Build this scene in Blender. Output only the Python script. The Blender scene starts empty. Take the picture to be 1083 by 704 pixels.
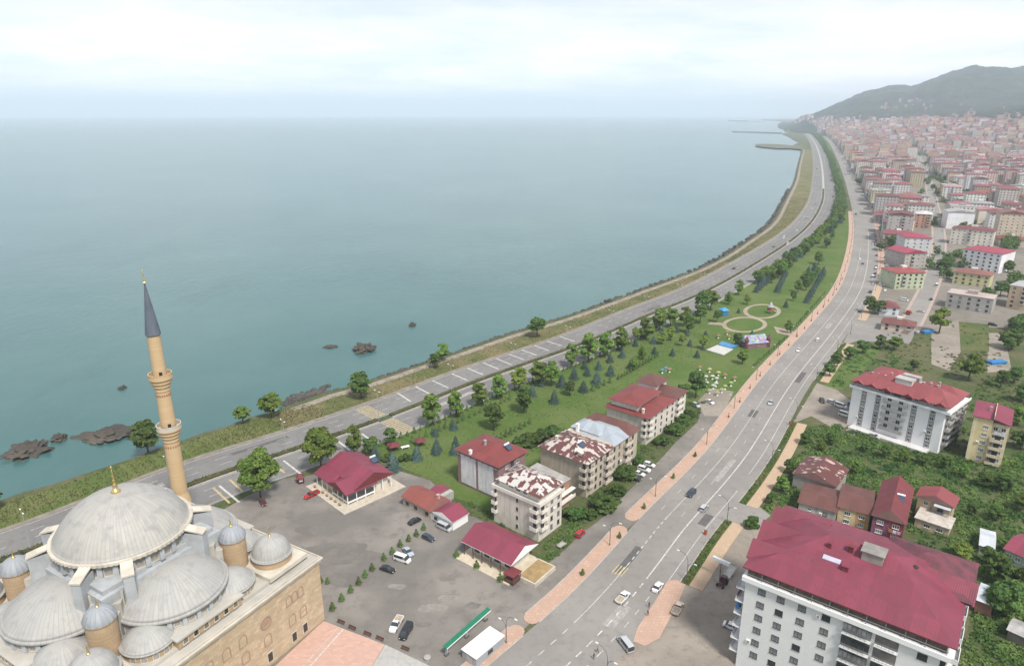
import bpy, math, random
import numpy as np
from mathutils import Vector, Matrix, noise

random.seed(7); rng = np.random.default_rng(7)
S = bpy.context.scene
COL = S.collection
R = math.radians
PI = math.pi
# ------------------------------------------------------------------ camera, sky, sun, exposure
FOC, PITCH, CAMH = 722.0, R(17.93), 120.0        # focal length in units of 1083-wide image, tilt down, height
cd = bpy.data.cameras.new('camera'); cam = bpy.data.objects.new('camera', cd); COL.objects.link(cam)
cd.sensor_width = 36; cd.lens = 36*FOC/1083; cd.clip_start = .5; cd.clip_end = 200000
cam.location = (0, 0, CAMH); cam.rotation_euler = (PI/2-PITCH, 0, 0); S.camera = cam
SUN_EL, SUN_AZ = R(55), R(150)                    # azimuth clockwise from +Y: sun stands behind and to the right of the camera
W = bpy.data.worlds.new('World'); S.world = W; W.use_nodes = True
nt = W.node_tree; nt.nodes.clear(); N = nt.nodes.new; L = nt.links.new
out = N('ShaderNodeOutputWorld'); bg = N('ShaderNodeBackground'); bg.inputs[1].default_value = .1
sky = N('ShaderNodeTexSky'); sky.sky_type = 'NISHITA'; sky.sun_disc = False
sky.sun_elevation = SUN_EL; sky.sun_rotation = SUN_AZ; sky.air_density = 1.3; sky.dust_density = 3.0
tc = N('ShaderNodeTexCoord'); sep = N('ShaderNodeSeparateXYZ'); L(tc.outputs['Generated'], sep.inputs[0])
def mth(op, a, b=None, c=None):
    n = N('ShaderNodeMath'); n.operation = op
    for i, v in enumerate((a, b, c)):
        if v is None: continue
        if isinstance(v, (int, float)): n.inputs[i].default_value = v
        else: L(v, n.inputs[i])
    return n.outputs[0]
zz = mth('MAXIMUM', sep.outputs[2], 0.0); zc = mth('ADD', zz, .11)
cx_ = mth('DIVIDE', sep.outputs[0], zc); cy_ = mth('DIVIDE', sep.outputs[1], zc)
cmb = N('ShaderNodeCombineXYZ'); L(cx_, cmb.inputs[0]); L(cy_, cmb.inputs[1])
n1 = N('ShaderNodeTexNoise'); n1.inputs['Scale'].default_value = .55; n1.inputs['Detail'].default_value = 7; n1.inputs['Roughness'].default_value = .58
L(cmb.outputs[0], n1.inputs['Vector'])
r1 = N('ShaderNodeMapRange'); r1.inputs[1].default_value = .40; r1.inputs[2].default_value = .62; L(n1.outputs[0], r1.inputs[0])
# a thin band of small cumulus above the horizon
sc2 = N('ShaderNodeVectorMath'); sc2.operation = 'MULTIPLY'; sc2.inputs[1].default_value = (9, 9, 30); L(tc.outputs['Generated'], sc2.inputs[0])
n2 = N('ShaderNodeTexNoise'); n2.inputs['Scale'].default_value = 1.0; n2.inputs['Detail'].default_value = 6; L(sc2.outputs[0], n2.inputs['Vector'])
band = mth('MULTIPLY', mth('SUBTRACT', 1.0, mth('ABSOLUTE', mth('DIVIDE', mth('SUBTRACT', sep.outputs[2], .062), .035))), 1.0)
band = mth('MAXIMUM', band, 0.0)
cum = N('ShaderNodeMapRange'); cum.inputs[1].default_value = .52; cum.inputs[2].default_value = .68; L(n2.outputs[0], cum.inputs[0])
cumf = mth('MULTIPLY', mth('MULTIPLY', cum.outputs[0], band), .55)
base = N('ShaderNodeMix'); base.data_type = 'RGBA'; base.inputs[0].default_value = .86
L(sky.outputs[0], base.inputs[6]); base.inputs[7].default_value = (5.4, 6.0, 7.15, 1)
cl = N('ShaderNodeMix'); cl.data_type = 'RGBA'; cl.inputs[7].default_value = (7.4, 7.1, 7.2, 1)
L(mth('MULTIPLY', r1.outputs[0], .85), cl.inputs[0]); L(base.outputs[2], cl.inputs[6])
cl2 = N('ShaderNodeMix'); cl2.data_type = 'RGBA'; cl2.inputs[7].default_value = (7.9, 7.7, 7.6, 1)
L(cumf, cl2.inputs[0]); L(cl.outputs[2], cl2.inputs[6])
hb_ = N('ShaderNodeMapRange'); hb_.inputs[1].default_value = 0; hb_.inputs[2].default_value = .22; hb_.inputs[3].default_value = 1.85; hb_.inputs[4].default_value = 1.0; L(zz, hb_.inputs[0])
gl_ = N('ShaderNodeVectorMath'); gl_.operation = 'SCALE'; L(cl2.outputs[2], gl_.inputs[0]); L(hb_.outputs[0], gl_.inputs['Scale'])
L(gl_.outputs[0], bg.inputs[0]); L(bg.outputs[0], out.inputs[0])
sd = bpy.data.lights.new('sun', 'SUN'); sd.energy = 3.9; sd.angle = R(10); sd.color = (1, .95, .88)
so = bpy.data.objects.new('sun', sd); COL.objects.link(so)
sv = Vector((math.sin(SUN_AZ)*math.cos(SUN_EL), math.cos(SUN_AZ)*math.cos(SUN_EL), math.sin(SUN_EL)))
so.rotation_euler = sv.to_track_quat('Z', 'Y').to_euler()
S.view_settings.view_transform = 'Standard'; S.view_settings.look = 'None'
S.view_settings.exposure = 0.33; S.view_settings.gamma = 1; S.view_settings.use_curve_mapping = False
S.cycles.use_denoising = True; S.cycles.max_bounces = 9; S.cycles.diffuse_bounces = 2; S.cycles.volume_bounces = 8
S.cycles.transparent_max_bounces = 8

# ------------------------------------------------------------------ survey: a pixel of the photo to a point of the ground at height z
CP, SP = math.cos(PITCH), math.sin(PITCH)
def P(x, y, z=0.0):
    u = (x-541.5)/FOC; v = (352-y)/FOC
    t = (z-CAMH)/(-SP+v*CP)
    return Vector((u*t, (CP+v*SP)*t, z))
def proj(p):
    d = p[1]*CP-(p[2]-CAMH)*SP; v = p[1]*SP+(p[2]-CAMH)*CP
    return 541.5+FOC*p[0]/d, 352-FOC*v/d
def height(bx, by, ty):
    p = P(bx, by); lo, hi = 0, 110
    for _ in range(50):
        m = (lo+hi)/2
        if proj((p.x, p.y, m))[1] > ty: lo = m
        else: hi = m
    return lo
RE = 6371000.0
def drop(x, y): return -(x*x+y*y)/(2*RE)

# ------------------------------------------------------------------ materials
MATS = {}
def mat(name, col, rough=.85, var=.18, scale=.5, detail=4, bump=0, spec=.3, metal=0, objcol=False, var2=0, scale2=.05, alpha=None):
    if name in MATS: return MATS[name]
    m = bpy.data.materials.new(name); m.use_nodes = True; t = m.node_tree; b = t.nodes['Principled BSDF']
    b.inputs['Roughness'].default_value = rough; b.inputs['Metallic'].default_value = metal
    b.inputs['Specular IOR Level'].default_value = spec
    n = t.nodes.new
    co = n('ShaderNodeTexCoord')
    nz = n('ShaderNodeTexNoise'); nz.inputs['Scale'].default_value = scale; nz.inputs['Detail'].default_value = detail
    t.links.new(co.outputs['Object'], nz.inputs['Vector'])
    mr = n('ShaderNodeMapRange'); mr.inputs[1].default_value = .3; mr.inputs[2].default_value = .7
    mr.inputs[3].default_value = 1-var; mr.inputs[4].default_value = 1+var; t.links.new(nz.outputs[0], mr.inputs[0])
    fac = mr.outputs[0]
    if var2:
        nb = n('ShaderNodeTexNoise'); nb.inputs['Scale'].default_value = scale2; nb.inputs['Detail'].default_value = 5
        t.links.new(co.outputs['Object'], nb.inputs['Vector'])
        mb = n('ShaderNodeMapRange'); mb.inputs[1].default_value = .3; mb.inputs[2].default_value = .7
        mb.inputs[3].default_value = 1-var2; mb.inputs[4].default_value = 1+var2; t.links.new(nb.outputs[0], mb.inputs[0])
        mm = n('ShaderNodeMath'); mm.operation = 'MULTIPLY'; t.links.new(fac, mm.inputs[0]); t.links.new(mb.outputs[0], mm.inputs[1]); fac = mm.outputs[0]
    vm = n('ShaderNodeVectorMath'); vm.operation = 'SCALE'; t.links.new(fac, vm.inputs['Scale'])
    if objcol:
        oi = n('ShaderNodeObjectInfo'); t.links.new(oi.outputs['Color'], vm.inputs[0])
    else: vm.inputs[0].default_value = col[:3]
    t.links.new(vm.outputs[0], b.inputs['Base Color'])
    if bump:
        bp = n('ShaderNodeBump'); bp.inputs['Strength'].default_value = bump; bp.inputs['Distance'].default_value = .3
        t.links.new(nz.outputs[0], bp.inputs['Height']); t.links.new(bp.outputs[0], b.inputs['Normal'])
    MATS[name] = m; return m
def nodes_of(m): return m.node_tree, m.node_tree.nodes['Principled BSDF'], m.node_tree.nodes.new
def mixrgb(t, fac, a, b):
    x = t.nodes.new('ShaderNodeMix'); x.data_type = 'RGBA'
    for i, v in ((0, fac), (6, a), (7, b)):
        if isinstance(v, tuple): x.inputs[i].default_value = (*v[:3], 1)
        elif isinstance(v, (int, float)): x.inputs[i].default_value = v
        else: t.links.new(v, x.inputs[i])
    return x.outputs[2]
def noise_fac(t, scale, lo, hi, detail=5, rough=.55, coord='Object', stretch=None):
    co = t.nodes.new('ShaderNodeTexCoord'); nz = t.nodes.new('ShaderNodeTexNoise')
    nz.inputs['Scale'].default_value = scale; nz.inputs['Detail'].default_value = detail; nz.inputs['Roughness'].default_value = rough
    src = co.outputs[coord]
    if stretch:
        v = t.nodes.new('ShaderNodeVectorMath'); v.operation = 'MULTIPLY'; v.inputs[1].default_value = stretch; t.links.new(src, v.inputs[0]); src = v.outputs[0]
    t.links.new(src, nz.inputs['Vector'])
    mr = t.nodes.new('ShaderNodeMapRange'); mr.inputs[1].default_value = lo; mr.inputs[2].default_value = hi; t.links.new(nz.outputs[0], mr.inputs[0])
    return mr.outputs[0]
def ground_mat(name, a, b, c, s1=.06, s2=.5, rough=.95, bump=.3, w=(.42, .6)):
    """three-tone ground: large patches of a and b, fine flecks of c"""
    if name in MATS: return MATS[name]
    m = mat(name, a, rough, spec=.15); t, bs, n = nodes_of(m)
    x = mixrgb(t, noise_fac(t, s1, w[0], w[1], 6), a, b)
    x = mixrgb(t, noise_fac(t, s2, .5, .75, 6, .7), x, c)
    t.links.new(x, bs.inputs['Base Color'])
    bp = n('ShaderNodeBump'); bp.inputs['Strength'].default_value = bump; bp.inputs['Distance'].default_value = .4
    t.links.new(noise_fac(t, 1.2, .2, .8, 6, .7), bp.inputs['Height']); t.links.new(bp.outputs[0], bs.inputs['Normal'])
    return m
def roof_mat(name, col, ribs=.45, strength=.5, stain=.22, stain_col=(.10, .06, .06), objcol=False, rust=None):
    """sheet or tile roof: ribs run down the slope (UV in metres), weathering in patches"""
    if name in MATS: return MATS[name]
    m = mat(name, col, .55, spec=.35); t, bs, n = nodes_of(m)
    uv = n('ShaderNodeTexCoord'); sp = n('ShaderNodeSeparateXYZ'); t.links.new(uv.outputs['UV'], sp.inputs[0])
    def mt(op, a, b):
        k = n('ShaderNodeMath'); k.operation = op
        for i, v in enumerate((a, b)):
            if isinstance(v, (int, float)): k.inputs[i].default_value = v
            elif v is not None: t.links.new(v, k.inputs[i])
        return k.outputs[0]
    wv = mt('SINE', mt('MULTIPLY', sp.outputs[0], 2*PI/ribs), None)
    if objcol:
        oi = n('ShaderNodeObjectInfo'); c = oi.outputs['Color']
    else: c = col
    # sheet to sheet variation
    bk = n('ShaderNodeTexBrick'); bk.inputs['Scale'].default_value = 1; bk.inputs['Brick Width'].default_value = 2.3; bk.inputs['Row Height'].default_value = 6.5
    bk.inputs['Mortar Size'].default_value = .02; bk.inputs['Color1'].default_value = (.84, .845, .85, 1); bk.inputs['Color2'].default_value = (1.12, 1.115, 1.11, 1); bk.inputs['Mortar'].default_value = (.72, .72, .72, 1)
    t.links.new(uv.outputs['UV'], bk.inputs['Vector'])
    mu = n('ShaderNodeMix'); mu.data_type = 'RGBA'; mu.blend_type = 'MULTIPLY'; mu.inputs[0].default_value = .8
    if isinstance(c, tuple): mu.inputs[6].default_value = (*c, 1)
    else: t.links.new(c, mu.inputs[6])
    t.links.new(bk.outputs[0], mu.inputs[7]); c = mu.outputs[2]
    c = mixrgb(t, mt('MULTIPLY', noise_fac(t, .35, .45, .75, 6, .65), stain*1.6), c, stain_col)
    if rust:
        b2 = n('ShaderNodeTexBrick'); b2.inputs['Scale'].default_value = 1; b2.inputs['Brick Width'].default_value = .85; b2.inputs['Row Height'].default_value = 1.9
        b2.inputs['Mortar Size'].default_value = 0; b2.inputs['Color1'].default_value = (0, 0, 0, 1); b2.inputs['Color2'].default_value = (1, 1, 1, 1); b2.inputs['Bias'].default_value = 0
        b2.offset = .37; t.links.new(uv.outputs['UV'], b2.inputs['Vector'])
        f = mt('ADD', mt('MULTIPLY', b2.outputs[0], .62), mt('MULTIPLY', noise_fac(t, .45, .3, .7, 3, .5), .62))
        mr = n('ShaderNodeMapRange'); mr.inputs[1].default_value = rust[0]; mr.inputs[2].default_value = rust[0]+.05; t.links.new(f, mr.inputs[0])
        c = mixrgb(t, mr.outputs[0], c, rust[1])
    t.links.new(c, bs.inputs['Base Color'])
    bp = n('ShaderNodeBump'); bp.inputs['Strength'].default_value = strength; bp.inputs['Distance'].default_value = .06
    t.links.new(wv, bp.inputs['Height']); t.links.new(bp.outputs[0], bs.inputs['Normal'])
    return m
def brick_mat(name, c1, c2, mortar, w, h, msize=.02, rough=.9, var=.25, vs=.4):
    if name in MATS: return MATS[name]
    m = mat(name, c1, rough, spec=.2); t, bs, n = nodes_of(m)
    uv = n('ShaderNodeTexCoord'); bk = n('ShaderNodeTexBrick'); bk.inputs['Scale'].default_value = 1
    bk.inputs['Brick Width'].default_value = w; bk.inputs['Row Height'].default_value = h; bk.inputs['Mortar Size'].default_value = msize
    bk.inputs['Color1'].default_value = (*c1, 1); bk.inputs['Color2'].default_value = (*c2, 1); bk.inputs['Mortar'].default_value = (*mortar, 1)
    t.links.new(uv.outputs['UV'], bk.inputs['Vector'])
    f = noise_fac(t, vs, .35, .7, 6, .65)
    c = mixrgb(t, f, bk.outputs[0], tuple(k*(1-var) for k in c2)); t.links.new(c, bs.inputs['Base Color'])
    return m
def rib_dome_mat(name, col, n_ribs, streak):
    """lead sheets: seams radiate from the dome's own axis (object origin), pale streaks between"""
    if name in MATS: return MATS[name]
    m = mat(name, col, .6, spec=.3); t, bs, n = nodes_of(m)
    co = n('ShaderNodeTexCoord'); sp = n('ShaderNodeSeparateXYZ'); t.links.new(co.outputs['Object'], sp.inputs[0])
    at = n('ShaderNodeMath'); at.operation = 'ARCTAN2'; t.links.new(sp.outputs[1], at.inputs[0]); t.links.new(sp.outputs[0], at.inputs[1])
    ml = n('ShaderNodeMath'); ml.operation = 'MULTIPLY'; ml.inputs[1].default_value = n_ribs/(2*PI); t.links.new(at.outputs[0], ml.inputs[0])
    fr = n('ShaderNodeMath'); fr.operation = 'FRACT'; t.links.new(ml.outputs[0], fr.inputs[0])
    pp = n('ShaderNodeMath'); pp.operation = 'PINGPONG'; pp.inputs[1].default_value = .5; t.links.new(fr.outputs[0], pp.inputs[0])
    ln = n('ShaderNodeMapRange'); ln.inputs[1].default_value = 0; ln.inputs[2].default_value = .14; t.links.new(pp.outputs[0], ln.inputs[0])
    # sheet-wise tint: noise over (rib number, height)
    fl = n('ShaderNodeMath'); fl.operation = 'FLOOR'; t.links.new(ml.outputs[0], fl.inputs[0])
    zf = n('ShaderNodeMath'); zf.operation = 'MULTIPLY'; zf.inputs[1].default_value = .22; t.links.new(sp.outputs[2], zf.inputs[0])
    cb = n('ShaderNodeCombineXYZ'); t.links.new(fl.outputs[0], cb.inputs[0]); t.links.new(zf.outputs[0], cb.inputs[1])
    nz = n('ShaderNodeTexNoise'); nz.inputs['Scale'].default_value = .8; nz.inputs['Detail'].default_value = 3; t.links.new(cb.outputs[0], nz.inputs['Vector'])
    mr = n('ShaderNodeMapRange'); mr.inputs[1].default_value = .35; mr.inputs[2].default_value = .65; t.links.new(nz.outputs[0], mr.inputs[0])
    c = mixrgb(t, mr.outputs[0], col, streak)
    c = mixrgb(t, noise_fac(t, .5, .5, .75, 5), c, tuple(k*.8 for k in col))
    c = mixrgb(t, ln.outputs[0], tuple(k*.89 for k in col), c)
    t.links.new(c, bs.inputs['Base Color'])
    bp = n('ShaderNodeBump'); bp.inputs['Strength'].default_value = .3; bp.inputs['Distance'].default_value = .10; bp.invert = True
    t.links.new(ln.outputs[0], bp.inputs['Height']); t.links.new(bp.outputs[0], bs.inputs['Normal'])
    return m
GLASS = mat('window_glass', (.035, .042, .05), .12, .3, .7, spec=.6)
CURT = mat('curtain_glass', (.20, .21, .22), .25, .4, .6, spec=.5)
PVC = mat('white_pvc', (.78, .78, .77), .5, .04)
DARKFR = mat('dark_frame', (.06, .06, .065), .5, .1)
CONC = mat('concrete', (.36, .35, .33), .9, .15, .6, var2=.12, scale2=.1)
METAL = mat('lamp_metal', (.12, .125, .13), .5, .1)
GOLD = mat('gilt', (.75, .55, .22), .3, .1, metal=.9)
WHITEP = mat('white_paint', (.80, .80, .79), .6, .05, .3)
TYRE = mat('tyre', (.02, .02, .02), .9, .1)
RAIL = mat('railing', (.22, .23, .24), .5, .1)

# ------------------------------------------------------------------ mesh builder
class MB:
    def __init__(s): s.v = []; s.f = []; s.m = []
    def add(s, vs, fs, mi=0):
        o = len(s.v); s.v += [tuple(p) for p in vs]
        for f in fs: s.f.append([o+i for i in f]); s.m.append(mi)
        return s
    def box(s, x0, x1, y0, y1, z0, z1, mi=0, top=None):
        s.add([(x0,y0,z0),(x1,y0,z0),(x1,y1,z0),(x0,y1,z0),(x0,y0,z1),(x1,y0,z1),(x1,y1,z1),(x0,y1,z1)],
              [(0,3,2,1),(0,1,5,4),(1,2,6,5),(2,3,7,6),(3,0,4,7)], mi)
        o = len(s.v)-4; s.f.append([o, o+1, o+2, o+3]); s.m.append(mi if top is None else top); return s
    def obox(s, c, ax, L, Wd, z0, z1, mi=0):
        """box along the direction ax (2-D) with length L, width Wd"""
        d = Vector((ax[0], ax[1])).normalized(); q = Vector((-d.y, d.x)); c = Vector((c[0], c[1]))
        p = [c-d*L/2-q*Wd/2, c+d*L/2-q*Wd/2, c+d*L/2+q*Wd/2, c-d*L/2+q*Wd/2]
        return s.prism([(k.x, k.y) for k in p], z0, z1, mi)
    def prism(s, poly, z0, z1, mi=0, top=None):
        n = len(poly)
        if sum(poly[i][0]*poly[(i+1) % n][1]-poly[(i+1) % n][0]*poly[i][1] for i in range(n)) < 0: poly = poly[::-1]
        o = len(s.v); s.v += [(p[0], p[1], z0) for p in poly]+[(p[0], p[1], z1) for p in poly]
        for i in range(n): j = (i+1) % n; s.f.append([o+i, o+j, o+n+j, o+n+i]); s.m.append(mi)
        s.f.append([o+n+i for i in range(n)]); s.m.append(mi if top is None else top)
        s.f.append([o+i for i in reversed(range(n))]); s.m.append(mi); return s
    def lathe(s, prof, n=24, c=(0, 0), a0=0, a1=2*PI, mi=0, cap=True):
        full = abs(a1-a0) > 6.28; k = n if full else n+1; o = len(s.v)
        for r, z in prof:
            for i in range(k):
                a = a0+(a1-a0)*i/n; s.v.append((c[0]+r*math.cos(a), c[1]+r*math.sin(a), z))
        for j in range(len(prof)-1):
            for i in range(n):
                i2 = (i+1) % k if full else i+1
                s.f.append([o+j*k+i, o+j*k+i2, o+(j+1)*k+i2, o+(j+1)*k+i]); s.m.append(mi)
        return s
    def tube(s, p0, p1, r0, r1=None, n=6, mi=0):
        r1 = r0 if r1 is None else r1; p0 = Vector(p0); p1 = Vector(p1); d = (p1-p0).normalized()
        a = d.orthogonal().normalized(); b = d.cross(a); o = len(s.v)
        for p, r in ((p0, r0), (p1, r1)):
            for i in range(n): t = 2*PI*i/n; s.v.append(tuple(p+a*r*math.cos(t)+b*r*math.sin(t)))
        for i in range(n): j = (i+1) % n; s.f.append([o+i, o+j, o+n+j, o+n+i]); s.m.append(mi)
        s.f.append([o+n+i for i in range(n)]); s.m.append(mi); s.f.append([o+i for i in reversed(range(n))]); s.m.append(mi); return s
    def mesh(s, name, mats, smooth=False, uv=True):
        me = bpy.data.meshes.new(name); me.from_pydata(s.v, [], s.f); me.update()
        for m in (mats if isinstance(mats, (list, tuple)) else [mats]): me.materials.append(m)
        me.polygons.foreach_set('material_index', s.m)
        if smooth: me.polygons.foreach_set('use_smooth', [True]*len(s.f))
        if uv:
            ul = me.uv_layers.new(name='UVMap'); nl = len(me.loops); nv = len(me.vertices)
            co = np.empty(nv*3); me.vertices.foreach_get('co', co); co = co.reshape(-1, 3)
            li = np.empty(nl, int); me.loops.foreach_get('vertex_index', li)
            pn = np.empty(len(me.polygons)*3); me.polygons.foreach_get('normal', pn); pn = pn.reshape(-1, 3)
            lt = np.empty(len(me.polygons), int); me.polygons.foreach_get('loop_total', lt)
            ln = np.repeat(pn, lt, axis=0); pc = co[li]
            t = np.stack([-ln[:, 1], ln[:, 0], np.zeros(nl)], 1); tl = np.linalg.norm(t, axis=1, keepdims=True)
            flat = tl[:, 0] < .02; t = t/np.maximum(tl, 1e-6); t[flat] = (1, 0, 0)
            b = np.cross(ln, t)
            ul.data.foreach_set('uv', np.stack([(pc*t).sum(1), (pc*b).sum(1)], 1).ravel())
        return me
    def build(s, name, mats, parent=None, loc=(0, 0, 0), rz=0, smooth=False, uv=True):
        return link(name, s.mesh(name, mats, smooth, uv), parent, loc, rz)
def link(name, me, parent=None, loc=(0, 0, 0), rz=0):
    o = bpy.data.objects.new(name, me); COL.objects.link(o); o.location = loc; o.rotation_euler = (0, 0, rz)
    if parent is not None: o.parent = parent
    return o
def tag(o, label=None, cat=None, group=None, kind=None):
    if label: o['label'] = label
    if cat: o['category'] = cat
    if group: o['group'] = group
    if kind: o['kind'] = kind
    return o
def thing(name, label, cat, loc=(0, 0, 0), rz=0, group=None):
    return tag(link(name, None, None, loc, rz), label, cat, group)
KIDS = {}
def dup(root, loc, rz=0, scale=None, label=None, group=None):
    def cp(o, par):
        c = o.copy(); COL.objects.link(c)
        if par is not None: c.parent = par
        ks = KIDS.get(o.name)
        if ks is None: ks = KIDS[o.name] = [k for k in o.children]
        for k in ks: cp(k, c)
        return c
    r = cp(root, None); r.location = loc; r.rotation_euler = (0, 0, rz)
    if scale is not None: r.scale = scale if isinstance(scale, (tuple, list)) else (scale,)*3
    if label: r['label'] = label
    if group: r['group'] = group
    return r
ORD = ('first second third fourth fifth sixth seventh eighth ninth tenth eleventh twelfth thirteenth fourteenth fifteenth sixteenth seventeenth '
       'eighteenth nineteenth twentieth').split()
TENS = {2: 'twenty', 3: 'thirty', 4: 'forty', 5: 'fifty', 6: 'sixty', 7: 'seventy', 8: 'eighty', 9: 'ninety'}
def ordn(i):
    i += 1
    if i <= 20: return ORD[i-1]
    if i == 100: return 'hundredth'
    if i > 100: return ('hundred-and-' if i < 200 else 'two-hundred-and-')+ordn(i % 100-1) if i % 100 else 'two-hundredth'
    if i % 10 == 0: return TENS[i//10 % 10][:-1]+'ieth'
    return TENS[i//10 % 10]+'-'+ORD[i % 10-1]

# ------------------------------------------------------------------ curves
def spline(pts, step=6.0):
    pts = [Vector((p[0], p[1])) for p in pts]; out = []
    ext = [pts[0]*2-pts[1]]+pts+[pts[-1]*2-pts[-2]]
    for i in range(1, len(ext)-2):
        p0, p1, p2, p3 = ext[i-1:i+3]; t0 = 0; t1 = t0+max(1e-3, (p1-p0).length)**.5; t2 = t1+max(1e-3, (p2-p1).length)**.5; t3 = t2+max(1e-3, (p3-p2).length)**.5
        n = max(2, int((p2-p1).length/step))
        for k in range(n):
            t = t1+(t2-t1)*k/n
            a1 = p0*((t1-t)/(t1-t0))+p1*((t-t0)/(t1-t0)); a2 = p1*((t2-t)/(t2-t1))+p2*((t-t1)/(t2-t1)); a3 = p2*((t3-t)/(t3-t2))+p3*((t-t2)/(t3-t2))
            b1 = a1*((t2-t)/(t2-t0))+a2*((t-t0)/(t2-t0)); b2 = a2*((t3-t)/(t3-t1))+a3*((t-t1)/(t3-t1))
            out.append(b1*((t2-t)/(t2-t1))+b2*((t-t1)/(t2-t1)))
    out.append(pts[-1]); return out
class Path:
    def __init__(s, pts, step=6.0, smooth=3):
        q = spline(pts, step)
        for _ in range(smooth): q = [q[0]]+[(q[i-1]+q[i]*2+q[i+1])/4 for i in range(1, len(q)-1)]+[q[-1]]
        s.p = q; s.s = [0.0]
        for a, b in zip(q, q[1:]): s.s.append(s.s[-1]+(b-a).length)
        s.L = s.s[-1]; s.arr = np.array([(a.x, a.y) for a in q]); s.sa = np.array(s.s)
    def at(s, d, off=0.0):
        """point at arc length d, off metres to the right; returns (x, y), tangent"""
        i = int(np.clip(np.searchsorted(s.sa, d)-1, 0, len(s.p)-2)); a, b = s.p[i], s.p[i+1]; k = (d-s.s[i])/max(1e-6, s.s[i+1]-s.s[i])
        t = (b-a).normalized()
        i0, i2 = max(0, i-1), min(len(s.p)-1, i+2); t = (t*2+(s.p[i2]-s.p[i0]).normalized()).normalized()
        return a+(b-a)*k+Vector((t.y, -t.x))*off, t
    def near(s, p):
        """arc length and signed offset (right positive) of a point"""
        d = s.arr-np.array((p[0], p[1])); i = int(np.argmin((d*d).sum(1))); best = None
        for j in (i-1, i):
            if j < 0 or j > len(s.p)-2: continue
            a, b = s.p[j], s.p[j+1]; ab = b-a; ap = Vector((p[0], p[1]))-a; k = max(0, min(1, ap.dot(ab)/ab.length_squared)); f = a+ab*k
            e = (Vector((p[0], p[1]))-f).length; sg = 1 if ab.x*ap.y-ab.y*ap.x < 0 else -1
            if best is None or e < best[0]: best = (e, s.s[j]+k*ab.length, sg*e)
        return best[1], best[2]
    def strip(s, mb, o0, o1, z, d0=0, d1=None, step=5.0, mi=0, z1=None):
        d1 = s.L if d1 is None else d1; n = max(1, int((d1-d0)/step)); o = len(mb.v)
        f0 = o0 if callable(o0) else (lambda d: o0); f1 = o1 if callable(o1) else (lambda d: o1)
        for i in range(n+1):
            d = d0+(d1-d0)*i/n
            a, _ = s.at(d, f0(d)); b, _ = s.at(d, f1(d)); mb.v += [(a.x, a.y, z), (b.x, b.y, z if z1 is None else z1)]
        for i in range(n): mb.f.append([o+2*i, o+2*i+1, o+2*i+3, o+2*i+2]); mb.m.append(mi)
    def wall(s, mb, o0, o1, z0, z1, d0, d1, step=5.0, mi=0):
        """solid strip (a kerb, a raised walk): box section swept along the path"""
        n = max(1, int((d1-d0)/step)); o = len(mb.v)
        for i in range(n+1):
            d = d0+(d1-d0)*i/n; a, _ = s.at(d, o0); b, _ = s.at(d, o1); mb.v += [(a.x, a.y, z0), (a.x, a.y, z1), (b.x, b.y, z1), (b.x, b.y, z0)]
        for i in range(n):
            k = o+4*i
            for q in ((0, 1, 5, 4), (1, 2, 6, 5), (2, 3, 7, 6)): mb.f.append([k+q[0], k+q[1], k+q[2], k+q[3]]); mb.m.append(mi)
        mb.f.append([o, o+3, o+2, o+1]); mb.m.append(mi); k = o+4*n; mb.f.append([k, k+1, k+2, k+3]); mb.m.append(mi)
from mathutils.geometry import tessellate_polygon
def sheet(name, pts, z, m, parent=None, kind='structure'):
    v = [Vector((p[0], p[1], z)) for p in pts]; fs = []
    for f in tessellate_polygon([v]):
        a, b, c = (v[i] for i in f); fs.append(f if (b-a).cross(c-a).z > 0 else f[::-1])
    mb = MB().add(v, fs); o = mb.build(name, m, parent)
    if kind: o['kind'] = kind
    return o
def pix(*pts): return [P(*p) for p in pts]
def inside(p, poly):
    c = False; n = len(poly); x, y = p[0], p[1]
    for i in range(n):
        a, b = poly[i], poly[i-1]
        if (a[1] > y) != (b[1] > y) and x < (b[0]-a[0])*(y-a[1])/(b[1]-a[1])+a[0]: c = not c
    return c

MED = Path([P(*p) for p in [(-330, 700), (-150, 648), (0, 594), (51.7, 576), (200, 513), (323, 472), (418, 438), (507, 402.5), (619, 362.6), (680, 336), (740, 311.5), (799, 279), (848.5, 245), (868, 217.5), (870.5, 190), (867, 165), (861, 150), (853, 141), (842, 135)]], 8)
BOU = Path([P(*p) for p in [(430, 790), (510, 706), (579, 653.5), (663, 564), (676, 548), (744.6, 480), (805, 400), (856, 345), (889, 303), (902, 258.6), (902, 229), (895, 196), (886, 170), (876, 150), (868, 142)]], 8)
def MS(x, y): return MED.near(P(x, y))[0]
def BS(x, y): return BOU.near(P(x, y))[0]
# ------------------------------------------------------------------ setting: sea, land, hills
def sea_mesh():
    mb = MB(); rad = [0]+[60*1.16**i for i in range(45)]; rad = [r for r in rad if r < 42000]+[42000]; n = 96
    mb.v.append((0, 0, -2.2))
    for r in rad[1:]:
        for i in range(n): a = 2*PI*i/n; mb.v.append((r*math.cos(a), r*math.sin(a), -2.2+drop(r, 0)))
    for i in range(n): mb.f.append([0, 1+i, 1+(i+1) % n]); mb.m.append(0)
    for j in range(len(rad)-2):
        for i in range(n): i2 = (i+1) % n; mb.f.append([1+j*n+i, 1+(j+1)*n+i, 1+(j+1)*n+i2, 1+j*n+i2]); mb.m.append(0)
    return mb
m = mat('sea_water', (.045, .15, .165), .22, spec=.5); t, bs, n = nodes_of(m)
c = mixrgb(t, noise_fac(t, .006, .35, .7, 5, .6), (.046, .118, .113), (.072, .152, .143))
c = mixrgb(t, noise_fac(t, .02, .55, .8, 4, .6, stretch=(1, .35, 1)), c, (.042, .104, .101))
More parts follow.
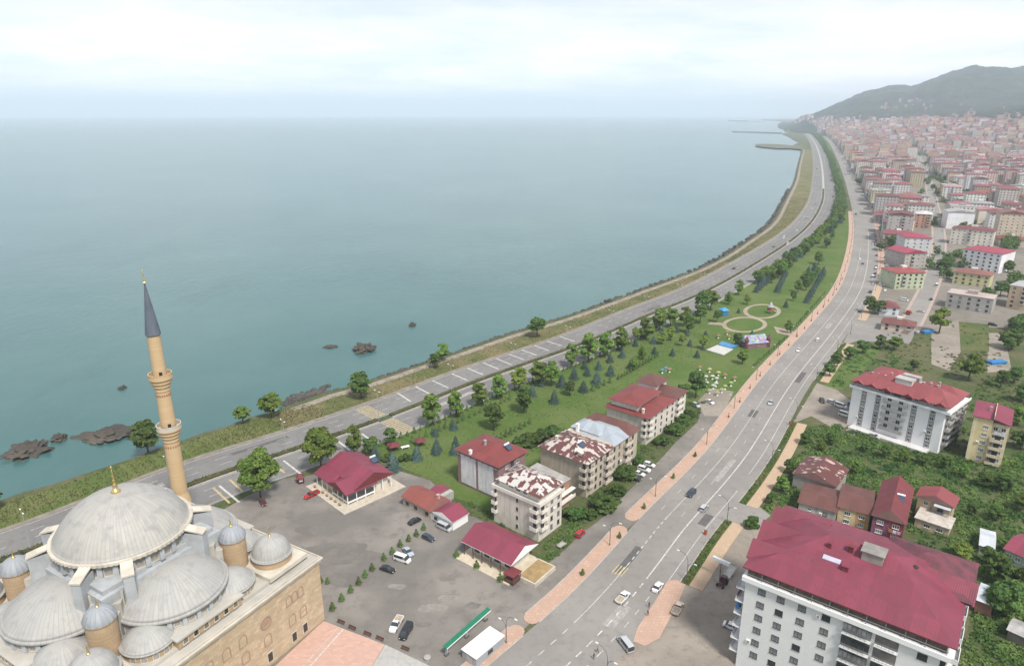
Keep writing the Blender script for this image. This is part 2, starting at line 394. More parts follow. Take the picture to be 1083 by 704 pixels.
t.links.new(c, bs.inputs['Base Color']); bs.inputs['IOR'].default_value = 1.33
bp = n('ShaderNodeBump'); bp.inputs['Strength'].default_value = .35; bp.inputs['Distance'].default_value = .5
t.links.new(noise_fac(t, .16, .2, .8, 8, .62, stretch=(1, .55, 1)), bp.inputs['Height']); t.links.new(bp.outputs[0], bs.inputs['Normal'])
tag(sea_mesh().build('sea', m, smooth=True, uv=False), kind='structure')

COAST_PX = [(-420, 660), (-200, 600), (-60, 553), (0, 529), (81, 504), (139, 484), (194, 465), (239, 450), (300, 431), (347, 414), (403, 399), (457, 381), (507, 363.5), (560, 347), (619, 328), (645, 319), (680, 306), (713, 294), (751, 279), (793, 253), (808, 243), (818, 233), (829, 214), (835, 203), (841, 190), (844, 177), (847, 165)]
coast = spline([P(*p) for p in COAST_PX], 6)
coast += [Vector((P(*p).x, P(*p).y)) for p in [(848, 157.5), (840, 153), (846, 150.5), (840, 147.5), (834, 144), (828, 141.5), (832, 138), (840, 134.6), (846, 131.5), (848, 129.5), (838, 128.2), (820, 127.0), (806, 126.4)]]
land = [(v.x+rng.normal(0, .5), v.y+rng.normal(0, .5)) for v in coast]
far_end = [(6200, 12500), (14000, 14500), (16000, 6000), (14000, -600), (400, -600), (-420, -160)]
LAND = land+far_end
GRASSY = ground_mat('land_ground', (.060, .085, .028), (.105, .105, .050), (.17, .14, .095), .05, .6)
mb = MB(); top = [Vector((p[0], p[1], 0)) for p in LAND]
fs = [f if (top[f[1]]-top[f[0]]).cross(top[f[2]]-top[f[0]]).z > 0 else f[::-1] for f in tessellate_polygon([top])]
mb.add(top, fs)
k = len(land); o = len(mb.v)
for i in range(k):                                # foreshore: falls to the water and on below it
    a = Vector(land[max(0, i-1)]); b = Vector(land[min(k-1, i+1)]); t_ = (b-a).normalized(); nn = Vector((-t_.y, t_.x))
    q = Vector(land[i]); w = 3.0+1.2*noise.noise(Vector((q.x*.05, q.y*.05, 0)))
    mb.v += [(q.x, q.y, 0), (q.x+nn.x*w, q.y+nn.y*w, -2.4), (q.x+nn.x*(w+9), q.y+nn.y*(w+9), -16)]
for i in range(k-1):
    for j in range(2): mb.f.append([o+3*i+j, o+3*i+3+j, o+3*i+4+j, o+3*i+1+j]); mb.m.append(1)
SHORE = ground_mat('shore_ground', (.16, .145, .12), (.09, .08, .07), (.05, .048, .045), .15, .8)
tag(mb.build('ground', [GRASSY, SHORE]), kind='structure')

# hills inland: one height field, ridge line seen from the camera as a run of bearings and heights
RIDGE = [(780, 0), (818, 0), (835, 8), (848, 60), (876, 175), (911, 305), (943, 365), (959, 352), (981, 410), (1000, 470), (1003, 470), (1012, 492), (1022, 500), (1034, 478), (1057, 462), (1083, 482), (1180, 540), (1330, 560), (1600, 520)]
RIDGE2 = [(780, 0), (900, 0), (925, 30), (950, 55), (985, 85), (1020, 108), (1060, 140), (1083, 155), (1180, 230), (1600, 300)]
rx = [p[0] for p in RIDGE]; rh = [p[1] for p in RIDGE]; r2x = [p[0] for p in RIDGE2]; r2h = [p[1] for p in RIDGE2]
def sstep(a, b, x): t = np.clip((x-a)/(b-a), 0, 1); return t*t*(3-2*t)
def hill_h(x, y):
    d = math.hypot(x, y); px = 541.5+FOC*x/max(1, y)/math.cos(PITCH)*1.0
    A = np.interp(px, rx, rh); B = np.interp(px, r2x, r2h)
    nz = noise.fractal(Vector((x/700, y/700, 3)), .9, 2.1, 6)
    h1 = A*(sstep(3600, 7200, d)*.96+.0)+A*.16*nz*sstep(3800, 5200, d)*(1-sstep(6400, 7000, d))
    h1 *= 1-.35*sstep(7600, 10500, d)
    h2 = B*sstep(2300, 4300, d)*(1-sstep(4500, 6200, d)*.75)*(1+.25*nz)
    return float(max(h1, h2)) + ((3*nz+13*noise.fractal(Vector((x/95, y/95, 7)), .8, 2.2, 3)*sstep(10, 60, max(h1, h2))) if max(A, B) > 20 and d > 2600 else 0)
HPX = np.concatenate([np.linspace(800, 1090, 330), np.linspace(1095, 1560, 60)]); HD = np.concatenate([np.linspace(2300, 7600, 200), np.linspace(7800, 11500, 14)])
mb = MB()
for d in HD:
    for px in HPX:
        a = math.atan((px-541.5)/FOC*math.cos(PITCH)); x, y = d*math.sin(a), d*math.cos(a); h = hill_h(x, y)
        mb.v.append((x, y, h-5+drop(x, y)-(30 if h < 1.5 else 0)))
nx = len(HPX)
for j in range(len(HD)-1):
    for i in range(nx-1): mb.f.append([j*nx+i, j*nx+i+1, (j+1)*nx+i+1, (j+1)*nx+i]); mb.m.append(0)
HILLM = ground_mat('hill_woods', (.012, .028, .018), (.030, .050, .030), (.085, .09, .065), .004, .011, bump=0, w=(.4, .62))
t, bs, n = nodes_of(HILLM)
bp = [x for x in t.nodes if x.type == 'BUMP'][0]; bp.inputs['Strength'].default_value = .9; bp.inputs['Distance'].default_value = 12
t.links.new(noise_fac(t, .02, .2, .8, 7, .7), bp.inputs['Height'])
tag(mb.build('hills', HILLM, smooth=True, uv=False), kind='structure')

# piers and spits of the harbour far along the shore
def spit(name, px, w, h, m, label):
    mb = MB(); q = [P(*p) for p in px]
    for a, b in zip(q, q[1:]): mb.obox(((a.x+b.x)/2, (a.y+b.y)/2), (b.x-a.x, b.y-a.y), (b-a).length+w*.6, w, -6, h+rng.uniform(0, .12))
    return tag(mb.build(name, m), label, 'breakwater')
spit('breakwater', [(778, 139.3), (803, 139.9), (828, 140.8)], 42, 4, CONC, 'long thin stone breakwater reaching from the far shore, nearer of two')
spit('breakwater', [(773, 127.9), (790, 128.1), (808, 128.0)], 70, 7, CONC, 'faint far breakwater at the foot of the headland')
SPITM = ground_mat('spit_ground', (.09, .10, .05), (.16, .14, .10), (.2, .18, .15), .02, .1)
sheet('spit_land', pix((849, 158.5), (836, 157.2), (822, 157.2), (805, 155.6), (798, 154.0), (800, 152.8), (809, 152.4), (822, 153.0), (838, 154.2), (849, 154.6)), 1.2, SPITM)

# ------------------------------------------------------------------ roads
ASPH = ground_mat('asphalt', (.170, .165, .158), (.20, .195, .185), (.138, .134, .128), .03, .35, .9, .12)
ASPH2 = ground_mat('boulevard_asphalt', (.225, .211, .195), (.262, .246, .227), (.185, .174, .161), .04, .4, .9, .12)
PAINT = mat('road_paint', (.46, .45, .43), .8, .35, 1.5)
YPAINT = mat('yellow_road_paint', (.42, .34, .19), .8, .35, 1.2)
KERB = mat('kerb_stone', (.36, .34, .31), .9, .15, .8)
PINK = brick_mat('pink_paving', (.43, .285, .21), (.50, .345, .265), (.35, .235, .178), 1.0, 1.0, .05, .9, .22, .25)
TAN = brick_mat('tan_paving', (.42, .30, .20), (.47, .35, .245), (.35, .25, .17), 1.0, 1.0, .05, .9, .14, .25)
DIRT = ground_mat('dirt_lot', (.235, .205, .17), (.29, .255, .215), (.17, .15, .125), .07, .45, .95, .3)
LAWN = ground_mat('park_lawn', (.068, .122, .024), (.102, .142, .040), (.15, .142, .066), .045, .5, .95, .4)
ROUGHG = ground_mat('rough_grass', (.060, .095, .025), (.115, .12, .045), (.17, .155, .075), .06, .55, .95, .5)
DRY = ground_mat('dry_verge', (.17, .145, .07), (.09, .11, .035), (.23, .20, .125), .05, .5, .95, .5)
GREENV = ground_mat('green_verge', (.085, .125, .030), (.13, .145, .05), (.18, .155, .08), .06, .6, .95, .5)
cl = Path([(v.x, v.y) for v in coast[:-11]], 10, 0)
d_end = MED.L
# verge between highway and shore: green near the mosque, drier further on
def coast_off(d):
    q, t_ = MED.at(d); nrm = Vector((-t_.y, t_.x)); best = 37
    e = cl.arr-np.array((q.x, q.y)); al = e@np.array((t_.x, t_.y)); pe = e@np.array((nrm.x, nrm.y)); ok = (np.abs(al) < 14) & (pe > 8)
    if ok.any(): best = float(pe[ok].min())
    return -max(21.0, best-2.0)
SV0 = MS(325, 470); VERGE_END = MS(861, 158)
mb = MB(); MED.strip(mb, coast_off, -19.0, .03, 0, SV0, 6); tag(mb.build('coast_verge', GREENV), kind='structure')
mb = MB(); MED.strip(mb, coast_off, -19.0, .035, SV0, VERGE_END, 8); tag(mb.build('coast_verge', DRY), kind='structure')
mb = MB(); MED.strip(mb, lambda d: coast_off(d), lambda d: coast_off(d)+4.2, .06, MS(350, 458), VERGE_END, 5)
tag(mb.build('shore_rubble', ground_mat('rubble_band', (.30, .26, .21), (.22, .19, .155), (.12, .105, .09), .2, .9)), kind='structure')
mb = MB(); MED.strip(mb, -17.0, -1.6, .05); tag(mb.build('coast_road', ASPH), kind='structure')
mb = MB(); MED.strip(mb, 1.6, 17.2, .05); tag(mb.build('coast_road', ASPH), kind='structure')
mb = MB(); MED.wall(mb, -19.2, -17.0, -.3, .14, 0, d_end, 8); tag(mb.build('road_shoulder', mat('shoulder_dirt', (.21, .185, .155), .95, .25, .3)), kind='structure')
mb = MB(); MED.wall(mb, -1.75, 1.75, -.3, .20, 0, MS(396, 444), 6); MED.wall(mb, -1.75, 1.75, -.3, .20, MS(411, 439), d_end, 8)
tag(mb.build('median_kerb', KERB), kind='structure')
mb = MB(); MED.wall(mb, 17.2, 17.7, -.3, .16, MS(350, 470), d_end, 8); tag(mb.build('road_kerb', KERB), kind='structure')
mb = MB()
for o in (-16.4, -2.3, 2.3, 16.3): MED.strip(mb, o-.11, o+.11, .085, 0, MS(868, 200), 10)
def dashes(path, mb, off, d0, d1, on, gap, z=.085, w=.2, mi=0):
    d = d0
    while d < d1: path.strip(mb, off-w/2, off+w/2, z, d, min(d+on, d1), 3, mi); d += on+gap
for o in (-11.7, -7.0, 7.0, 11.7): dashes(MED, mb, o, 0, MS(868, 200), 4.2, 7.2)
# rumble bars across the seaward carriageway
for a, b in [((419.7, 415), (434.5, 424.7)), ((439.5, 408.7), (455.7, 417.3)), ((457.5, 402.5), (474.3, 410.2)), ((477.9, 395.2), (495, 402.5)), ((494.4, 389.2), (511, 396.3)), ((511, 383.6), (527.5, 390.4)), ((524.6, 378.9), (540.8, 385.7)), ((538.2, 374.5), (554.1, 380.4)), ((551.2, 369.7), (567.4, 375.6)), ((564.5, 365), (580.7, 370.9)), ((577.8, 360.6), (594, 365.6)), ((591, 355.5), (607.3, 360.9)),
             ((232, 513.5), (253, 531)), ((300, 487), (318, 501)), ((357, 466), (370, 476)), ((383, 458.6), (394, 467))]:
    A, B = P(*a), P(*b); mb.obox(((A.x+B.x)/2, (A.y+B.y)/2), (B.x-A.x, B.y-A.y), (B-A).length, .75, .06, .09)
tag(mb.build('road_markings', PAINT), kind='structure')
mb = MB(); dc = MS(403, 441.5)
for o in list(np.arange(-15.4, -2.6, 1.45))+list(np.arange(3.0, 16.2, 1.45)): MED.strip(mb, o, o+.7, .09, dc-3.4, dc+3.4, 3)
for a, b in [((226, 516), (243, 532)), ((289, 490), (301, 500)), ((243, 507), (257, 520))]:
    A, B = P(*a), P(*b); mb.obox(((A.x+B.x)/2, (A.y+B.y)/2), (B.x-A.x, B.y-A.y), (B-A).length, .7, .06, .092)
tag(mb.build('crosswalk_markings', YPAINT), kind='structure')

# boulevard: offset 0 is its park-side kerb
mb = MB(); BOU.strip(mb, -.2, 21.2, .055); tag(mb.build('boulevard', ASPH2), kind='structure')
mb = MB()
bx0, bx1 = BS(640, 590), BS(673, 551)
for o, d0, d1 in [(6.6, BS(590, 642), BS(640, 588)), (6.6, BS(685, 540), BS(900, 262)), (13.4, BS(500, 712), BS(545, 672)), (13.4, bx0, BS(900, 240)), (18.6, BS(640, 588), BS(720, 500)), (18.2, BS(735, 485), BS(880, 315))]:
    BOU.strip(mb, o-.10-(.08 if o == 13.4 else 0), o+.10+(.08 if o == 13.4 else 0), .09, d0, d1, 5)
dashes(BOU, mb, 10, BS(690, 535), BS(900, 262), 3, 9, .09, .13); dashes(BOU, mb, 3.3, BS(690, 535), BS(900, 262), 3, 9, .09, .13)
dashes(BOU, mb, 6.6, BS(500, 712), BS(590, 642), 2.2, 2.4, .09, .22); dashes(BOU, mb, 13.4, BS(545, 672), bx0, 2.2, 2.0, .09, .34); dashes(BOU, mb, 17, BS(500, 712), BS(640, 588), 2.2, 3.4, .09, .2)
dashes(BOU, mb, 6.6, BS(640, 588), BS(685, 540), 1.6, 1.4, .09, .3)
tag(mb.build('road_markings', PAINT), kind='structure')
mb = MB(); dm = BS(632, 596)
for i in range(4): BOU.strip(mb, 4.4+i*.9, 4.75+i*.9, .092, dm-1.2, dm+3.0, 3)
tag(mb.build('crosswalk_markings', YPAINT), kind='structure')
# park-side walk (pink islands) and land-side walk with planting strip
WALKS = [(BS(566, 655), BS(664, 563)), (BS(675, 549), BS(893, 296)), (BS(893, 296), BS(903, 224)), (BS(470, 745), BS(556, 674))]
for a, b in WALKS:
    mb = MB(); BOU.wall(mb, -4.6, -.2, -.3, .17, a, b, 4); 
    for e_ in (a, b):
        q_, _t = BOU.at(e_, -2.4); mb.prism([(q_.x+2.15*math.cos(.5236*i_), q_.y+2.15*math.sin(.5236*i_)) for i_ in range(12)], -.3, .163)
    tag(mb.build('sidewalk', PINK), kind='structure')
    mb = MB(); BOU.wall(mb, -.2, .08, -.3, .19, a, b, 4); BOU.wall(mb, -4.85, -4.6, -.3, .185, a, b, 4); tag(mb.build('kerb', KERB), kind='structure')
RW = [(BS(585, 647)+62.5-62.5, 0)]
def RS(x, y): return BOU.near(P(x, y))[0]
RWALK = [(RS(713, 613), RS(763, 548)), (RS(777, 530), RS(838, 446)), (RS(866, 403), RS(892, 363)), (RS(906, 338), RS(928, 300)), (RS(930, 290), RS(928, 215))]
for i, (a, b) in enumerate(RWALK):
    mb = MB(); BOU.wall(mb, 21.2, 21.5, -.3, .19, a, b, 4); tag(mb.build('kerb', KERB), kind='structure')
    if i < 3: mb = MB(); BOU.strip(mb, 21.5, 23.9, .12, a, b, 4); tag(mb.build('planting_strip', ROUGHG), kind='structure')
    mb = MB(); BOU.wall(mb, 23.9 if i < 3 else 21.5, 27.6 if i < 3 else 26.0, -.3, .17, a, b, 4); tag(mb.build('sidewalk', TAN if i < 4 else PINK), kind='structure')
sheet('sidewalk', pix((706, 614), (714, 613), (726, 616), (716, 640), (697, 675), (682, 683), (670, 678), (674, 664), (690, 640)), .10, PINK)
# car park, service road, dirt lots
LOT = ground_mat('lot_asphalt', (.165, .152, .138), (.235, .215, .192), (.135, .125, .113), .045, .22, .95, .2)
sheet('car_park', pix((225, 545), (262, 524), (300, 506), (345, 500), (420, 497), (455, 508), (475, 528), (520, 545), (545, 572), (562, 604), (590, 588), (618, 562), (640, 545), (664, 520), (702, 482), (728, 452), (738, 424), (752, 410), (770, 418), (764, 446), (757, 458), (690, 528), (672, 552), (660, 562), (572, 648), (480, 735), (300, 790), (150, 700)), .03, LOT)
sheet('dirt_lot', pix((713, 618), (765, 550), (790, 535), (806, 545), (802, 600), (776, 720), (620, 720), (668, 660)), .035, DIRT)
sheet('side_street', pix((763, 549), (777, 529), (800, 533), (815, 545), (802, 556)), .075, ASPH2)
sheet('parking_apron', pix((838, 448), (864, 405), (885, 412), (918, 438), (905, 462), (880, 452), (858, 440)), .07, DIRT)
sheet('side_street', pix((890, 366), (904, 339), (925, 335), (962, 348), (958, 362), (905, 361)), .07, ASPH2)
ST = Path([P(*p) for p in [(952, 362), (962, 344), (972, 326), (984, 300), (990, 280), (993, 258), (992, 240), (987, 215), (981, 190), (973, 170), (962, 155), (948, 146)]], 10)
mb = MB(); ST.strip(mb, -4.6, 4.6, .065); tag(mb.build('town_street', ASPH2), kind='structure')
for sg in (-1, 1):
    mb = MB(); ST.wall(mb, sg*4.6, sg*6.4, -.3, .17, 25, ST.L, 8); tag(mb.build('sidewalk', mat('grey_pink_walk', (.36, .29, .25), .9, .2, .5)), kind='structure')
# ground of the town: pale earth and paving between the blocks
TOWN = ground_mat('town_ground', (.185, .163, .138), (.225, .203, .178), (.11, .12, .07), .02, .15, .95, .2)
tp = [BOU.at(d, 21.4)[0] for d in np.linspace(RS(900, 352), BOU.L, 60)]
sheet('town_ground', [(p.x, p.y) for p in tp]+[(P(1000, 140).x+900, P(1000, 140).y), (4200, 2600), (1200, 330), (420, 250), tuple(P(1083, 345)[:2]), tuple(P(960, 350)[:2])], .02, TOWN)
# empty plots right of the street
sheet('bare_plot', pix((985, 350), (1014, 338), (1016, 372), (1004, 392), (985, 385)), .045, DIRT)
sheet('bare_plot', pix((1045, 352), (1062, 352), (1070, 392), (1044, 394)), .045, DIRT)
sheet('rough_plot', pix((1014, 340), (1046, 343), (1046, 372), (1016, 370)), .05, ROUGHG)
# park lawn and paths
lawn = [MED.at(d, 17.8)[0] for d in np.linspace(MS(395, 475), MS(886, 205), 70)]+[BOU.at(d, -4.8)[0] for d in np.linspace(BS(903, 230), BS(762, 452), 60)]
sheet('park_lawn', [(p.x, p.y) for p in lawn]+[tuple(P(*q)[:2]) for q in [(752, 410), (738, 424), (728, 440), (700, 462), (640, 500), (570, 540), (520, 548), (475, 526), (455, 506), (418, 492)]], .025, LAWN)
belt0, belt1 = MS(886, 205), MED.L-200
bl = [MED.at(d, 17.8)[0] for d in np.linspace(belt0, belt1, 40)]
br_ = [BOU.at(BOU.near(q)[0], -4.8)[0] for q in bl]
sheet('green_belt', [(p.x, p.y) for p in bl]+[(p.x, p.y) for p in reversed(br_)], .028, LAWN)
PATHM = ground_mat('park_path_sand', (.30, .25, .19), (.35, .30, .23), (.22, .19, .14), .1, .6)
def ring(cx, cy, rx_, ry_, w):
    mb = MB(); c0 = P(cx, cy); a = P(cx+rx_, cy); b = P(cx, cy-ry_); ax = (a-c0).length; n = 40; by = abs((b-c0).y)
    o = len(mb.v)
    for i in range(n):
        t_ = 2*PI*i/n
        for k_ in (0, w): mb.v.append((c0.x+(ax-k_)*math.cos(t_)+(by-k_)*.35*math.sin(t_), c0.y+(by-k_)*math.sin(t_), .055))
    for i in range(n): j = (i+1) % n; mb.f.append([o+2*i, o+2*j, o+2*j+1, o+2*i+1]); mb.m.append(0)
    return tag(mb.build('park_path', PATHM), kind='structure')
ring(787.5, 343, 24, 8, 2.6); ring(806, 329, 20, 7.5, 2.6).location.z = .012
sheet('park_path', pix((822, 352), (840, 356), (846, 352), (838, 350), (818, 345)), .09, PATHM)
sheet('park_path', pix((752, 340), (768, 342), (768, 344.5), (748, 343)), .09, PATHM)
sheet('worn_patch', pix((738, 424), (752, 410), (776, 414), (764, 440), (745, 440)), .06, DIRT)
# gardens round the apartment houses
GARD = ground_mat('garden_ground', (.048, .080, .022), (.085, .10, .04), (.15, .13, .085), .09, .6)
for q in ([(470, 522), (522, 540), (540, 560), (545, 575), (528, 560), (490, 540)], [(558, 592), (612, 540), (622, 552), (600, 578), (572, 602)], [(600, 540), (640, 505), (690, 462), (702, 478), (664, 512), (640, 543), (618, 556)], [(690, 462), (726, 425), (744, 424), (738, 446), (712, 470)]):
    sheet('garden', pix(*q), .05+.006*len(bpy.data.objects) % .03, GARD)
sheet('garden', pix((792, 535), (800, 520), (845, 452), (905, 445), (1003, 480), (1083, 470), (1200, 520), (1330, 720), (1000, 760), (1030, 640), (960, 560), (830, 545)), .045, GARD)
sheet('garden', pix((868, 412), (893, 370), (925, 362), (930, 372), (905, 402), (890, 412)), .06, LAWN)
# repairs and oil-dark patches in the road surfaces
PATCHA = mat('asphalt_repair', (.105, .102, .098), .95, .2, .8); PATCHB = mat('old_asphalt_repair', (.30, .285, .265), .95, .2, .8)
for pth, spots in ((BOU, [(600, 640, 12.2, 3, 9), (640, 600, 4.8, 2.2, 14), (700, 540, 15.5, 2.6, 7), (730, 500, 9.5, 2, 18), (790, 440, 5, 3, 8), (820, 400, 14, 2.4, 16), (860, 345, 8, 2.5, 12)]), (MED, [(150, 540, -9, 2.6, 12), (260, 495, -13, 2, 22), (330, 480, 9, 3, 10), (470, 430, 6, 2.4, 20), (590, 372, 12, 3, 14), (690, 332, -8, 3, 20)])):
    for k_, (x, y, o_, w_, l_) in enumerate(spots):
        mb = MB(); d_ = pth.near(P(x, y))[0]; pth.strip(mb, o_, o_+w_, .066, d_, d_+l_, 4); tag(mb.build('road_patch', PATCHA if k_ % 3 else PATCHB), kind='structure')
def blot(name, cx, cy, r, m, z, sq=.5):
    c_ = P(cx, cy); a0_ = rng.uniform(0, 6); sheet(name, [(c_.x+r*(1+.45*noise.noise(Vector((math.cos(t_)*1.3+a0_, math.sin(t_)*1.3, cx))))*math.cos(t_), c_.y+r*sq*(1+.45*noise.noise(Vector((math.cos(t_)*1.3, a0_, math.sin(t_)*1.3))))*math.sin(t_)) for t_ in np.linspace(0, 2*PI, 26)[:-1]], z, m)
PALEB = ground_mat('pale_rubble_patch', (.255, .240, .215), (.215, .20, .178), (.165, .153, .138), .3, 1.2); DARKB = ground_mat('oil_dark_patch', (.152, .141, .128), (.185, .170, .153), (.135, .126, .115), .2, .9)
for k_, (x, y, r_, m_) in enumerate([(458, 643, 3.2, PALEB), (474, 632, 2.2, PALEB), (448, 660, 1.6, DARKB), (472, 612, 1.8, DARKB), (360, 585, 9, DARKB), (372, 612, 6, DARKB), (420, 620, 2, PALEB), (395, 560, 1.5, DARKB), (500, 640, 1.8, DARKB), (330, 560, 4, DARKB), (440, 700, 2.5, PALEB), (540, 620, 2.2, DARKB)]): blot('lot_patch', x, y, r_*1.2, m_, .052+.0015*k_)
# courtyard terrace beside the mosque
sheet('courtyard_paving', pix((342, 657), (407, 682), (372, 740), (200, 790)), .25, brick_mat('courtyard_tiles', (.45, .285, .225), (.54, .36, .29), (.37, .24, .195), 1.2, .6, .03, .9, .14, .3))
sheet('courtyard_concrete', pix((407.5, 682), (470, 712), (440, 745), (372, 741)), .27, ground_mat('courtyard_slab', (.37, .36, .34), (.42, .41, .385), (.29, .28, .265), .2, .9))
mb = MB()
A, B = P(363, 665, .25), P(300, 735, .25); mb.obox(((A.x+B.x)/2, (A.y+B.y)/2), (B.x-A.x, B.y-A.y), (B-A).length, .28, .2, .27)
A, B = P(358, 663, .25), P(294, 733, .25); mb.obox(((A.x+B.x)/2, (A.y+B.y)/2), (B.x-A.x, B.y-A.y), (B-A).length, .16, .2, .27)
tag(mb.build('courtyard_markings', PAINT), kind='structure')

# ------------------------------------------------------------------ air: haze round the camera and the whole scene
hz_m = bpy.data.materials.new('haze'); hz_m.use_nodes = True; t = hz_m.node_tree; t.nodes.clear()
o_ = t.nodes.new('ShaderNodeOutputMaterial'); v_ = t.nodes.new('ShaderNodeVolumePrincipled')
v_.inputs['Color'].default_value = (.80, .90, 1.0, 1); v_.inputs['Density'].default_value = 1.02e-4; v_.inputs['Anisotropy'].default_value = 0.0
t.links.new(v_.outputs[0], o_.inputs['Volume'])
hb = MB().box(-43000, 43000, -43000, 43000, -150, 640).build('haze', hz_m, uv=False); tag(hb, kind='stuff')
# ------------------------------------------------------------------ building kit
class Frame:
    """rectangle from three surveyed corners O, X, Y (counter-clockwise seen from above) at height z"""
    def __init__(s, O, X, Y, z, lx=None, ly=None):
        o, a, b = P(*O, z), P(*X, z), P(*Y, z); u, v = a-o, b-o
        s.lx, s.ly = lx or u.length, ly or v.length
        au = math.atan2(u.y, u.x); av = math.atan2(v.y, v.x)-PI/2
        d = (av-au+PI) % (2*PI)-PI; wu, wv = u.length, v.length
        s.ang = au+d*wv/(wu+wv); s.o = Vector((o.x, o.y, 0)); s.z = z
    def w(s, x, y, z=0): return s.o+Vector((x*math.cos(s.ang)-y*math.sin(s.ang), x*math.sin(s.ang)+y*math.cos(s.ang), z))
WIN = {}
ACU = MB().box(-.42, .42, -.34, .03, -.3, .3).box(-.25, .25, -.352, -.343, -.22, .22, 1).mesh('air_conditioner', [WHITEP, RAIL])
def window_mesh(w, h, style='pvc', mull=1, curt=False):
    k = (round(w, 2), round(h, 2), style, mull, curt)
    if k not in WIN:
        mb = MB(); f = .07; d = .07
        mb.box(-w/2, w/2, -d, .05, -h/2, -h/2+f); mb.box(-w/2, w/2, -d, .05, h/2-f, h/2)
        mb.box(-w/2, -w/2+f, -d, .05, -h/2+f, h/2-f); mb.box(w/2-f, w/2, -d, .05, -h/2+f, h/2-f)
        for i in range(mull): x = -w/2+w*(i+1)/(mull+1); mb.box(x-.035, x+.035, -d, .05, -h/2+f, h/2-f)
        mb.box(-w/2+f, w/2-f, -.025, .05, -h/2+f, h/2-f, 1)
        mb.box(-w/2-.06, w/2+.06, -.14, .05, -h/2-.08, -h/2-.003)
        WIN[k] = mb.mesh('window', [PVC if style == 'pvc' else DARKFR, CURT if curt else GLASS])
    return WIN[k]
FACE = {'y0': (0, lambda u, f: (u, 0)), 'x0': (-PI/2, lambda u, f: (0, u)), 'x1': (PI/2, lambda u, f: (f[0], u)), 'y1': (PI, lambda u, f: (u, f[1]))}
def on_face(par, dims, face, u, z, me, name='window', inset=0):
    rz, fn = FACE[face]; x, y = fn(u, dims)
    if inset:
        if face == 'y0': y += inset
        if face == 'x0': x += inset
        if face == 'x1': x -= inset
        if face == 'y1': y -= inset
    return link(name, me, par, (x, y, z), rz)
def windows(par, dims, face, us, zs, w=1.3, h=1.35, style='pvc', mull=1, curt=.3, inset=0, skip=()):
    for i, u in enumerate(us):
        for j, z in enumerate(zs):
            if (i, j) in skip: continue
            if rng.random() < .07: on_face(par, dims, face, u+w*.5+.65, z-.2, ACU, 'air_conditioner', inset)
            on_face(par, dims, face, u, z, window_mesh(w, h, style, mull, rng.random() < curt), inset=inset)
def balcony_mesh(w, d, solid, m1, m2, h=1.0, door=True):
    mb = MB(); mb.box(-w/2, w/2, -d, .04, -.18, 0)
    if solid:
        mb.box(-w/2, w/2, -d, -d+.1, .003, h, 1); mb.box(-w/2, -w/2+.1, -d+.103, .04, .003, h, 1); mb.box(w/2-.1, w/2, -d+.103, .04, .003, h, 1)
    else:
        for z in (.35, .65, h): mb.box(-w/2, w/2, -d, -d+.05, z-.05, z, 1); mb.box(-w/2, -w/2+.05, -d+.053, .04, z-.05, z, 1); mb.box(w/2-.05, w/2, -d+.053, .04, z-.05, z, 1)
        k = max(2, int(w/.9))
        for i in range(k+1): x = -w/2+.03+(w-.06)*i/k; mb.box(x-.02, x+.02, -d+.005, -d+.045, .003, h-.053, 1)
    if door: mb.box(-min(w*.24, .8), min(w*.24, .8), -.05, .04, .003, 2.05, 2)
    return mb.mesh('balcony', [m1, m2, GLASS])
def balconies(par, dims, face, u, zs, w, d, solid=True, m1=CONC, m2=None, h=1.0, door=True):
    me = balcony_mesh(w, d, solid, m1, m2 or m1, h, door)
    return [on_face(par, dims, face, u, z, me, 'balcony') for z in zs]
def hip(mb, x0, x1, y0, y1, z, rise, oh=.6, th=.18, mi=0, ms=1, ridge=None, gable=None):
    """hip (or gable='x'/'y' along the ridge) roof as a closed solid: slopes mi, edges and soffit ms"""
    x0 -= oh; x1 += oh; y0 -= oh; y1 += oh; w, d = x1-x0, y1-y0
    if gable == 'x' or (gable is None and w >= d):
        e = 0 if gable else (d/2 if ridge is None else ridge); a, b = (x0+e, (y0+y1)/2, z+rise), (x1-e, (y0+y1)/2, z+rise)
        tops = [((0, 1, 5, 4)), ((1, 2, 5)), ((2, 3, 4, 5)), ((3, 0, 4))]
    else:
        e = 0 if gable else (w/2 if ridge is None else ridge); a, b = ((x0+x1)/2, y0+e, z+rise), ((x0+x1)/2, y1-e, z+rise)
        tops = [((0, 1, 4)), ((1, 2, 5, 4)), ((2, 3, 5)), ((3, 0, 4, 5))]
    c = [(x0, y0, z), (x1, y0, z), (x1, y1, z), (x0, y1, z)]
    o = len(mb.v); mb.v += c+[a, b]+[(p[0], p[1], z-th) for p in c]
    for k, f in enumerate(tops): mb.f.append([o+i for i in f]); mb.m.append(ms if (gable and len(f) == 3) else mi)
    for i in range(4): j = (i+1) % 4; mb.f.append([o+6+i, o+6+j, o+j, o+i]); mb.m.append(ms)
    mb.f.append([o+9, o+8, o+7, o+6]); mb.m.append(ms); return mb
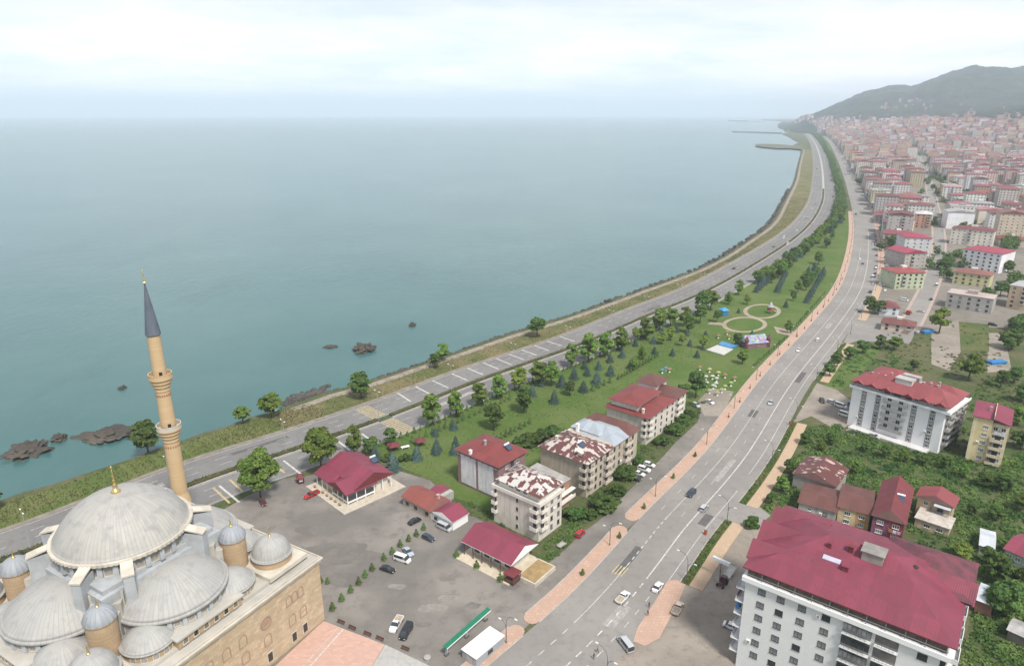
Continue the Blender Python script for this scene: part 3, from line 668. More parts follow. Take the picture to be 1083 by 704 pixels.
def solar_heater(loc, rz, label):
    t_ = thing('solar_water_heater', label, 'solar heater', loc, rz)
    p = MB(); p.add([(-1, -.9, .1), (1, -.9, .1), (1, .8, 1.1), (-1, .8, 1.1), (-1, -.9, .02), (1, -.9, .02), (1, .8, 1.02), (-1, .8, 1.02)], [(0, 1, 2, 3), (7, 6, 5, 4), (0, 4, 5, 1), (1, 5, 6, 2), (2, 6, 7, 3), (3, 7, 4, 0)])
    p.build('collector', mat('collector_blue', (.05, .08, .13), .2, .1), t_)
    k = MB().tube((-1.1, .95, 1.35), (1.1, .95, 1.35), .32, n=10); k.build('tank', WHITEP, t_)
    f = MB()
    for x in (-.9, .9): f.tube((x, .8, 0), (x, .95, 1.1), .05); f.tube((x, -.8, 0), (x, -.8, .1), .05)
    f.build('stand', METAL, t_); return t_
def chimney(par, x, y, z0, z1, w=.8, m=CONC, name='chimney'):
    mb = MB().box(x-w/2, x+w/2, y-w/2, y+w/2, z0, z1).box(x-w/2-.1, x+w/2+.1, y-w/2-.1, y+w/2+.1, z1+.003, z1+.18); return mb.build(name, m, par)

RED1 = roof_mat('red_tile_roof', (.195, .044, .040), .3, .35, .2)
CRIM = roof_mat('crimson_sheet_roof', (.215, .042, .070), .4, .25, .10, (.10, .03, .04))
CRIM2 = roof_mat('crimson_sheet_roof_sooty', (.200, .040, .064), .4, .22, .26, (.09, .035, .04))
RED2 = roof_mat('scarlet_sheet_roof', (.25, .060, .064), .4, .5, .2, (.16, .05, .05))
BROWN = roof_mat('brown_tile_roof', (.135, .055, .045), .3, .4, .3, (.06, .04, .035))
MAROON = roof_mat('maroon_sheet_roof', (.17, .035, .04), .4, .5, .25, (.07, .03, .03))
RUST = roof_mat('peeling_sheet_roof', (.13, .050, .043), .5, .4, .3, (.07, .04, .03), rust=(.56, (.50, .475, .45)))
RUST2 = roof_mat('half_peeled_sheet_roof', (.13, .045, .042), .5, .4, .3, (.07, .04, .03), rust=(.86, (.42, .33, .28)))
GREYR = roof_mat('grey_blue_sheet_roof', (.34, .38, .42), .4, .5, .2, (.22, .23, .24))
TIN = roof_mat('pale_tin_roof', (.52, .55, .58), .3, .4, .25, (.36, .34, .32))
SOFF = mat('soffit', (.23, .13, .12), .9, .1)
def plaster(name, col, var=.08):
    if name in MATS: return MATS[name]
    m = mat(name, col, .9, var, .5, bump=.05, var2=.10, scale2=.12); t, bs, n = nodes_of(m)
    src = bs.inputs['Base Color'].links[0].from_socket
    c = mixrgb(t, noise_fac(t, .9, .52, .8, 4, .6, stretch=(1, 1, .10)), src, tuple(k*.72 for k in col)); t.links.new(c, bs.inputs['Base Color']); return m

# ------------------------------------------------------------------ mosque
MO = Vector((-46.5, 139.34, 0)); MV = Vector((-.8687, .4953, 0)); MU = Vector((-.4953, -.8687, 0)); MANG = math.atan2(MV.y, MV.x)
STONE = brick_mat('mosque_stone', (.44, .325, .195), (.60, .485, .345), (.35, .27, .18), 1.5, .7, .03, .9, .34, .45)
STONE2 = brick_mat('turret_stone', (.40, .27, .155), (.50, .37, .235), (.30, .22, .14), .8, .42, .02, .9, .3, .6)
MINST = brick_mat('minaret_stone', (.52, .36, .19), (.57, .42, .25), (.42, .29, .16), .9, .45, .02, .9, .12, .5)
MARB = mat('pale_ledge_stone', (.50, .46, .385), .8, .12, .4, var2=.12, scale2=.1)
BLUEG = mat('grey_blue_render', (.36, .375, .385), .85, .12, .6, var2=.1, scale2=.2)
LEADF = mat('lead_flat', (.42, .40, .355), .7, .12, .3, var2=.14, scale2=.08)
GRILL = mat('window_lattice', (.30, .28, .25), .8, .35, 6)
LEAD = rib_dome_mat('dome_lead', (.338, .332, .315), 96, (.40, .386, .348))
LEADS = rib_dome_mat('half_dome_lead', (.325, .323, .312), 72, (.375, .365, .338))
LEADC = rib_dome_mat('corner_dome_lead', (.33, .33, .318), 36, (.378, .37, .345))
LEADT = rib_dome_mat('turret_cap_lead', (.27, .29, .315), 18, (.32, .34, .355))
mosque = thing('mosque', 'domed stone mosque with lead grey domes, stepped half domes and ribbed turrets', 'mosque', MO, MANG)
SZ, ZR, CC = 57.0, 18.2, 28.2
wb = MB(); wb.box(0, SZ, 0, SZ, -.3, ZR-1.0); wb.build('wall', STONE, mosque)
cb = MB(); cb.box(-.45, SZ+.45, -.45, SZ+.45, ZR-.997, ZR-.35); cb.box(-.75, SZ+.75, -.75, SZ+.75, ZR-.347, ZR); cb.build('cornice', MARB, mosque)
fb = MB(); fb.box(-.3, SZ+.3, -.3, SZ+.3, ZR+.003, ZR+.12)
for k_ in (2.3,): fb.box(k_, SZ-k_, k_, SZ-k_, ZR+.123, ZR+.9)
fb.build('roof', LEADF, mosque)
pb = MB(); pb.box(-.3, SZ+.3, -.3, -.05, ZR+.125, ZR+.4); pb.box(-.3, -.05, -.047, SZ+.05, ZR+.125, ZR+.4); pb.build('parapet', MARB, mosque)
def dome_prof(r, h, n=14): # spherical cap
    Rr = (r*r+h*h)/(2*h); a = math.asin(min(1, r/Rr)); a = a if h <= r else PI-a
    return [(Rr*math.sin(a*(1-i/n)), Rr*math.cos(a*(1-i/n))-(Rr-h)) for i in range(n)]+[(.01, h)]
def finial(par, x, y, z, s, name='finial'):
    pr_ = [(.02, 0), (.9, 0), (.95, .25), (.6, .7), (.25, .9), (.25, 1.1), (.55, 1.5), (.25, 1.9), (.2, 2.1), (.45, 2.5), (.2, 2.9), (.16, 3.1), (.36, 3.4), (.14, 3.8), (.12, 4.0), (.25, 4.25), (.08, 4.6), (.07, 5.4), (.01, 5.5)]
    mb = MB().lathe([(r*s, q*s) for r, q in pr_], 10)
    mb.lathe([(.01, 5.4*s), (.22*s, 5.6*s), (.22*s, 5.75*s), (.01, 5.95*s)], 8)
    return mb.build(name, GOLD, par, (x, y, z), smooth=True)
def arch_window(w, h, frame_m, grill_m=GRILL, dark=None, surround=.16):
    """round-headed window, centre at origin on plane y=0 facing -y"""
    key = ('arch', w, h, frame_m.name, dark)
    if key in WIN: return WIN[key]
    mb = MB(); n = 8; r = w/2; zc_ = h/2-r
    def outline(rr, dz): return [(-rr, -h/2-dz)]+[(rr, -h/2-dz)]+[(rr*math.cos(PI*i/n), zc_+rr*math.sin(PI*i/n)) for i in range(n+1)]
    a = outline(r+surround, surround); b = outline(r, 0); k = len(a); o = len(mb.v)
    for p, y in ((a, .05), (a, -.10), (b, -.10), (b, .02)): mb.v += [(q[0], y, q[1]) for q in p]
    for ring_ in range(3):
        for i in range(k): j = (i+1) % k; mb.f.append([o+ring_*k+i, o+ring_*k+j, o+(ring_+1)*k+j, o+(ring_+1)*k+i]); mb.m.append(0)
    mb.f.append([o+3*k+i for i in range(k)]); mb.m.append(1)
    WIN[key] = mb.mesh('window', [frame_m, grill_m if not dark else dark]); return WIN[key]
# central block, drum, main dome
cbk = MB(); cbk.box(CC-13.6, CC+13.6, CC-13.6, CC+13.6, ZR+.9, 29.6); cbk.box(CC-12.6, CC+12.6, CC-12.6, CC+12.6, 29.603, 30.6); cbk.build('base', BLUEG, mosque)
drum = link('drum', None, mosque, (CC, CC, 0))
db = MB().lathe([(12.7, 30.3), (12.7, 33.6), (12.2, 33.65)], 84); db.build('drum_wall', BLUEG, drum)
awd = arch_window(1.55, 2.5, MARB, surround=.12)
pil = MB().box(-.5, .5, -.55, .1, -1.6, 1.65).mesh('pilaster', BLUEG)
NW = 28
for i in range(NW):
    a = 2*PI*(i+.5)/NW; link('window', awd, drum, (12.72*math.cos(a), 12.72*math.sin(a), 31.95), a+PI/2)
    a = 2*PI*i/NW; link('pilaster', pil, drum, (12.7*math.cos(a), 12.7*math.sin(a), 32.0), a+PI/2)
dome = link('dome', None, mosque, (CC, CC, 34.0))
MB().lathe([(13.3, -.55)]+[(13.75, -.45), (13.75, -.05), (13.2, .05)]+dome_prof(13.2, 8.6, 26), 168).build('dome_shell', LEAD, dome, smooth=True)
sc = MB(); k_ = 84*6
for z_ in (-.5, .12):
    for rr in ((13.3, 13.8) if z_ < 0 else (13.8, 13.3)):
        for i in range(k_): a = 2*PI*i/k_; q_ = rr+(.22*abs(math.sin(a*42)) if rr > 13.5 else 0); sc.v.append((q_*math.cos(a), q_*math.sin(a), z_))
for j in range(3):
    for i in range(k_): i2 = (i+1) % k_; sc.f.append([j*k_+i, j*k_+i2, (j+1)*k_+i2, (j+1)*k_+i]); sc.m.append(0)
sc.build('eaves_ring', MARB, dome)
finial(dome, 0, 0, 8.5, 1.05)
# flying piers by the corners
pier = MB().box(-1.0, 1.0, -2.4, 2.0, 22.5, 32.6)
pier.add([(-1.15, -2.6, 32.603), (1.15, -2.6, 32.603), (1.15, 2.0, 33.8), (-1.15, 2.0, 33.8), (-1.15, -2.6, 32.95), (1.15, -2.6, 32.95), (1.15, 2.0, 34.1), (-1.15, 2.0, 34.1)], [(4, 5, 6, 7), (0, 1, 5, 4), (1, 2, 6, 5), (2, 3, 7, 6), (3, 0, 4, 7), (3, 2, 1, 0)], 1)
pm = pier.mesh('pier', [BLUEG, MARB])
for q in range(4):
    for dd in (-.27, .27):
        a = PI/4+q*PI/2+dd; link('pier', pm, mosque, (CC+15.2*math.cos(a), CC+15.2*math.sin(a), 0), a+PI/2)
# corner steps, turrets, half domes, exedrae, corner domes
stp = MB()
for i, (dist, z1, w_) in enumerate(((15.4, 29.3, 6.2), (16.9, 27.6, 5.6), (18.4, 25.9, 5.0))):
    stp.obox((dist-.4, 0), (0, 1), w_, 3.2, ZR+.95, z1)
stm = stp.mesh('buttress_steps', [LEADF])
tur = MB().lathe([(2.75, ZR+.9), (2.75, 27.2), (2.95, 27.25), (2.95, 27.55)], 28)
turm = tur.mesh('turret_wall', STONE2, smooth=False)
capm = MB()
n_ = 18; prof = dome_prof(2.9, 2.7, 10); o = len(capm.v); k_ = n_*4
for r_, z_ in prof:
    for i in range(k_): a = 2*PI*i/k_; rr = r_*(1+.045*abs(math.cos(a*n_/2))); capm.v.append((rr*math.cos(a), rr*math.sin(a), z_))
for j in range(len(prof)-1):
    for i in range(k_): i2 = (i+1) % k_; capm.f.append([j*k_+i, j*k_+i2, (j+1)*k_+i2, (j+1)*k_+i]); capm.m.append(0)
capm = capm.mesh('turret_cap', LEADT, smooth=True)
HD_ = MB().lathe([(11.6, -.75), (11.75, -.65), (11.75, -.1), (11.2, .02)]+dome_prof(11.2, 5.4, 18), 120).mesh('half_dome_shell', LEADS, smooth=True)
HW_ = MB().lathe([(10.9, ZR+.9), (10.9, 23.4)], 72).mesh('half_dome_wall', BLUEG)
ES_ = MB().lathe([(5.2, -.4), (5.3, -.3), (5.3, -.05), (5.0, .02)]+dome_prof(5.0, 2.7, 12), 60).mesh('exedra_shell', LEADC, smooth=True)
EW_ = MB().lathe([(4.9, ZR+.9), (4.9, 20.6)], 40).mesh('exedra_wall', STONE2)
CD_ = MB().lathe([(4.6, -.35), (4.75, -.25), (4.75, 0), (4.4, .05)]+dome_prof(4.4, 4.2, 14), 60).mesh('corner_dome_shell', LEADC, smooth=True)
CW_ = MB().box(-5.6, 5.6, -5.6, 5.6, ZR+.9, ZR+1.9).lathe([(4.5, ZR+1.9), (4.5, ZR+3.7)], 40, mi=1).mesh('corner_dome_base', [MARB, STONE2])
awh = arch_window(1.1, 1.5, MARB, surround=.12); awt = arch_window(1.0, 1.35, MARB, surround=.14)
pil2 = MB().box(-.42, .42, -.5, .1, -1.1, 1.1).mesh('pilaster', BLUEG)
TB_ = MB().box(-7.6, 7.6, -5.0, 5.0, ZR+.9, ZR+2.7).box(-8.0, 8.0, -5.4, 5.4, ZR+2.703, ZR+3.1, 1)
TB_ = TB_.mesh('side_block', [STONE2, LEADF])
for q in range(4):
    a = -PI/2+q*PI/2; ca, sa = math.cos(a), math.sin(a)
    def at_(out_, side, z=0): return (CC+out_*ca-side*sa, CC+out_*sa+side*ca, z)
    hd = link('half_dome', None, mosque, at_(13.7, 0, 24.1), a+PI/2)
    link('half_dome_shell', HD_, hd)
    link('half_dome_wall', HW_, hd, (0, 0, -24.1))
    for i in range(-5, 6):
        b = -PI/2+i*PI/12.6; link('window', awh, hd, (10.92*math.cos(b), 10.92*math.sin(b), -1.75), b+PI/2)
        if i < 5: b += PI/25.2; link('pilaster', pil2, hd, (10.9*math.cos(b), 10.9*math.sin(b), -1.75), b+PI/2)
    for sd_ in (-1, 1):
        e = link('exedra', None, mosque, at_(20.3, 9.7*sd_, 21.0), a+PI/2)
        link('exedra_shell', ES_, e); link('exedra_wall', EW_, e, (0, 0, -21.0))
        for i in range(-2, 3):
            b = -PI/2+sd_*.35+i*.42; link('window', awt, e, (4.93*math.cos(b), 4.93*math.sin(b), -1.2), b+PI/2)
    sb = link('side_block', TB_, mosque, at_(21.4, 0), a+PI/2)
    for i in range(6): link('window', awt, sb, (-6+2.4*i, -5.02, ZR+1.85), 0)
    a2 = -PI/4+q*PI/2
    link('buttress_steps', stm, mosque, (CC, CC, 0), a2)
    tq = link('turret', None, mosque, (CC+21.6*math.cos(a2), CC+21.6*math.sin(a2), 0))
    link('turret_wall', turm, tq); link('turret_cap', capm, tq, (0, 0, 27.5)); finial(tq, 0, 0, 30.1, .42)
    c2 = link('corner_dome', None, mosque, (CC+math.copysign(20.9, math.cos(a2)), CC+math.copysign(20.9, math.sin(a2)), 0))
    link('corner_dome_base', CW_, c2); link('corner_dome_shell', CD_, c2, (0, 0, ZR+3.8)); finial(c2, 0, 0, ZR+7.9, .42)
# facade openings on the side towards the courtyard (local x = 0) and the wall towards the car park
rw = MB(); rw.box(-.85, .85, -.12, .05, -1.35, 1.35); rw.box(-.62, .62, -.15, .05, -1.12, 1.12, 1); rw = rw.mesh('window', [MARB, mat('dark_window', (.05, .04, .035), .3, .2)])
BRK = brick_mat('arch_brick', (.36, .23, .16), (.44, .31, .22), (.3, .22, .16), .3, .3, .03); BLIND = mat('blind_arch', (.43, .385, .31), .9, .2, 2)
aw1 = arch_window(1.7, 2.6, BRK, BLIND, surround=.22); aw2 = arch_window(1.3, 2.3, BRK, BLIND, surround=.2)
ros = MB().lathe([(0.01, .1), (1.05, .1), (1.2, .2), (1.55, .2), (1.6, 0)], 20); rosm = ros.mesh('rosette', [BRK])
for u in (6.2, 9.6, 16.8, 22.9, 29, 35, 41, 47.5, 51): on_face(mosque, (SZ, SZ), 'x0', u, 2.6, rw)
for u in (6.2, 9.6, 16.8, 22.9, 29, 35, 41, 47.5, 51): on_face(mosque, (SZ, SZ), 'x0', u, 7.4, aw1)
for u in (6.4, 8.2, 10.0, 23.0, 27.2, 31.4, 46, 48, 50): on_face(mosque, (SZ, SZ), 'x0', u, 13.0 if u < 12 or u > 40 else 11.8, aw1 if 12 < u < 40 else aw2)
for u in (16.8, 38.5):
    o_ = on_face(mosque, (SZ, SZ), 'x0', u, 12.0, rosm, 'rosette'); o_.rotation_euler = (PI/2, 0, -PI/2)
for u in np.arange(5, 54, 4.8):
    on_face(mosque, (SZ, SZ), 'y0', u, 2.6, rw); on_face(mosque, (SZ, SZ), 'y0', u, 7.4, aw1)
# plinth course
MB().box(-.2, SZ+.2, -.2, SZ+.2, -.3, .55).build('plinth', mat('plinth_stone', (.30, .235, .16), .9, .15), mosque)

mw = P(187, 520, 17.0)
mn = thing('minaret', 'slender tan stone minaret with two balconies and a dark pointed cone', 'minaret', (mw.x+.9, mw.y, 0))
MB().lathe([(2.6, -.3), (2.6, 14), (2.05, 17), (2.05, 31.5), (2.05, 33)], 20).build('shaft', MINST, mn)
MB().lathe([(1.95, 38), (1.8, 48)], 20).build('shaft', MINST, mn)
MB().lathe([(1.7, 52.5), (1.62, 64.2)], 20).build('shaft', MINST, mn)
for z0, r0 in ((33.0, 2.0), (48.0, 1.8)):
    bal = link('balcony', None, mn, (0, 0, z0))
    MB().lathe([(r0, 0), (r0+.15, .5), (r0+.1, 1.0), (r0+.45, 1.7), (r0+.4, 2.0), (r0+.8, 2.8), (r0+.75, 3.1), (r0+1.15, 3.8), (r0+1.15, 4.1), (.5, 4.15)], 24).build('corbel', MINST, bal)
    MB().lathe([(r0+1.1, 4.1), (r0+1.1, 5.2), (r0+1.18, 5.2), (r0+1.18, 5.35), (r0+.95, 5.35), (r0+.95, 4.16)], 24).build('parapet', MARB if z0 < 40 else MINST, bal)
    MB().box(-.4, .4, -r0-.06, -r0+.4, 4.16, 6.0).build('door', mat('doorway_dark', (.03, .025, .02), .8, .1), bal, rz=.6)
tq = MB()
for z0, r0 in ((32.0, 2.07), (47.2, 1.83)):
    for i in range(20): a = 2*PI*i/20; tq.obox((r0*math.cos(a), r0*math.sin(a)), (-math.sin(a), math.cos(a)), .3, .12, z0-.3, z0+.3)
tq.build('carved_band', mat('carved_band_red', (.30, .15, .09), .9, .2), mn)
MB().lathe([(1.75, 64.1), (1.95, 64.3), (1.9, 64.5), (.12, 78.2), (.01, 78.3)], 24).build('cone', rib_dome_mat('cone_lead', (.10, .12, .155), 24, (.13, .15, .19)), mn, smooth=False)
finial(mn, 0, 0, 78.0, .6)

# ------------------------------------------------------------------ big white apartment house (front right)
ZE = 26.5
fr = Frame((1010.8, 685.8), (1039, 619), (782.8, 605), ZE)      # x: along the far-right side, y: along the front towards the boulevard
DX, DY = 29.0, fr.ly-1.4; Fx = fr.w(.45, .7)
big = thing('apartment_building', 'big white apartment house with a broad crimson sheet roof and rows of dark windows', 'apartment building', Fx, fr.ang)
WHITE = brick_mat('white_cladding', (.72, .72, .71), (.75, .75, .745), (.58, .58, .58), 1.2, .6, .015, .85, .08, .3)
FH = 3.35; wt = MB(); wt.box(0, DX, 0, DY, -.5, ZE-2.6); wt.build('wall', WHITE, big)
bd = MB().box(-.75, DX+.4, -.5, DY+.7, ZE-3.3, ZE-2.2); bd.build('parapet', WHITEP, big)
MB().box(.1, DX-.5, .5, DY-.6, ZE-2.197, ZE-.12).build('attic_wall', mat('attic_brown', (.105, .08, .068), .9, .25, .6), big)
dims = (DX, DY)
# posts and dark panels of the attic loggia
at = MB()
for y in np.arange(.4, DY, 3.4): at.box(-.45, -.32, y, y+.14, ZE-2.2, ZE-.16)
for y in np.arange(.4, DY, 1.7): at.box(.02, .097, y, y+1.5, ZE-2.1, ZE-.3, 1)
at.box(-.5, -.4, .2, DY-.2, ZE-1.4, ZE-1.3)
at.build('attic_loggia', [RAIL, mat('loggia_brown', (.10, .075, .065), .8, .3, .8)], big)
zs = [ZE-3.3-1.5-FH*i for i in range(6)]
uy = lambda f: DY*f
# front face is local x = 0; photo runs from the boulevard corner (y = DY) to the right (y = 0)
for f in (.905, .80, .685, .56): windows(big, dims, 'x0', [uy(f)], zs, 1.6, 1.45, 'dark', 1, .85)
windows(big, dims, 'x0', [uy(.105)], zs, 1.7, 1.45, 'dark', 1, .5)
def loggia(u, w, z, kind):
    t_ = on_face(big, dims, 'x0', u, z, None, 'balcony')
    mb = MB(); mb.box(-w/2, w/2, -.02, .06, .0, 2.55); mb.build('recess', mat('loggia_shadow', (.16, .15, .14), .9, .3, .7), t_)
    mb = MB(); mb.box(-w/2-.05, w/2+.05, -.9, .03, -.2, 0); mb.build('slab', WHITEP, t_)
    mb = MB()
    for zz_ in (.35, .62, .95): mb.box(-w/2, w/2, -.88, -.83, zz_-.05, zz_)
    for i in range(7): x = -w/2+.04+(w-.08)*i/6; mb.box(x-.025, x+.025, -.875, -.835, 0.003, .9)
    mb.build('railing', RAIL, t_)
    if kind:
        mb = MB(); n__ = 6
        for i in range(n__): mb.box(-w/2+w*i/n__+.05, -w/2+w*(i+1)/n__-.05, -.6, -.56, .95, 2.4)
        mb.build('glazing', GLASS if kind == 1 else CURT, t_)


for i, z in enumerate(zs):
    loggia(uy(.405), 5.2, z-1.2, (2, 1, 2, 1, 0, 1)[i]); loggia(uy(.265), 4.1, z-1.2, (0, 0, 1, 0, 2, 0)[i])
windows(big, dims, 'x0', [uy(.018)], zs, .9, 1.7, 'dark', 0, .3)
# corner balconies towards the boulevard (local y = DY) and at the far right end (local y = 0)
BALM = plaster('balcony_white', (.66, .66, .66))
for i, z in enumerate(zs):
    for face, u in (('y1', 2.4),):
        t_ = on_face(big, dims, face, u, z-1.3, None, 'balcony')
        MB().box(-2.3, 2.3, -1.9, .03, -.22, 0).box(-2.3, 2.3, -1.9, -1.78, .003, .35).build('slab', BALM, t_)
        mb = MB()
        for zz_ in (.6, .8, 1.05): mb.box(-2.3, 2.3, -1.88, -1.83, zz_-.05, zz_); mb.box(-2.3, -2.25, -1.82, .03, zz_-.05, zz_); mb.box(2.25, 2.3, -1.82, .03, zz_-.05, zz_)
        for k in range(6): x = -2.25+.9*k; mb.box(x-.03, x+.03, -1.87, -1.84, .353, 1.0)
        mb.build('railing', RAIL, t_)
        MB().box(-1.6, 1.6, -.06, .03, .003, 2.2).build('door', GLASS, t_)
        if i == 2: MB().box(.2, 1.9, -1.6, -.9, .9, 1.9).box(-1.9, -.2, -1.72, -1.66, .4, 1.5).build('blue_tarp', mat('tarp_blue', (.03, .16, .36), .6, .25, 3), t_)
        if i == 1: MB().box(-1.9, 1.4, -1.72, -1.66, .4, 1.25).build('rug', mat('rug_red', (.22, .08, .07), .9, .3, 3), t_)
    for u in (5.5, 12.5, 20.5):
        t_ = on_face(big, dims, 'y0', u, z-1.3, None, 'balcony')
        MB().box(-2.1, 2.1, -1.7, .03, -.22, 0).box(-2.1, 2.1, -1.7, -1.58, .003, .9).box(-2.1, -1.98, -1.577, .03, .003, .9).box(1.98, 2.1, -1.577, .03, .003, .9).build('slab', BALM, t_)
        MB().box(-1.5, 1.5, -.06, .03, .003, 2.2).build('door', GLASS, t_)
    windows(big, dims, 'y1', [9, 14, 19, 24], [z], 1.5, 1.4, 'dark', 1, .4)
# the roof: long hip with three gables towards the boulevard, a second wing behind, dark cut between them
def roof_faces(mb, pts, faces, mi=0):
    o = len(mb.v); mb.v += pts
    for f in faces: mb.f.append([o+i for i in f]); mb.m.append(mi)
rb = MB(); zr = ZE; e = 1.0
xA, xB, yA, yB = -.5, DX+1.2, -1.0, DY+.9
rz_ = 4.6
hip(rb, xA, xB, yA, yB, zr, 5.4, 0, .25, ridge=13.5)
hip(rb, 11.5, 18.5, yB-13, yB+1.0, zr-.05, 3.4, 0, .25, gable='y')
hip(rb, 3.4, 10.4, yB-12, yB+.6, zr-.03, 3.0, 0, .25, gable='y')
hip(rb, 19.6, 26.6, yB-12, yB+.7, zr-.04, 3.0, 0, .25, gable='y')
hip(rb, 14.6, 21.6, yA-1.4, yA+11, zr+.1, 3.3, 0, .25, gable='y')
rf = rb.build('roof', [CRIM2, MAROON], big)
sk = MB().box(11.2, 14.6, 14.2, 18.2, zr+2.2, zr+6.2, 0).box(10.9, 14.9, 13.9, 18.5, zr+6.203, zr+6.4, 1); sk.build('stair_head', [mat('grey_stair_head', (.30, .28, .25), .9, .2, .5), mat('stair_head_slab', (.24, .225, .205), .9, .2, .5)], rf)
sh = MB().tube((15.6, 8.6, zr+.8), (15.6, 8.6, zr+4.0), .42, n=10).tube((15.6, 8.6, zr+4.003), (15.6, 8.6, zr+4.3), .6, .25, n=10); sh.build('chimney', mat('sooty_pipe', (.04, .04, .04), .9, .3), rf)
chimney(rf, 12.3, 20.5, zr+3.0, zr+5.7, 1.0, MAROON); chimney(rf, 7.6, 20.3, zr+2.2, zr+3.7, 1.3, CRIM); chimney(rf, 11.5, 24.5, zr+3.2, zr+5.2, .7, MAROON)
sl = MB(); zs_l = lambda x: zr+5.4*(x-xA)/((xB-xA)/2)
sl.add([(8.2, 21.5, zs_l(8.2)+.12), (9.3, 21.5, zs_l(9.3)+.12), (9.3, 25.0, zs_l(9.3)+.12), (8.2, 25.0, zs_l(8.2)+.12), (8.2, 21.5, zs_l(8.2)-.2), (9.3, 21.5, zs_l(9.3)-.2), (9.3, 25.0, zs_l(9.3)-.2), (8.2, 25.0, zs_l(8.2)-.2)], [(0, 1, 2, 3), (0, 4, 5, 1), (1, 5, 6, 2), (2, 6, 7, 3), (3, 7, 4, 0)]); sl.build('skylight', mat('skylight_pale', (.42, .42, .5), .3, .1), rf)

SOOT = roof_mat('sooty_sheet_roof', (.150, .040, .055), .4, .25, .62, (.03, .025, .025))
hip(MB(), 14.3, DX+1.9, yA-.9, 15.2, zr+.55, 3.9, 0, .5, ridge=8).build('rear_roof', [SOOT, mat('roof_step_dark', (.035, .025, .028), .9, .2)], big)

# ------------------------------------------------------------------ white apartment house in the middle distance
ZW = 16.3
fr = Frame((1000, 437.0), (1021, 411.5), (906.5, 406.8), ZW); DX, DY = 20.0, fr.ly
wa = thing('apartment_building', 'white six-storey apartment house with grey window bands and a bright red stepped roof', 'apartment building', fr.w(0, 0), fr.ang)
dims = (DX, DY); CLEAN = mat('clean_white_wall', (.80, .80, .805), .85, .03, .4); GREYB = mat('grey_band', (.27, .26, .255), .9, .12, .8); GBAL = plaster('grey_balcony', (.36, .35, .34))
MB().box(0, DX, 0, DY, -.5, ZW).build('wall', CLEAN, wa)
MB().box(-1.0, DX+1.0, -1.8, DY+1.0, ZW, ZW+.35).box(-1.0, -.85, -1.8, DY+1, ZW+.353, ZW+1.0).box(-.847, DX+1, DY+.85, DY+1, ZW+.353, ZW+1.0).box(-.847, DX+1, -1.8, -1.65, ZW+.353, ZW+1.0).build('parapet', WHITEP, wa)
MB().box(1.0, DX-.5, .3, DY-1.0, ZW+.353, ZW+2.7).build('attic_wall', plaster('attic_grey', (.50, .49, .48)), wa)
fl = 2.72; zs = [1.9+fl*i for i in range(6)]
for f in (.86, .70, .31, .12):
    MB().box(-.06, .03, DY*f-.95, DY*f+.95, .6, ZW-.02).build('window_band', GREYB, wa)
    windows(wa, dims, 'x0', [DY*f], zs, 1.25, 1.35, 'pvc', 1, .1, inset=-.062)
balconies(wa, dims, 'x0', DY*.51, [fl*i+.6 for i in range(1, 6)], DY*.26, 1.2, True, GBAL, GBAL, 1.0, False)
windows(wa, dims, 'x0', [DY*.575, DY*.45], [z+.1 for z in zs[1:]], 1.5, 1.7, 'pvc', 1, .2)
for face, us in (('y0', (4, 10, 16)),):
    for u in us: balconies(wa, dims, face, u, [fl*i+.6 for i in range(1, 6)], 4.6, 1.7, True, GBAL, GBAL, .95)
for u in (5, 13): balconies(wa, dims, 'y1', u, [fl*i+.6 for i in range(1, 6)], 4.0, 1.4, True, GBAL, GBAL, .95)
windows(wa, dims, 'x0', [DY*.86, DY*.70, DY*.575, DY*.45, DY*.31, DY*.12], [ZW+1.6], 1.3, 1.3, 'pvc', 1, .2, inset=.95)
MB().box(.92, .99, DY*.36, DY*.66, ZW+.9, ZW+2.5).build('dark_loggia', GLASS, wa)
rb = MB(); zt = ZW+2.7
hip(rb, -.9, 12.5, -1.2, DY+.8, zt, 4.0, .3, .2, ridge=6)
hip(rb, 10.5, DX+.6, -1.0, DY*.45, zt-.1, 2.6, .2, .2)
hip(rb, 10.5, DX+5.5, DY*.52, DY-.2, zt-.1, 3.0, .2, .2)
for f in (.93, .78, .62, .38, .22, .05): hip(rb, -1.6, 4.5, DY*f-1.9, DY*f+1.9, zt-.05, 1.2, .1, .15, gable='x')
rf = rb.build('roof', [RED2, MAROON], wa)
MB().box(3.2, 7.0, DY*.41, DY*.59, zt+1.4, zt+4.4).box(3.0, 7.2, DY*.405, DY*.595, zt+4.403, zt+4.65, 1).build('stair_head', [plaster('stair_head_wall', (.55, .53, .50)), CONC], rf)
MB().box(12.8, 15.5, DY*.43, DY*.62, zt+1.2, zt+3.2).build('water_tank_room', CONC, rf)
for x, y in ((4.5, .86), (5.5, .8), (5, .72), (9.5, .7), (8.5, .34), (10, .28), (9, .2), (13, .22)): chimney(rf, x, DY*y, zt+.9, zt+3.6, .6, CONC)
mb = MB().box(-4.2, -.05, DY*.08, DY*.93, -.2, .9); mb.build('basement_terrace', plaster('terrace_white', (.55, .54, .53)), wa)

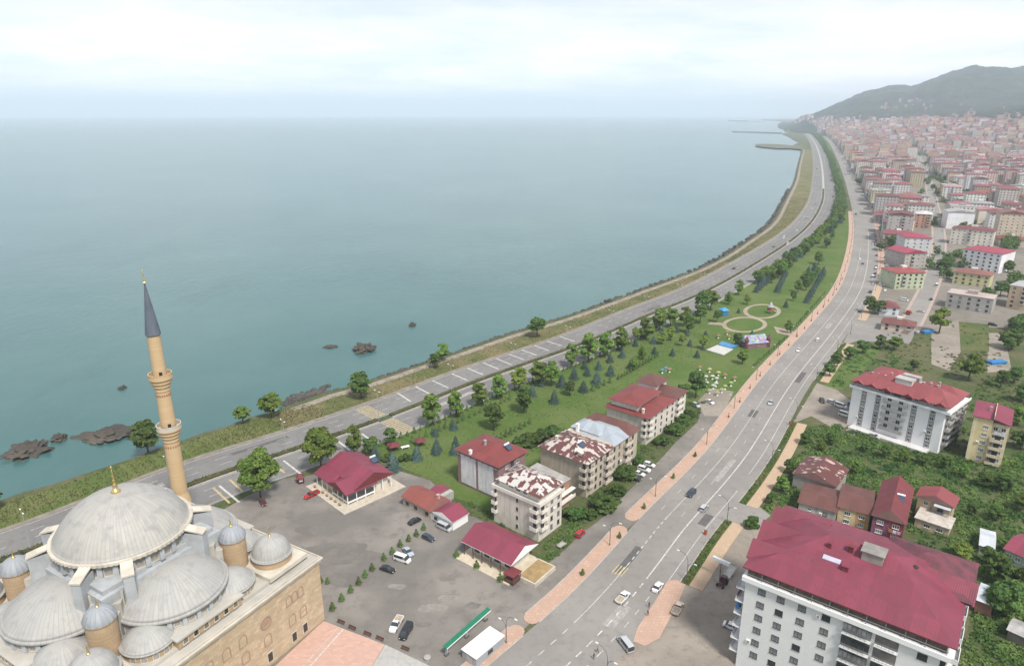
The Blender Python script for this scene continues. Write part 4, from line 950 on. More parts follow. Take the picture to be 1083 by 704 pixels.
# ------------------------------------------------------------------ narrow yellow block
ZY = 17.5
fr = Frame((1069.4, 447.5), (1071.6, 415.6), (1031, 438.5), ZY, ly=None); DX, DY = 13.0, fr.ly
ye = thing('apartment_building', 'narrow pale yellow apartment block with a crimson roof in two steps', 'apartment building', fr.w(0, 0), fr.ang)
dims = (DX, DY); YEL = plaster('yellow_wall', (.62, .52, .30)); YEL2 = plaster('pale_yellow_wall', (.66, .58, .38))
MB().box(0, DX, DY*.46, DY, -2, ZY-.2).build('wall', YEL, ye); MB().box(.8, DX, 0, DY*.4597, -2, ZY-1.6).build('wall', YEL2, ye)
MB().box(-.03, .02, DY*.9, DY-.003, -2, ZY-.3).build('corner_strip', YEL2, ye)
zs = [2.2+2.95*i for i in range(5)]
windows(ye, dims, 'x0', [DY*.63], zs, 1.7, 1.4, 'pvc', 2, .7)
windows(ye, dims, 'x0', [DY*.36, DY*.14], zs, 1.3, 1.4, 'pvc', 1, .3, inset=.8)
YB = plaster('yellow_balcony', (.56, .48, .34))
for i, z in enumerate(zs[:-1]):
    balconies(ye, dims, 'x0', DY*.25, [z-1.2], DY*.42, 1.3, True, YB, YB, .9)
windows(ye, dims, 'y1', [3, 8], zs, 1.2, 1.3)
rb = MB(); rb.add([(-.5, DY*.46, ZY), (-.5, DY+.5, ZY), (DX+.5, DY+.5, ZY+1.2), (DX+.5, DY*.46, ZY+1.2), (-.5, DY*.46, ZY-.2), (-.5, DY+.5, ZY-.2), (DX+.5, DY+.5, ZY+1), (DX+.5, DY*.46, ZY+1)], [(3, 2, 1, 0), (0, 1, 5, 4), (1, 2, 6, 5), (2, 3, 7, 6), (3, 0, 4, 7), (4, 5, 6, 7)])
rb.add([(-.6, -.4, ZY-.9), (-.6, DY*.455, ZY+.4), (DX+.4, DY*.455, ZY+1.5), (DX+.4, -.4, ZY+.3), (-.6, -.4, ZY-1.1), (-.6, DY*.455, ZY+.2), (DX+.4, DY*.455, ZY+1.3), (DX+.4, -.4, ZY+.1)], [(3, 2, 1, 0), (0, 1, 5, 4), (1, 2, 6, 5), (2, 3, 7, 6), (3, 0, 4, 7), (4, 5, 6, 7)])
rf = rb.build('roof', [CRIM], ye); MB().box(-.62, DX+.42, DY*.448, DY*.463, ZY+.45, ZY+1.75).build('ridge_wall', YEL2, rf)
chimney(rf, 7, DY*.6, ZY+.4, ZY+1.9, .6)
cab = link('laundry', MB().box(-.9, -.84, .6, DY*.38, 12.6, 13.6).mesh('laundry', mat('laundry_cloth', (.55, .56, .62), .9, .3, 3)), ye)

# ------------------------------------------------------------------ apartment houses between the park and the boulevard
def block(label, O, X, Y, z, wall, floors, roofm, rise, oh=.7, gable=None, soff=None, ridge=None, name='apartment_building', base=-.4, group=None):
    fr = Frame(O, X, Y, z); t_ = thing(name, label, 'apartment building', fr.w(0, 0), fr.ang)
    MB().box(0, fr.lx, 0, fr.ly, base, z).build('wall', wall, t_); rf = None
    if roofm is not None:
        rb = hip(MB(), 0, fr.lx, 0, fr.ly, z+.02, rise, oh, .2, gable=gable, ridge=ridge); rf = rb.build('roof', [roofm, soff or SOFF], t_)
    return t_, fr, (fr.lx, fr.ly), rf
# mauve house with white panels
MAUVE = brick_mat('mauve_wall', (.27, .17, .17), (.31, .20, .195), (.22, .15, .15), .6, .3, .03)
zc0 = 13.4
mv, fr, dims, rf = block('mauve four-storey apartment house with two tall white panels and a red hip roof', (527, 492.5), (550, 474.2), (489, 472), zc0-.6, MAUVE, 4, RED1, 3.0, .9)
for f in (.73, .30): MB().box(-.12, .03, dims[1]*f-dims[1]*.185, dims[1]*f+dims[1]*.185, 1.0, zc0-1.9).build('panel', plaster('white_panel', (.60, .60, .61)), mv)
zs = [2.0+2.9*i for i in range(4)]
windows(mv, dims, 'y0', [dims[0]*.3, dims[0]*.7], zs, 1.3, 1.3)
balconies(mv, dims, 'y1', dims[0]*.5, [z-1.1 for z in zs[1:]], dims[0]*.7, 1.3, True, plaster('pink_white_balcony', (.58, .5, .5)))
balconies(mv, dims, 'y0', dims[0]*.5, [z-1.1 for z in zs[1:]], dims[0]*.4, 1.0, False, CONC, RAIL)
MB().box(-.35, -.1, .2, dims[1]-.2, zc0-2.1, zc0-1.95).build('eaves_beam', WHITEP, mv)
mb = MB()
for i in range(7): y = dims[1]*(i+.5)/7; mb.box(-.6, -.5, y-.06, y+.06, zc0-1.95, zc0-.85)
mb.build('eaves_post', MAROON, mv)
chimney(rf, dims[0]*.35, dims[1]*.55, zc0+.5, zc0+3.2, .7); chimney(rf, -.2, dims[1]*.66, zc0-.6, zc0+.9, .8, WHITEP)
solar_heater(fr.w(dims[0]*.62, dims[1]*.16, zc0+1.2), fr.ang, 'solar water heater with white tank on the red roof of the mauve house')
# cream house with peeling roof
CREAM = plaster('cream_wall', (.58, .54, .475)); CREAM2 = plaster('cream_wall_pale', (.66, .63, .57))
cr, fr, dims, rf = block('cream apartment house with an attic under a peeling white and rust roof', (570, 535.5), (591, 517), (525, 513), 11.9, CREAM, 4, None, 0)
ex_ = 7.5
MB().box(dims[0]+.003, dims[0]+ex_, 2.5, dims[1]-2.0, -.4, 11.6).build('rear_wing', plaster('brick_red_wing', (.30, .17, .12)), cr)
MB().box(-.5, dims[0]+.4, -.7, dims[1]+.5, 11.9, 12.25).box(-.5, -.35, -.7, dims[1]+.5, 12.253, 13.0).box(-.347, dims[0]+.4, -.7, -.55, 12.253, 13.0).box(-.347, dims[0]+.4, dims[1]+.35, dims[1]+.5, 12.253, 13.0).build('attic_parapet', CREAM2, cr)
MB().box(1.2, dims[0]-.3, .8, dims[1]-1.2, 12.253, 14.6).build('attic_wall', CREAM2, cr)
rf = hip(MB(), .8, dims[0]+.3, .3, dims[1]-.8, 14.6, 3.0, .5, .2).build('roof', [RUST, SOFF], cr)
zs = [2.0+2.95*i for i in range(4)]
windows(cr, dims, 'x0', [dims[1]*.47], zs, .7, 1.1, 'dark', 0, 0); windows(cr, dims, 'x0', [dims[1]*.35, dims[1]*.5, dims[1]*.66], [13.7], 1.6, 1.1, 'pvc', 1, .2, inset=1.2)
windows(cr, dims, 'y0', [dims[0]*.55, dims[0]*.85], zs, 1.1, 1.5, 'dark', 1, .2)
for z in zs: pass
balconies(cr, dims, 'x0', dims[1]*.08, [z-1.1 for z in zs[1:]], dims[1]*.15, 1.1, True, CREAM2)
balconies(cr, dims, 'y0', dims[0]*.16, [z-1.1 for z in zs[1:]], dims[0]*.3, 1.2, True, CREAM2)
balconies(cr, dims, 'x0', dims[1]*.96, [z-1.1 for z in zs[1:]], dims[1]*.10, 1.1, True, CREAM2)
MB().box(dims[0]+1, dims[0]+ex_+1.4, 1.0, 2.45, 5.4, 5.6).box(dims[0]+1, dims[0]+ex_+1.4, 1.0, 2.45, 8.2, 8.4).box(dims[0]+1, dims[0]+ex_+1.4, 1.0, 1.1, 5.6, 6.5).build('rear_balcony', CREAM2, cr)
windows(cr, dims, 'y0', [dims[0]+3.6], [7.2, 10], 1.4, 1.6, 'dark', 0, 0, inset=2.5)
MB().add([(dims[0]-.2, 2.2, 11.62), (dims[0]+ex_+.4, 2.2, 11.62), (dims[0]+ex_+.4, dims[1]-1.8, 12.6), (dims[0]-.2, dims[1]-1.8, 12.6), (dims[0]-.2, dims[1]-1.8, 11.62), (dims[0]+ex_+.4, dims[1]-1.8, 11.62)], [(0, 1, 2, 3), (0, 4, 5, 1), (1, 5, 2), (2, 5, 4, 3), (3, 4, 0)]).build('wing_roof', [mat('grey_flat_roof', (.30, .285, .265), .9, .2, .5)], cr)
# long beige house, two roofs
BEIGE = plaster('beige_wall', (.43, .375, .30), .12); BEIGE2 = plaster('beige_balcony', (.50, .45, .385))
zb = 12.3
be, fr, dims, rf = block('long beige apartment house with one rusty and one grey-blue roof', (621, 491), (669, 453), (576, 470.5), zb, BEIGE, 4, None, 0)
h1 = dims[0]*.47
RUST3 = roof_mat('patched_sheet_roof', (.13, .050, .045), .5, .4, .3, (.07, .04, .03), rust=(.70, (.46, .41, .37)))
r1_ = hip(MB(), -.3, h1, -.4, dims[1]+.3, zb+.5, 3.2, .5, .2).build('roof', [RUST3, SOFF], be)
MB().add([(h1*.1, .0, zb+.9), (h1*.62, .0, zb+.9), (h1*.5, dims[1]*.46, zb+3.75), (h1*.05, dims[1]*.30, zb+2.6), (h1*.1, .0, zb+.55), (h1*.62, 0, zb+.55), (h1*.5, dims[1]*.46, zb+3.4), (h1*.05, dims[1]*.3, zb+2.2)], [(0, 1, 2, 3), (4, 5, 1, 0), (5, 6, 2, 1), (6, 7, 3, 2), (7, 4, 0, 3)]).build('patched_roof_slope', [RUST], r1_)
MB().box(-.4, dims[0]+.2, -.5, dims[1]+.4, zb, zb+.3).build('eaves_slab', CREAM2, be)
MB().box(.4, dims[0]-.4, .5, dims[1]-.5, zb+.303, zb+.7).build('attic_wall', BEIGE, be)
r2_ = hip(MB(), h1+.7, dims[0]-.4, -.2, dims[1]*.95, zb+.45, 2.0, .5, .2).build('roof', [GREYR, CONC], be)
hip(MB(), h1+2.5, dims[0]*.8, dims[1]*.38, dims[1]*.98, zb+1.5, 2.2, .3, .2).build('roof_cap', [GREYR, WHITEP], r2_)
hip(MB(), dims[0]*.80, dims[0]+.4, -.45, dims[1]+.3, zb+.62, 2.9, .4, .2).build('roof', [BROWN, SOFF], be)
chimney(r2_, h1+1.2, dims[1]*.8, zb+.8, zb+3.6, .9, WHITEP); chimney(r2_, h1+7.5, dims[1]*.75, zb+.8, zb+3.2, .7, CONC); chimney(r1_, h1*.35, dims[1]*.85, zb+.8, zb+3.0, .8, CREAM)
zs = [1.9+3.0*i for i in range(4)]
windows(be, dims, 'y0', [dims[0]*f for f in (.17, .26, .52, .62, .9)], zs, 1.1, 1.4, 'dark', 1, .3)
balconies(be, dims, 'y0', dims[0]*.05, [z-1.1 for z in zs[1:]], dims[0]*.09, 1.2, True, BEIGE2)
balconies(be, dims, 'y0', dims[0]*.38, [z-1.1 for z in zs], dims[0]*.14, 1.3, True, BEIGE2)
balconies(be, dims, 'y0', dims[0]*.77, [z-1.1 for z in zs], dims[0]*.14, 1.3, True, BEIGE2)
balconies(be, dims, 'x0', dims[1]*.06, [z-1.1 for z in zs[1:]], dims[1]*.12, 1.2, True, BEIGE2)
MB().box(-.05, .02, dims[1]*.47, dims[1]*.49, 0, zb-.1).build('downpipe', CONC, be)
solar_heater(fr.w(h1*.33, dims[1]*.30, zb+2.7), fr.ang, 'solar water heater on the rusty end of the long beige roof')
# cream house with tiered red roof
zt = 11.4
ti, fr, dims, rf = block('cream apartment house with tiered red and brown roofs beside the park', (684.5, 441.5), (720, 411), (646, 427), zt, CREAM, 4, None, 0)
k1 = dims[0]*.62
r1_ = hip(MB(), -.2, k1+1, -.3, dims[1]+.2, zt, 2.8, .8, .2).build('roof', [RED1, SOFF], ti)
MB().box(1.2, k1-2.5, 5.0, dims[1]-1.2, zt+.8, zt+3.3).build('upper_wall', CREAM2, ti)
hip(MB(), .6, k1-2.2, 4.4, dims[1]-.8, zt+3.3, 2.0, .6, .2).build('roof', [RED1, SOFF], ti)
hip(MB(), k1+1.8, dims[0], -.4, dims[1]+.2, zt-.02, 2.4, .6, .2).build('roof', [BROWN, SOFF], ti)
MB().box(k1+2, dims[0]-1, dims[1]*.5, dims[1]-.8, zt+.5, zt+3.4).build('upper_wall', WHITEP, ti)
hip(MB(), k1+1.6, dims[0]-.6, dims[1]*.46, dims[1]-.4, zt+3.4, 1.9, .5, .2).build('roof', [BROWN, SOFF], ti)
zs = [1.8+2.75*i for i in range(4)]
windows(ti, dims, 'y0', [dims[0]*f for f in (.22, .36, .50, .64, .92)], zs, 1.1, 1.4, 'dark', 1, .3)
balconies(ti, dims, 'y0', dims[0]*.06, [z-1.1 for z in zs[1:]], dims[0]*.11, 1.2, True, CREAM2); balconies(ti, dims, 'y0', dims[0]*.79, [z-1.1 for z in zs[1:]], dims[0]*.16, 1.2, True, CREAM2)
balconies(ti, dims, 'x0', dims[1]*.05, [z-1.1 for z in zs[1:]], dims[1]*.1, 1.1, True, CREAM2)
chimney(r1_, 1.2, 2.4, zt+.6, zt+2.4, .8, CREAM2)

# ------------------------------------------------------------------ restaurant, long shed, cafe
zr_ = 5.0
O, X, Y = (367, 524), (412, 502), (337.5, 499.5)
fr = Frame(O, X, Y, 4.0); A_, B_ = fr.lx, fr.ly
re_ = thing('restaurant', 'low restaurant with a broad crimson roof and a porch wing on a paved terrace', 'restaurant', fr.w(0, 0), fr.ang)
MB().box(-3.2, A_+3, -3.0, B_+1, -.3, .28).build('terrace', mat('terrace_paving', (.46, .41, .33), .9, .12, .6), re_)
MB().box(-3.5, -3.2, -3.3, B_+1, -.3, .42).box(-3.197, A_+3, -3.3, -3.0, -.3, .42).build('terrace_edge', MARB, re_)
MB().box(1.2, A_-1, 1.2, B_-1.5, .28, zr_-1.1).build('wall', plaster('restaurant_wall', (.58, .53, .45)), re_)
rb = MB(); hip(rb, 3.5, A_, .5, B_, zr_, 3.4, .8, .2, gable='y'); hip(rb, 0, A_*.6, .2, B_*.52, zr_-.4, 2.2, .8, .2, gable='x'); hip(rb, .2, 6, B_*.5, B_*.98, zr_-.6, 1.6, .7, .2, gable='y')
rf = rb.build('roof', [CRIM, MAROON], re_)
mb = MB()
for x in np.linspace(.2, A_-.4, 6): mb.box(x-.12, x+.12, .1, .34, .283, zr_-.5)
for y in np.linspace(2.8, B_-.3, 6): mb.box(.08, .32, y-.12, y+.12, .283, zr_-.5)
mb.build('porch_post', WHITEP, re_)
MB().box(.4, A_*.6, .18, .26, .9, 1.5, 0).box(.18, .26, .4, B_*.5, .9, 1.5, 0).box(.4, A_*.6, .2, .24, 1.503, 3.0, 1).box(.2, .24, .4, B_*.5, 1.503, 3.0, 1).build('porch_glazing', [WHITEP, GLASS], re_)
ti_ = MB().box(-.6, .6, -.35, .35, .70, .76).box(-.06, .06, -.06, .06, 0, .7).mesh('dining_table', mat('table_wood', (.32, .22, .13), .7, .15))
for k, (x, y) in enumerate([(-1.7, 2), (-1.7, 4.6), (-1.7, 7.2), (-1.7, 9.8), (-1.7, 12.4), (-1.7, B_-2)]):
    q = fr.w(x, y, .28); o_ = link('dining_table', ti_, None, q, fr.ang+PI/2); tag(o_, 'wooden table on the restaurant terrace, '+ordn(k)+' from its front corner', 'table', 'terrace tables')
solar_heater(fr.w(A_-.8, B_*.46, zr_+1.6), fr.ang, 'solar water heater on the restaurant roof beside dark spruce')
# long red shed
zs_ = 3.6
O, X, Y = (425.5, 524), (432, 507.5), None
a, b, c = P(426, 524, zs_), P(470, 547, zs_), P(436, 509, zs_)
u = (b-a); ang = math.atan2(u.y, u.x); ln_ = u.length; n_ = Vector((-math.sin(ang), math.cos(ang), 0)); dp = abs((c-a).dot(n_))
sh_ = thing('long_shed', 'long low shed with a faded red roof and a white end room', 'shed', (a.x, a.y, 0), ang)
MB().box(0, ln_*.68, 0, dp, -.3, zs_-.2).build('wall', plaster('shed_wall', (.40, .35, .30), .2), sh_)
MB().box(ln_*.685, ln_+3, .6, dp-.8, -.3, zs_-.5).build('end_room', WHITEP, sh_)
hip(MB(), 0, ln_*.68, 0, dp, zs_-.2, 1.9, .5, .15, gable='x').build('roof', [roof_mat('faded_red_roof', (.25, .07, .055), .35, .4, .35, (.16, .09, .07)), SOFF], sh_)
hip(MB(), ln_*.70, ln_+3, .6, dp-.8, zs_-.5, 1.6, .4, .15, gable='y').build('end_roof', [CRIM, WHITEP], sh_)
MB().box(ln_*.2, ln_*.5, dp+.8, dp+5.5, -.3, 3.0).build('rear_room', CONC, sh_); hip(MB(), ln_*.18, ln_*.4, dp+.5, dp+5.8, 3.0, .7, .2, .12, gable='x').build('rear_roof', [CRIM, SOFF], sh_)
chimney(sh_, ln_*.6, dp*.6, zs_+.8, zs_+2.6, .9, plaster('shed_chimney', (.45, .3, .28)))
for x in (2, 6, 11, 15): on_face(sh_, (ln_, dp), 'y0', x, 1.7, window_mesh(1.4, 1.1, 'dark', 1))
# cafe with gable roof
zc_ = 4.6
a, b, c = P(491, 571, zc_), P(541, 595.5, zc_), P(565, 574, zc_)
u = b-a; ang = math.atan2(u.y, u.x); ln_ = u.length; n_ = Vector((-math.sin(ang), math.cos(ang), 0)); dp = abs((c-b).dot(n_))
ca_ = thing('cafe', 'small cafe with a crimson gable roof and an open tan terrace', 'cafe', (a.x, a.y, 0), ang)
MB().box(-.5, ln_+1.5, -3.2, dp, -.3, .3).build('terrace', mat('cafe_terrace', (.50, .44, .34), .9, .12, .6), ca_)
MB().box(1, ln_-1.5, 2.0, dp-1, .3, zc_-.2).build('wall', plaster('cafe_wall', (.62, .58, .52)), ca_)
hip(MB(), 0, ln_, -.4, dp, zc_, 2.7, .5, .18, gable='x').build('roof', [CRIM, WHITEP], ca_)
mb = MB()
for x in np.linspace(.3, ln_-.3, 6): mb.box(x-.1, x+.1, -.5, -.3, .3, zc_-.18)
mb.build('porch_post', mat('dark_wood', (.12, .06, .04), .8, .2), ca_)
for x in np.linspace(3, ln_-3, 4): on_face(ca_, (ln_, dp), 'y0', x, 1.8, window_mesh(1.8, 1.6, 'dark', 1), inset=2.0)
MB().box(ln_+1.5, ln_+7.5, .5, dp-1, -.3, 1.2).box(ln_+1.9, ln_+7.1, .9, dp-1.4, 1.203, 1.25, 1).build('side_terrace', [MARB, mat('tan_deck', (.30, .21, .10), .9, .2, .6)], ca_)
kb = MB().box(ln_-.5, ln_+2.6, -2.6, .8, .3, 1.3).box(ln_-.7, ln_+2.8, -2.8, 1.0, 2.7, 2.95, 1)
for x, y in ((-.4, -2.5), (2.4, -2.5), (-.4, .6), (2.4, .6)): kb.box(ln_+x, ln_+x+.15, y, y+.15, 1.303, 2.697)
kb.build('corner_booth', [mat('booth_wood', (.10, .05, .04), .8, .2), MAROON], ca_)

# ------------------------------------------------------------------ old houses beyond the big white roof
def old_house(label, O, X, Y, z, wall, roofm, rise, gable, oh=.5, name='house', cat='house'):
    fr = Frame(O, X, Y, z); t_ = thing(name, label, cat, fr.w(0, 0), fr.ang)
    mb = MB().box(0, fr.lx, 0, fr.ly, -.6, z)
    if gable == 'x': mb.add([(0, 0, z), (0, fr.ly, z), (0, fr.ly/2, z+rise*.93), (fr.lx, 0, z), (fr.lx, fr.ly, z), (fr.lx, fr.ly/2, z+rise*.93)], [(0, 2, 1), (3, 4, 5)])
    if gable == 'y': mb.add([(0, 0, z), (fr.lx, 0, z), (fr.lx/2, 0, z+rise*.93), (0, fr.ly, z), (fr.lx, fr.ly, z), (fr.lx/2, fr.ly, z+rise*.93)], [(0, 1, 2), (4, 3, 5)])
    mb.build('wall', wall, t_); rf = None
    if roofm: rf = hip(MB(), 0, fr.lx, 0, fr.ly, z+.03, rise, oh, .14, gable=gable).build('roof', [roofm, SOFF], t_)
    return t_, fr, (fr.lx, fr.ly), rf
RUBB = brick_mat('rubble_stone', (.34, .32, .30), (.42, .40, .37), (.27, .26, .24), .6, .35, .03, .95, .3, .6)
old_house('stone barn with a rusty red gable roof among bushes', (883.5, 514), (890, 494.5), (842, 498), 5.0, RUBB, RUST2, 2.6, 'x', .5, 'barn', 'barn')
t_, fr, dims, _ = old_house('grey shed-like house under a low brown roof, first of the row of three', (884.5, 541), (887, 519), (846, 529), 5.2, plaster('grey_house_wall', (.36, .34, .31), .2), BROWN, 1.2, 'y')
windows(t_, dims, 'x0', [dims[1]*.28], [3.4], 1.2, 1.3, 'dark', 0); windows(t_, dims, 'x0', [dims[1]*.7], [3.6], 1.0, .9)
t_, fr, dims, _ = old_house('beige and ochre house under a brown tiled roof, middle of the row of three', (920.5, 543.5), (926, 520), (887, 536), 6.0, plaster('ochre_house_wall', (.50, .40, .25), .15), BROWN, 1.6, 'y')
MB().box(-.05, .02, .1, dims[1]*.42, -.3, 5.9).build('ochre_panel', plaster('orange_wall', (.42, .24, .11), .15), t_)
windows(t_, dims, 'x0', [dims[1]*.24, dims[1]*.7], [4.3], 1.7, 1.3, 'pvc', 2, .5, inset=-.05); windows(t_, dims, 'x0', [dims[1]*.24, dims[1]*.7], [1.6], 1.7, 1.3, 'pvc', 2, .3, inset=-.05)
t_, fr, dims, rf = old_house('purple and red painted house with a steep red gable roof', (957, 553.5), (964, 516.5), (924, 543.5), 7.4, plaster('purple_wall', (.20, .075, .12), .15), MAROON, 3.2, 'x')
MB().box(-.06, .02, .1, dims[1]*.45, -.3, 7.2).build('red_panel', plaster('dark_red_wall', (.22, .04, .05), .15), t_)
windows(t_, dims, 'x0', [dims[1]*.75, dims[1]*.25], [5.6, 2.6], 1.8, 1.2, 'pvc', 2, .5, inset=-.06); windows(t_, dims, 'x0', [dims[1]*.5], [8.4], 1.8, 1.0, 'pvc', 2, .5)
balconies(t_, dims, 'x0', dims[1]*.26, [4.0], 3.4, 1.2, False, MAROON, RAIL)
q = fr.w(-1.26, dims[1]*.26, 4.05); lt = MB()
for i, c_ in enumerate(range(3)): lt.box(-1.5+1.05*i, -.6+1.05*i, -.04, .04, .0, .95, i)
tag(lt.build('laundry', [mat('cloth_orange', (.45, .13, .05), .9, .2, 3), mat('cloth_white', (.62, .56, .60), .9, .2, 3), mat('cloth_pink', (.5, .3, .36), .9, .2, 3)], None, q, fr.ang-PI/2), 'orange and white washing hung over the balcony of the purple house', 'laundry')
solar_heater(fr.w(dims[0]*.45, dims[1]*.30, 9.0), fr.ang-PI/2, 'solar water heater on the steep roof of the purple house')
t_, fr, dims, rf = old_house('cream house with a red gable roof above a flat concrete terrace', (1008, 535.5), (1014, 527), (971, 524.5), 6.6, plaster('old_cream_wall', (.46, .38, .24), .2), RED2, 2.0, 'x', .7)
MB().box(-7.5, -.01, -1.0, dims[1]*.85, -.4, 3.0).build('lower_storey', plaster('old_lower_wall', (.48, .41, .29), .15), t_)
MB().box(-7.9, -.02, -1.4, dims[1]*.85+.3, 3.0, 3.25).build('terrace_slab', ground_mat('worn_concrete', (.44, .39, .34), (.52, .48, .43), (.28, .25, .22), .35, 1.2), t_)
windows(t_, dims, 'x0', [dims[1]*.15, dims[1]*.5], [1.5], 1.7, 1.1, 'pvc', 2, .2, inset=-7.5); windows(t_, dims, 'x0', [dims[1]*.75], [4.9], 1.2, 1.2)
balconies(t_, dims, 'x0', dims[1]*.32, [3.4], dims[1]*.55, 1.6, False, CONC, RAIL)
MB().box(-2.2, -.02, .2, dims[1]*.5, 5.9, 6.05).build('tin_awning', TIN, t_)
t_, fr, dims, _ = old_house('small green and white house with a crimson roof at the edge of the garden', (1100, 596), (1103, 575), (1071, 577), 5.5, plaster('sage_wall', (.33, .40, .31), .1), CRIM, 1.5, 'y')
windows(t_, dims, 'x0', [dims[1]*.85, dims[1]*.6, dims[1]*.35], [3.9], 1.3, 1.2, 'pvc', 1, .6); windows(t_, dims, 'x0', [dims[1]*.7], [1.4], 1.3, 1.2)
for lab, O, X, Y, z, wm, rm in [('low shed with a pale blue tin roof beside the track', (1051, 580), (1056, 564), (1037.5, 578), 3.0, CONC, TIN), ('open shed with a white tin roof at the back corner of the big white house', (1050, 640), (1052, 622), (1034, 632), 4.0, plaster('brick_shed_wall', (.24, .12, .09), .2), TIN), ('dark wooden shed with a grey tin roof below the trees', (1090, 676), (1095, 664), (1067, 665), 3.0, plaster('dark_shed_wall', (.17, .15, .13), .2), mat('grey_tin', (.34, .33, .32), .8, .25, .5))]:
    old_house(lab, O, X, Y, z, wm, rm, .8, 'y', .4, 'shed', 'shed')

# ------------------------------------------------------------------ town: surveyed houses first, then the rows behind them
FOOT = []
WCOL = [((.60, .57, .52), 'pale grey'), ((.66, .64, .60), 'off-white'), ((.56, .48, .38), 'beige'), ((.60, .52, .36), 'pale yellow'), ((.55, .42, .37), 'pinkish'), ((.45, .43, .41), 'grey'), ((.70, .70, .70), 'white'), ((.50, .38, .28), 'tan')]
RCOL = [((.25, .062, .078), 'crimson'), ((.24, .072, .066), 'red'), ((.16, .055, .053), 'maroon'), ((.21, .10, .08), 'rusty'), ((.29, .12, .125), 'faded red'), ((.36, .35, .34), 'grey')]
TWALL = mat('town_wall', (.6, .6, .6), .9, .08, .4, objcol=True, var2=.12, scale2=.08)
TROOF = roof_mat('town_roof', (.3, .06, .06), .5, .4, .22, (.12, .06, .055), objcol=True)
def frac_in(t, src, period, a, b):
    n = t.nodes.new
    dv = n('ShaderNodeMath'); dv.operation = 'DIVIDE'; dv.inputs[1].default_value = period; t.links.new(src, dv.inputs[0])
    f = n('ShaderNodeMath'); f.operation = 'FRACT'; t.links.new(dv.outputs[0], f.inputs[0])
    g1 = n('ShaderNodeMath'); g1.operation = 'GREATER_THAN'; g1.inputs[1].default_value = a; t.links.new(f.outputs[0], g1.inputs[0])
    g2 = n('ShaderNodeMath'); g2.operation = 'LESS_THAN'; g2.inputs[1].default_value = b; t.links.new(f.outputs[0], g2.inputs[0])
    m_ = n('ShaderNodeMath'); m_.operation = 'MULTIPLY'; t.links.new(g1.outputs[0], m_.inputs[0]); t.links.new(g2.outputs[0], m_.inputs[1]); return m_.outputs[0]
TWALL2 = mat('town_wall_windows', (.6, .6, .6), .9, .08, .4, objcol=True, var2=.12, scale2=.08)
t, bs, n = nodes_of(TWALL2)
uvn = n('ShaderNodeTexCoord'); sp = n('ShaderNodeSeparateXYZ'); t.links.new(uvn.outputs['UV'], sp.inputs[0])
mm = n('ShaderNodeMath'); mm.operation = 'MULTIPLY'; t.links.new(frac_in(t, sp.outputs[0], 3.6, .3, .7), mm.inputs[0]); t.links.new(frac_in(t, sp.outputs[1], 2.95, .35, .8), mm.inputs[1])
src = bs.inputs['Base Color'].links[0].from_socket; t.links.new(mixrgb(t, mm.outputs[0], src, (.08, .085, .09)), bs.inputs['Base Color'])
def town_house(label, pos, ang, lx, ly, h, wc, rc, rtype='hip', wins=True, group=None, balc=True, cat='apartment building', rise=2.4):
    """pos: front-left corner as seen from the boulevard side; local x along the front"""
    t_ = thing('town_house', label, cat, pos, ang, group)
    w = MB().box(0, lx, 0, ly, -.5, h)
    if rtype == 'gable': w.add([(0, 0, h), (lx, 0, h), (lx/2, 0, h+rise*.94), (0, ly, h), (lx, ly, h), (lx/2, ly, h+rise*.94)], [(0, 1, 2), (4, 3, 5)])
    wo = w.build('wall', TWALL if wins or group is None else TWALL2, t_); wo.color = (*wc, 1)
    if rtype == 'flat':
        r_ = MB().box(-.2, lx+.2, -.2, ly+.2, h, h+.3).box(lx*.4, lx*.62, ly*.4, ly*.65, h+.303, h+2.4).build('roof', TWALL, t_); r_.color = (*rc, 1)
    else:
        r_ = hip(MB(), 0, lx, 0, ly, h+.03, rise, .6, .2, ms=0, gable='y' if rtype == 'gable' else None).build('roof', [TROOF], t_); r_.color = (*rc, 1)
        if rng.random() < .6:
            c_ = MB().box(lx*.42, lx*.58, ly*.42, ly*.6, h+rise*.5, h+rise+.9).build('stair_head', TWALL, r_); c_.color = (.62, .6, .57, 1)
    if wins:
        fl = max(2, int(h/2.9)); dims = (lx, ly)
        nf = max(2, int(lx/4.2)); us = [lx*(i+.5)/nf for i in range(nf)]
        zs = [1.7+(h-.6)/fl*i for i in range(fl)]
        bcol = balc and rng.random() < .7; bi = rng.integers(0, nf) if bcol else -1
        windows(t_, dims, 'y0', [u for i, u in enumerate(us) if i != bi], zs, 1.5, 1.35, 'pvc' if rng.random() < .6 else 'dark', 1, .3)
        if bi >= 0: balconies(t_, dims, 'y0', us[bi], [z-1.1 for z in zs[1:]], min(3.4, lx/nf*.9), 1.2, True, CONC, CONC, .9)
        ns = max(1, int(ly/5)); us = [ly*(i+.5)/ns for i in range(ns)]
        windows(t_, dims, 'x0', us, zs, 1.3, 1.3, 'pvc', 1, .3)
    c = Vector((pos[0], pos[1]))+Vector((math.cos(ang)*lx/2-math.sin(ang)*ly/2, math.sin(ang)*lx/2+math.cos(ang)*ly/2)); FOOT.append((c.x, c.y, math.hypot(lx, ly)/2*.86))
    return t_
def town_px(label, pl, pr_, h, depth, wc, rc, rtype='hip', **k):
    k['wins'] = 'blank' not in label
    """front eaves corners (pixels) at height h"""
    a, b = P(*pl, h), P(*pr_, h); u = b-a; return town_house(label, (a.x, a.y, 0), math.atan2(u.y, u.x), u.length, depth, h, wc, rc, rtype, **k)
MR, CR, RD, GY = (.17, .05, .05), (.30, .045, .075), (.28, .06, .055), (.36, .35, .34)
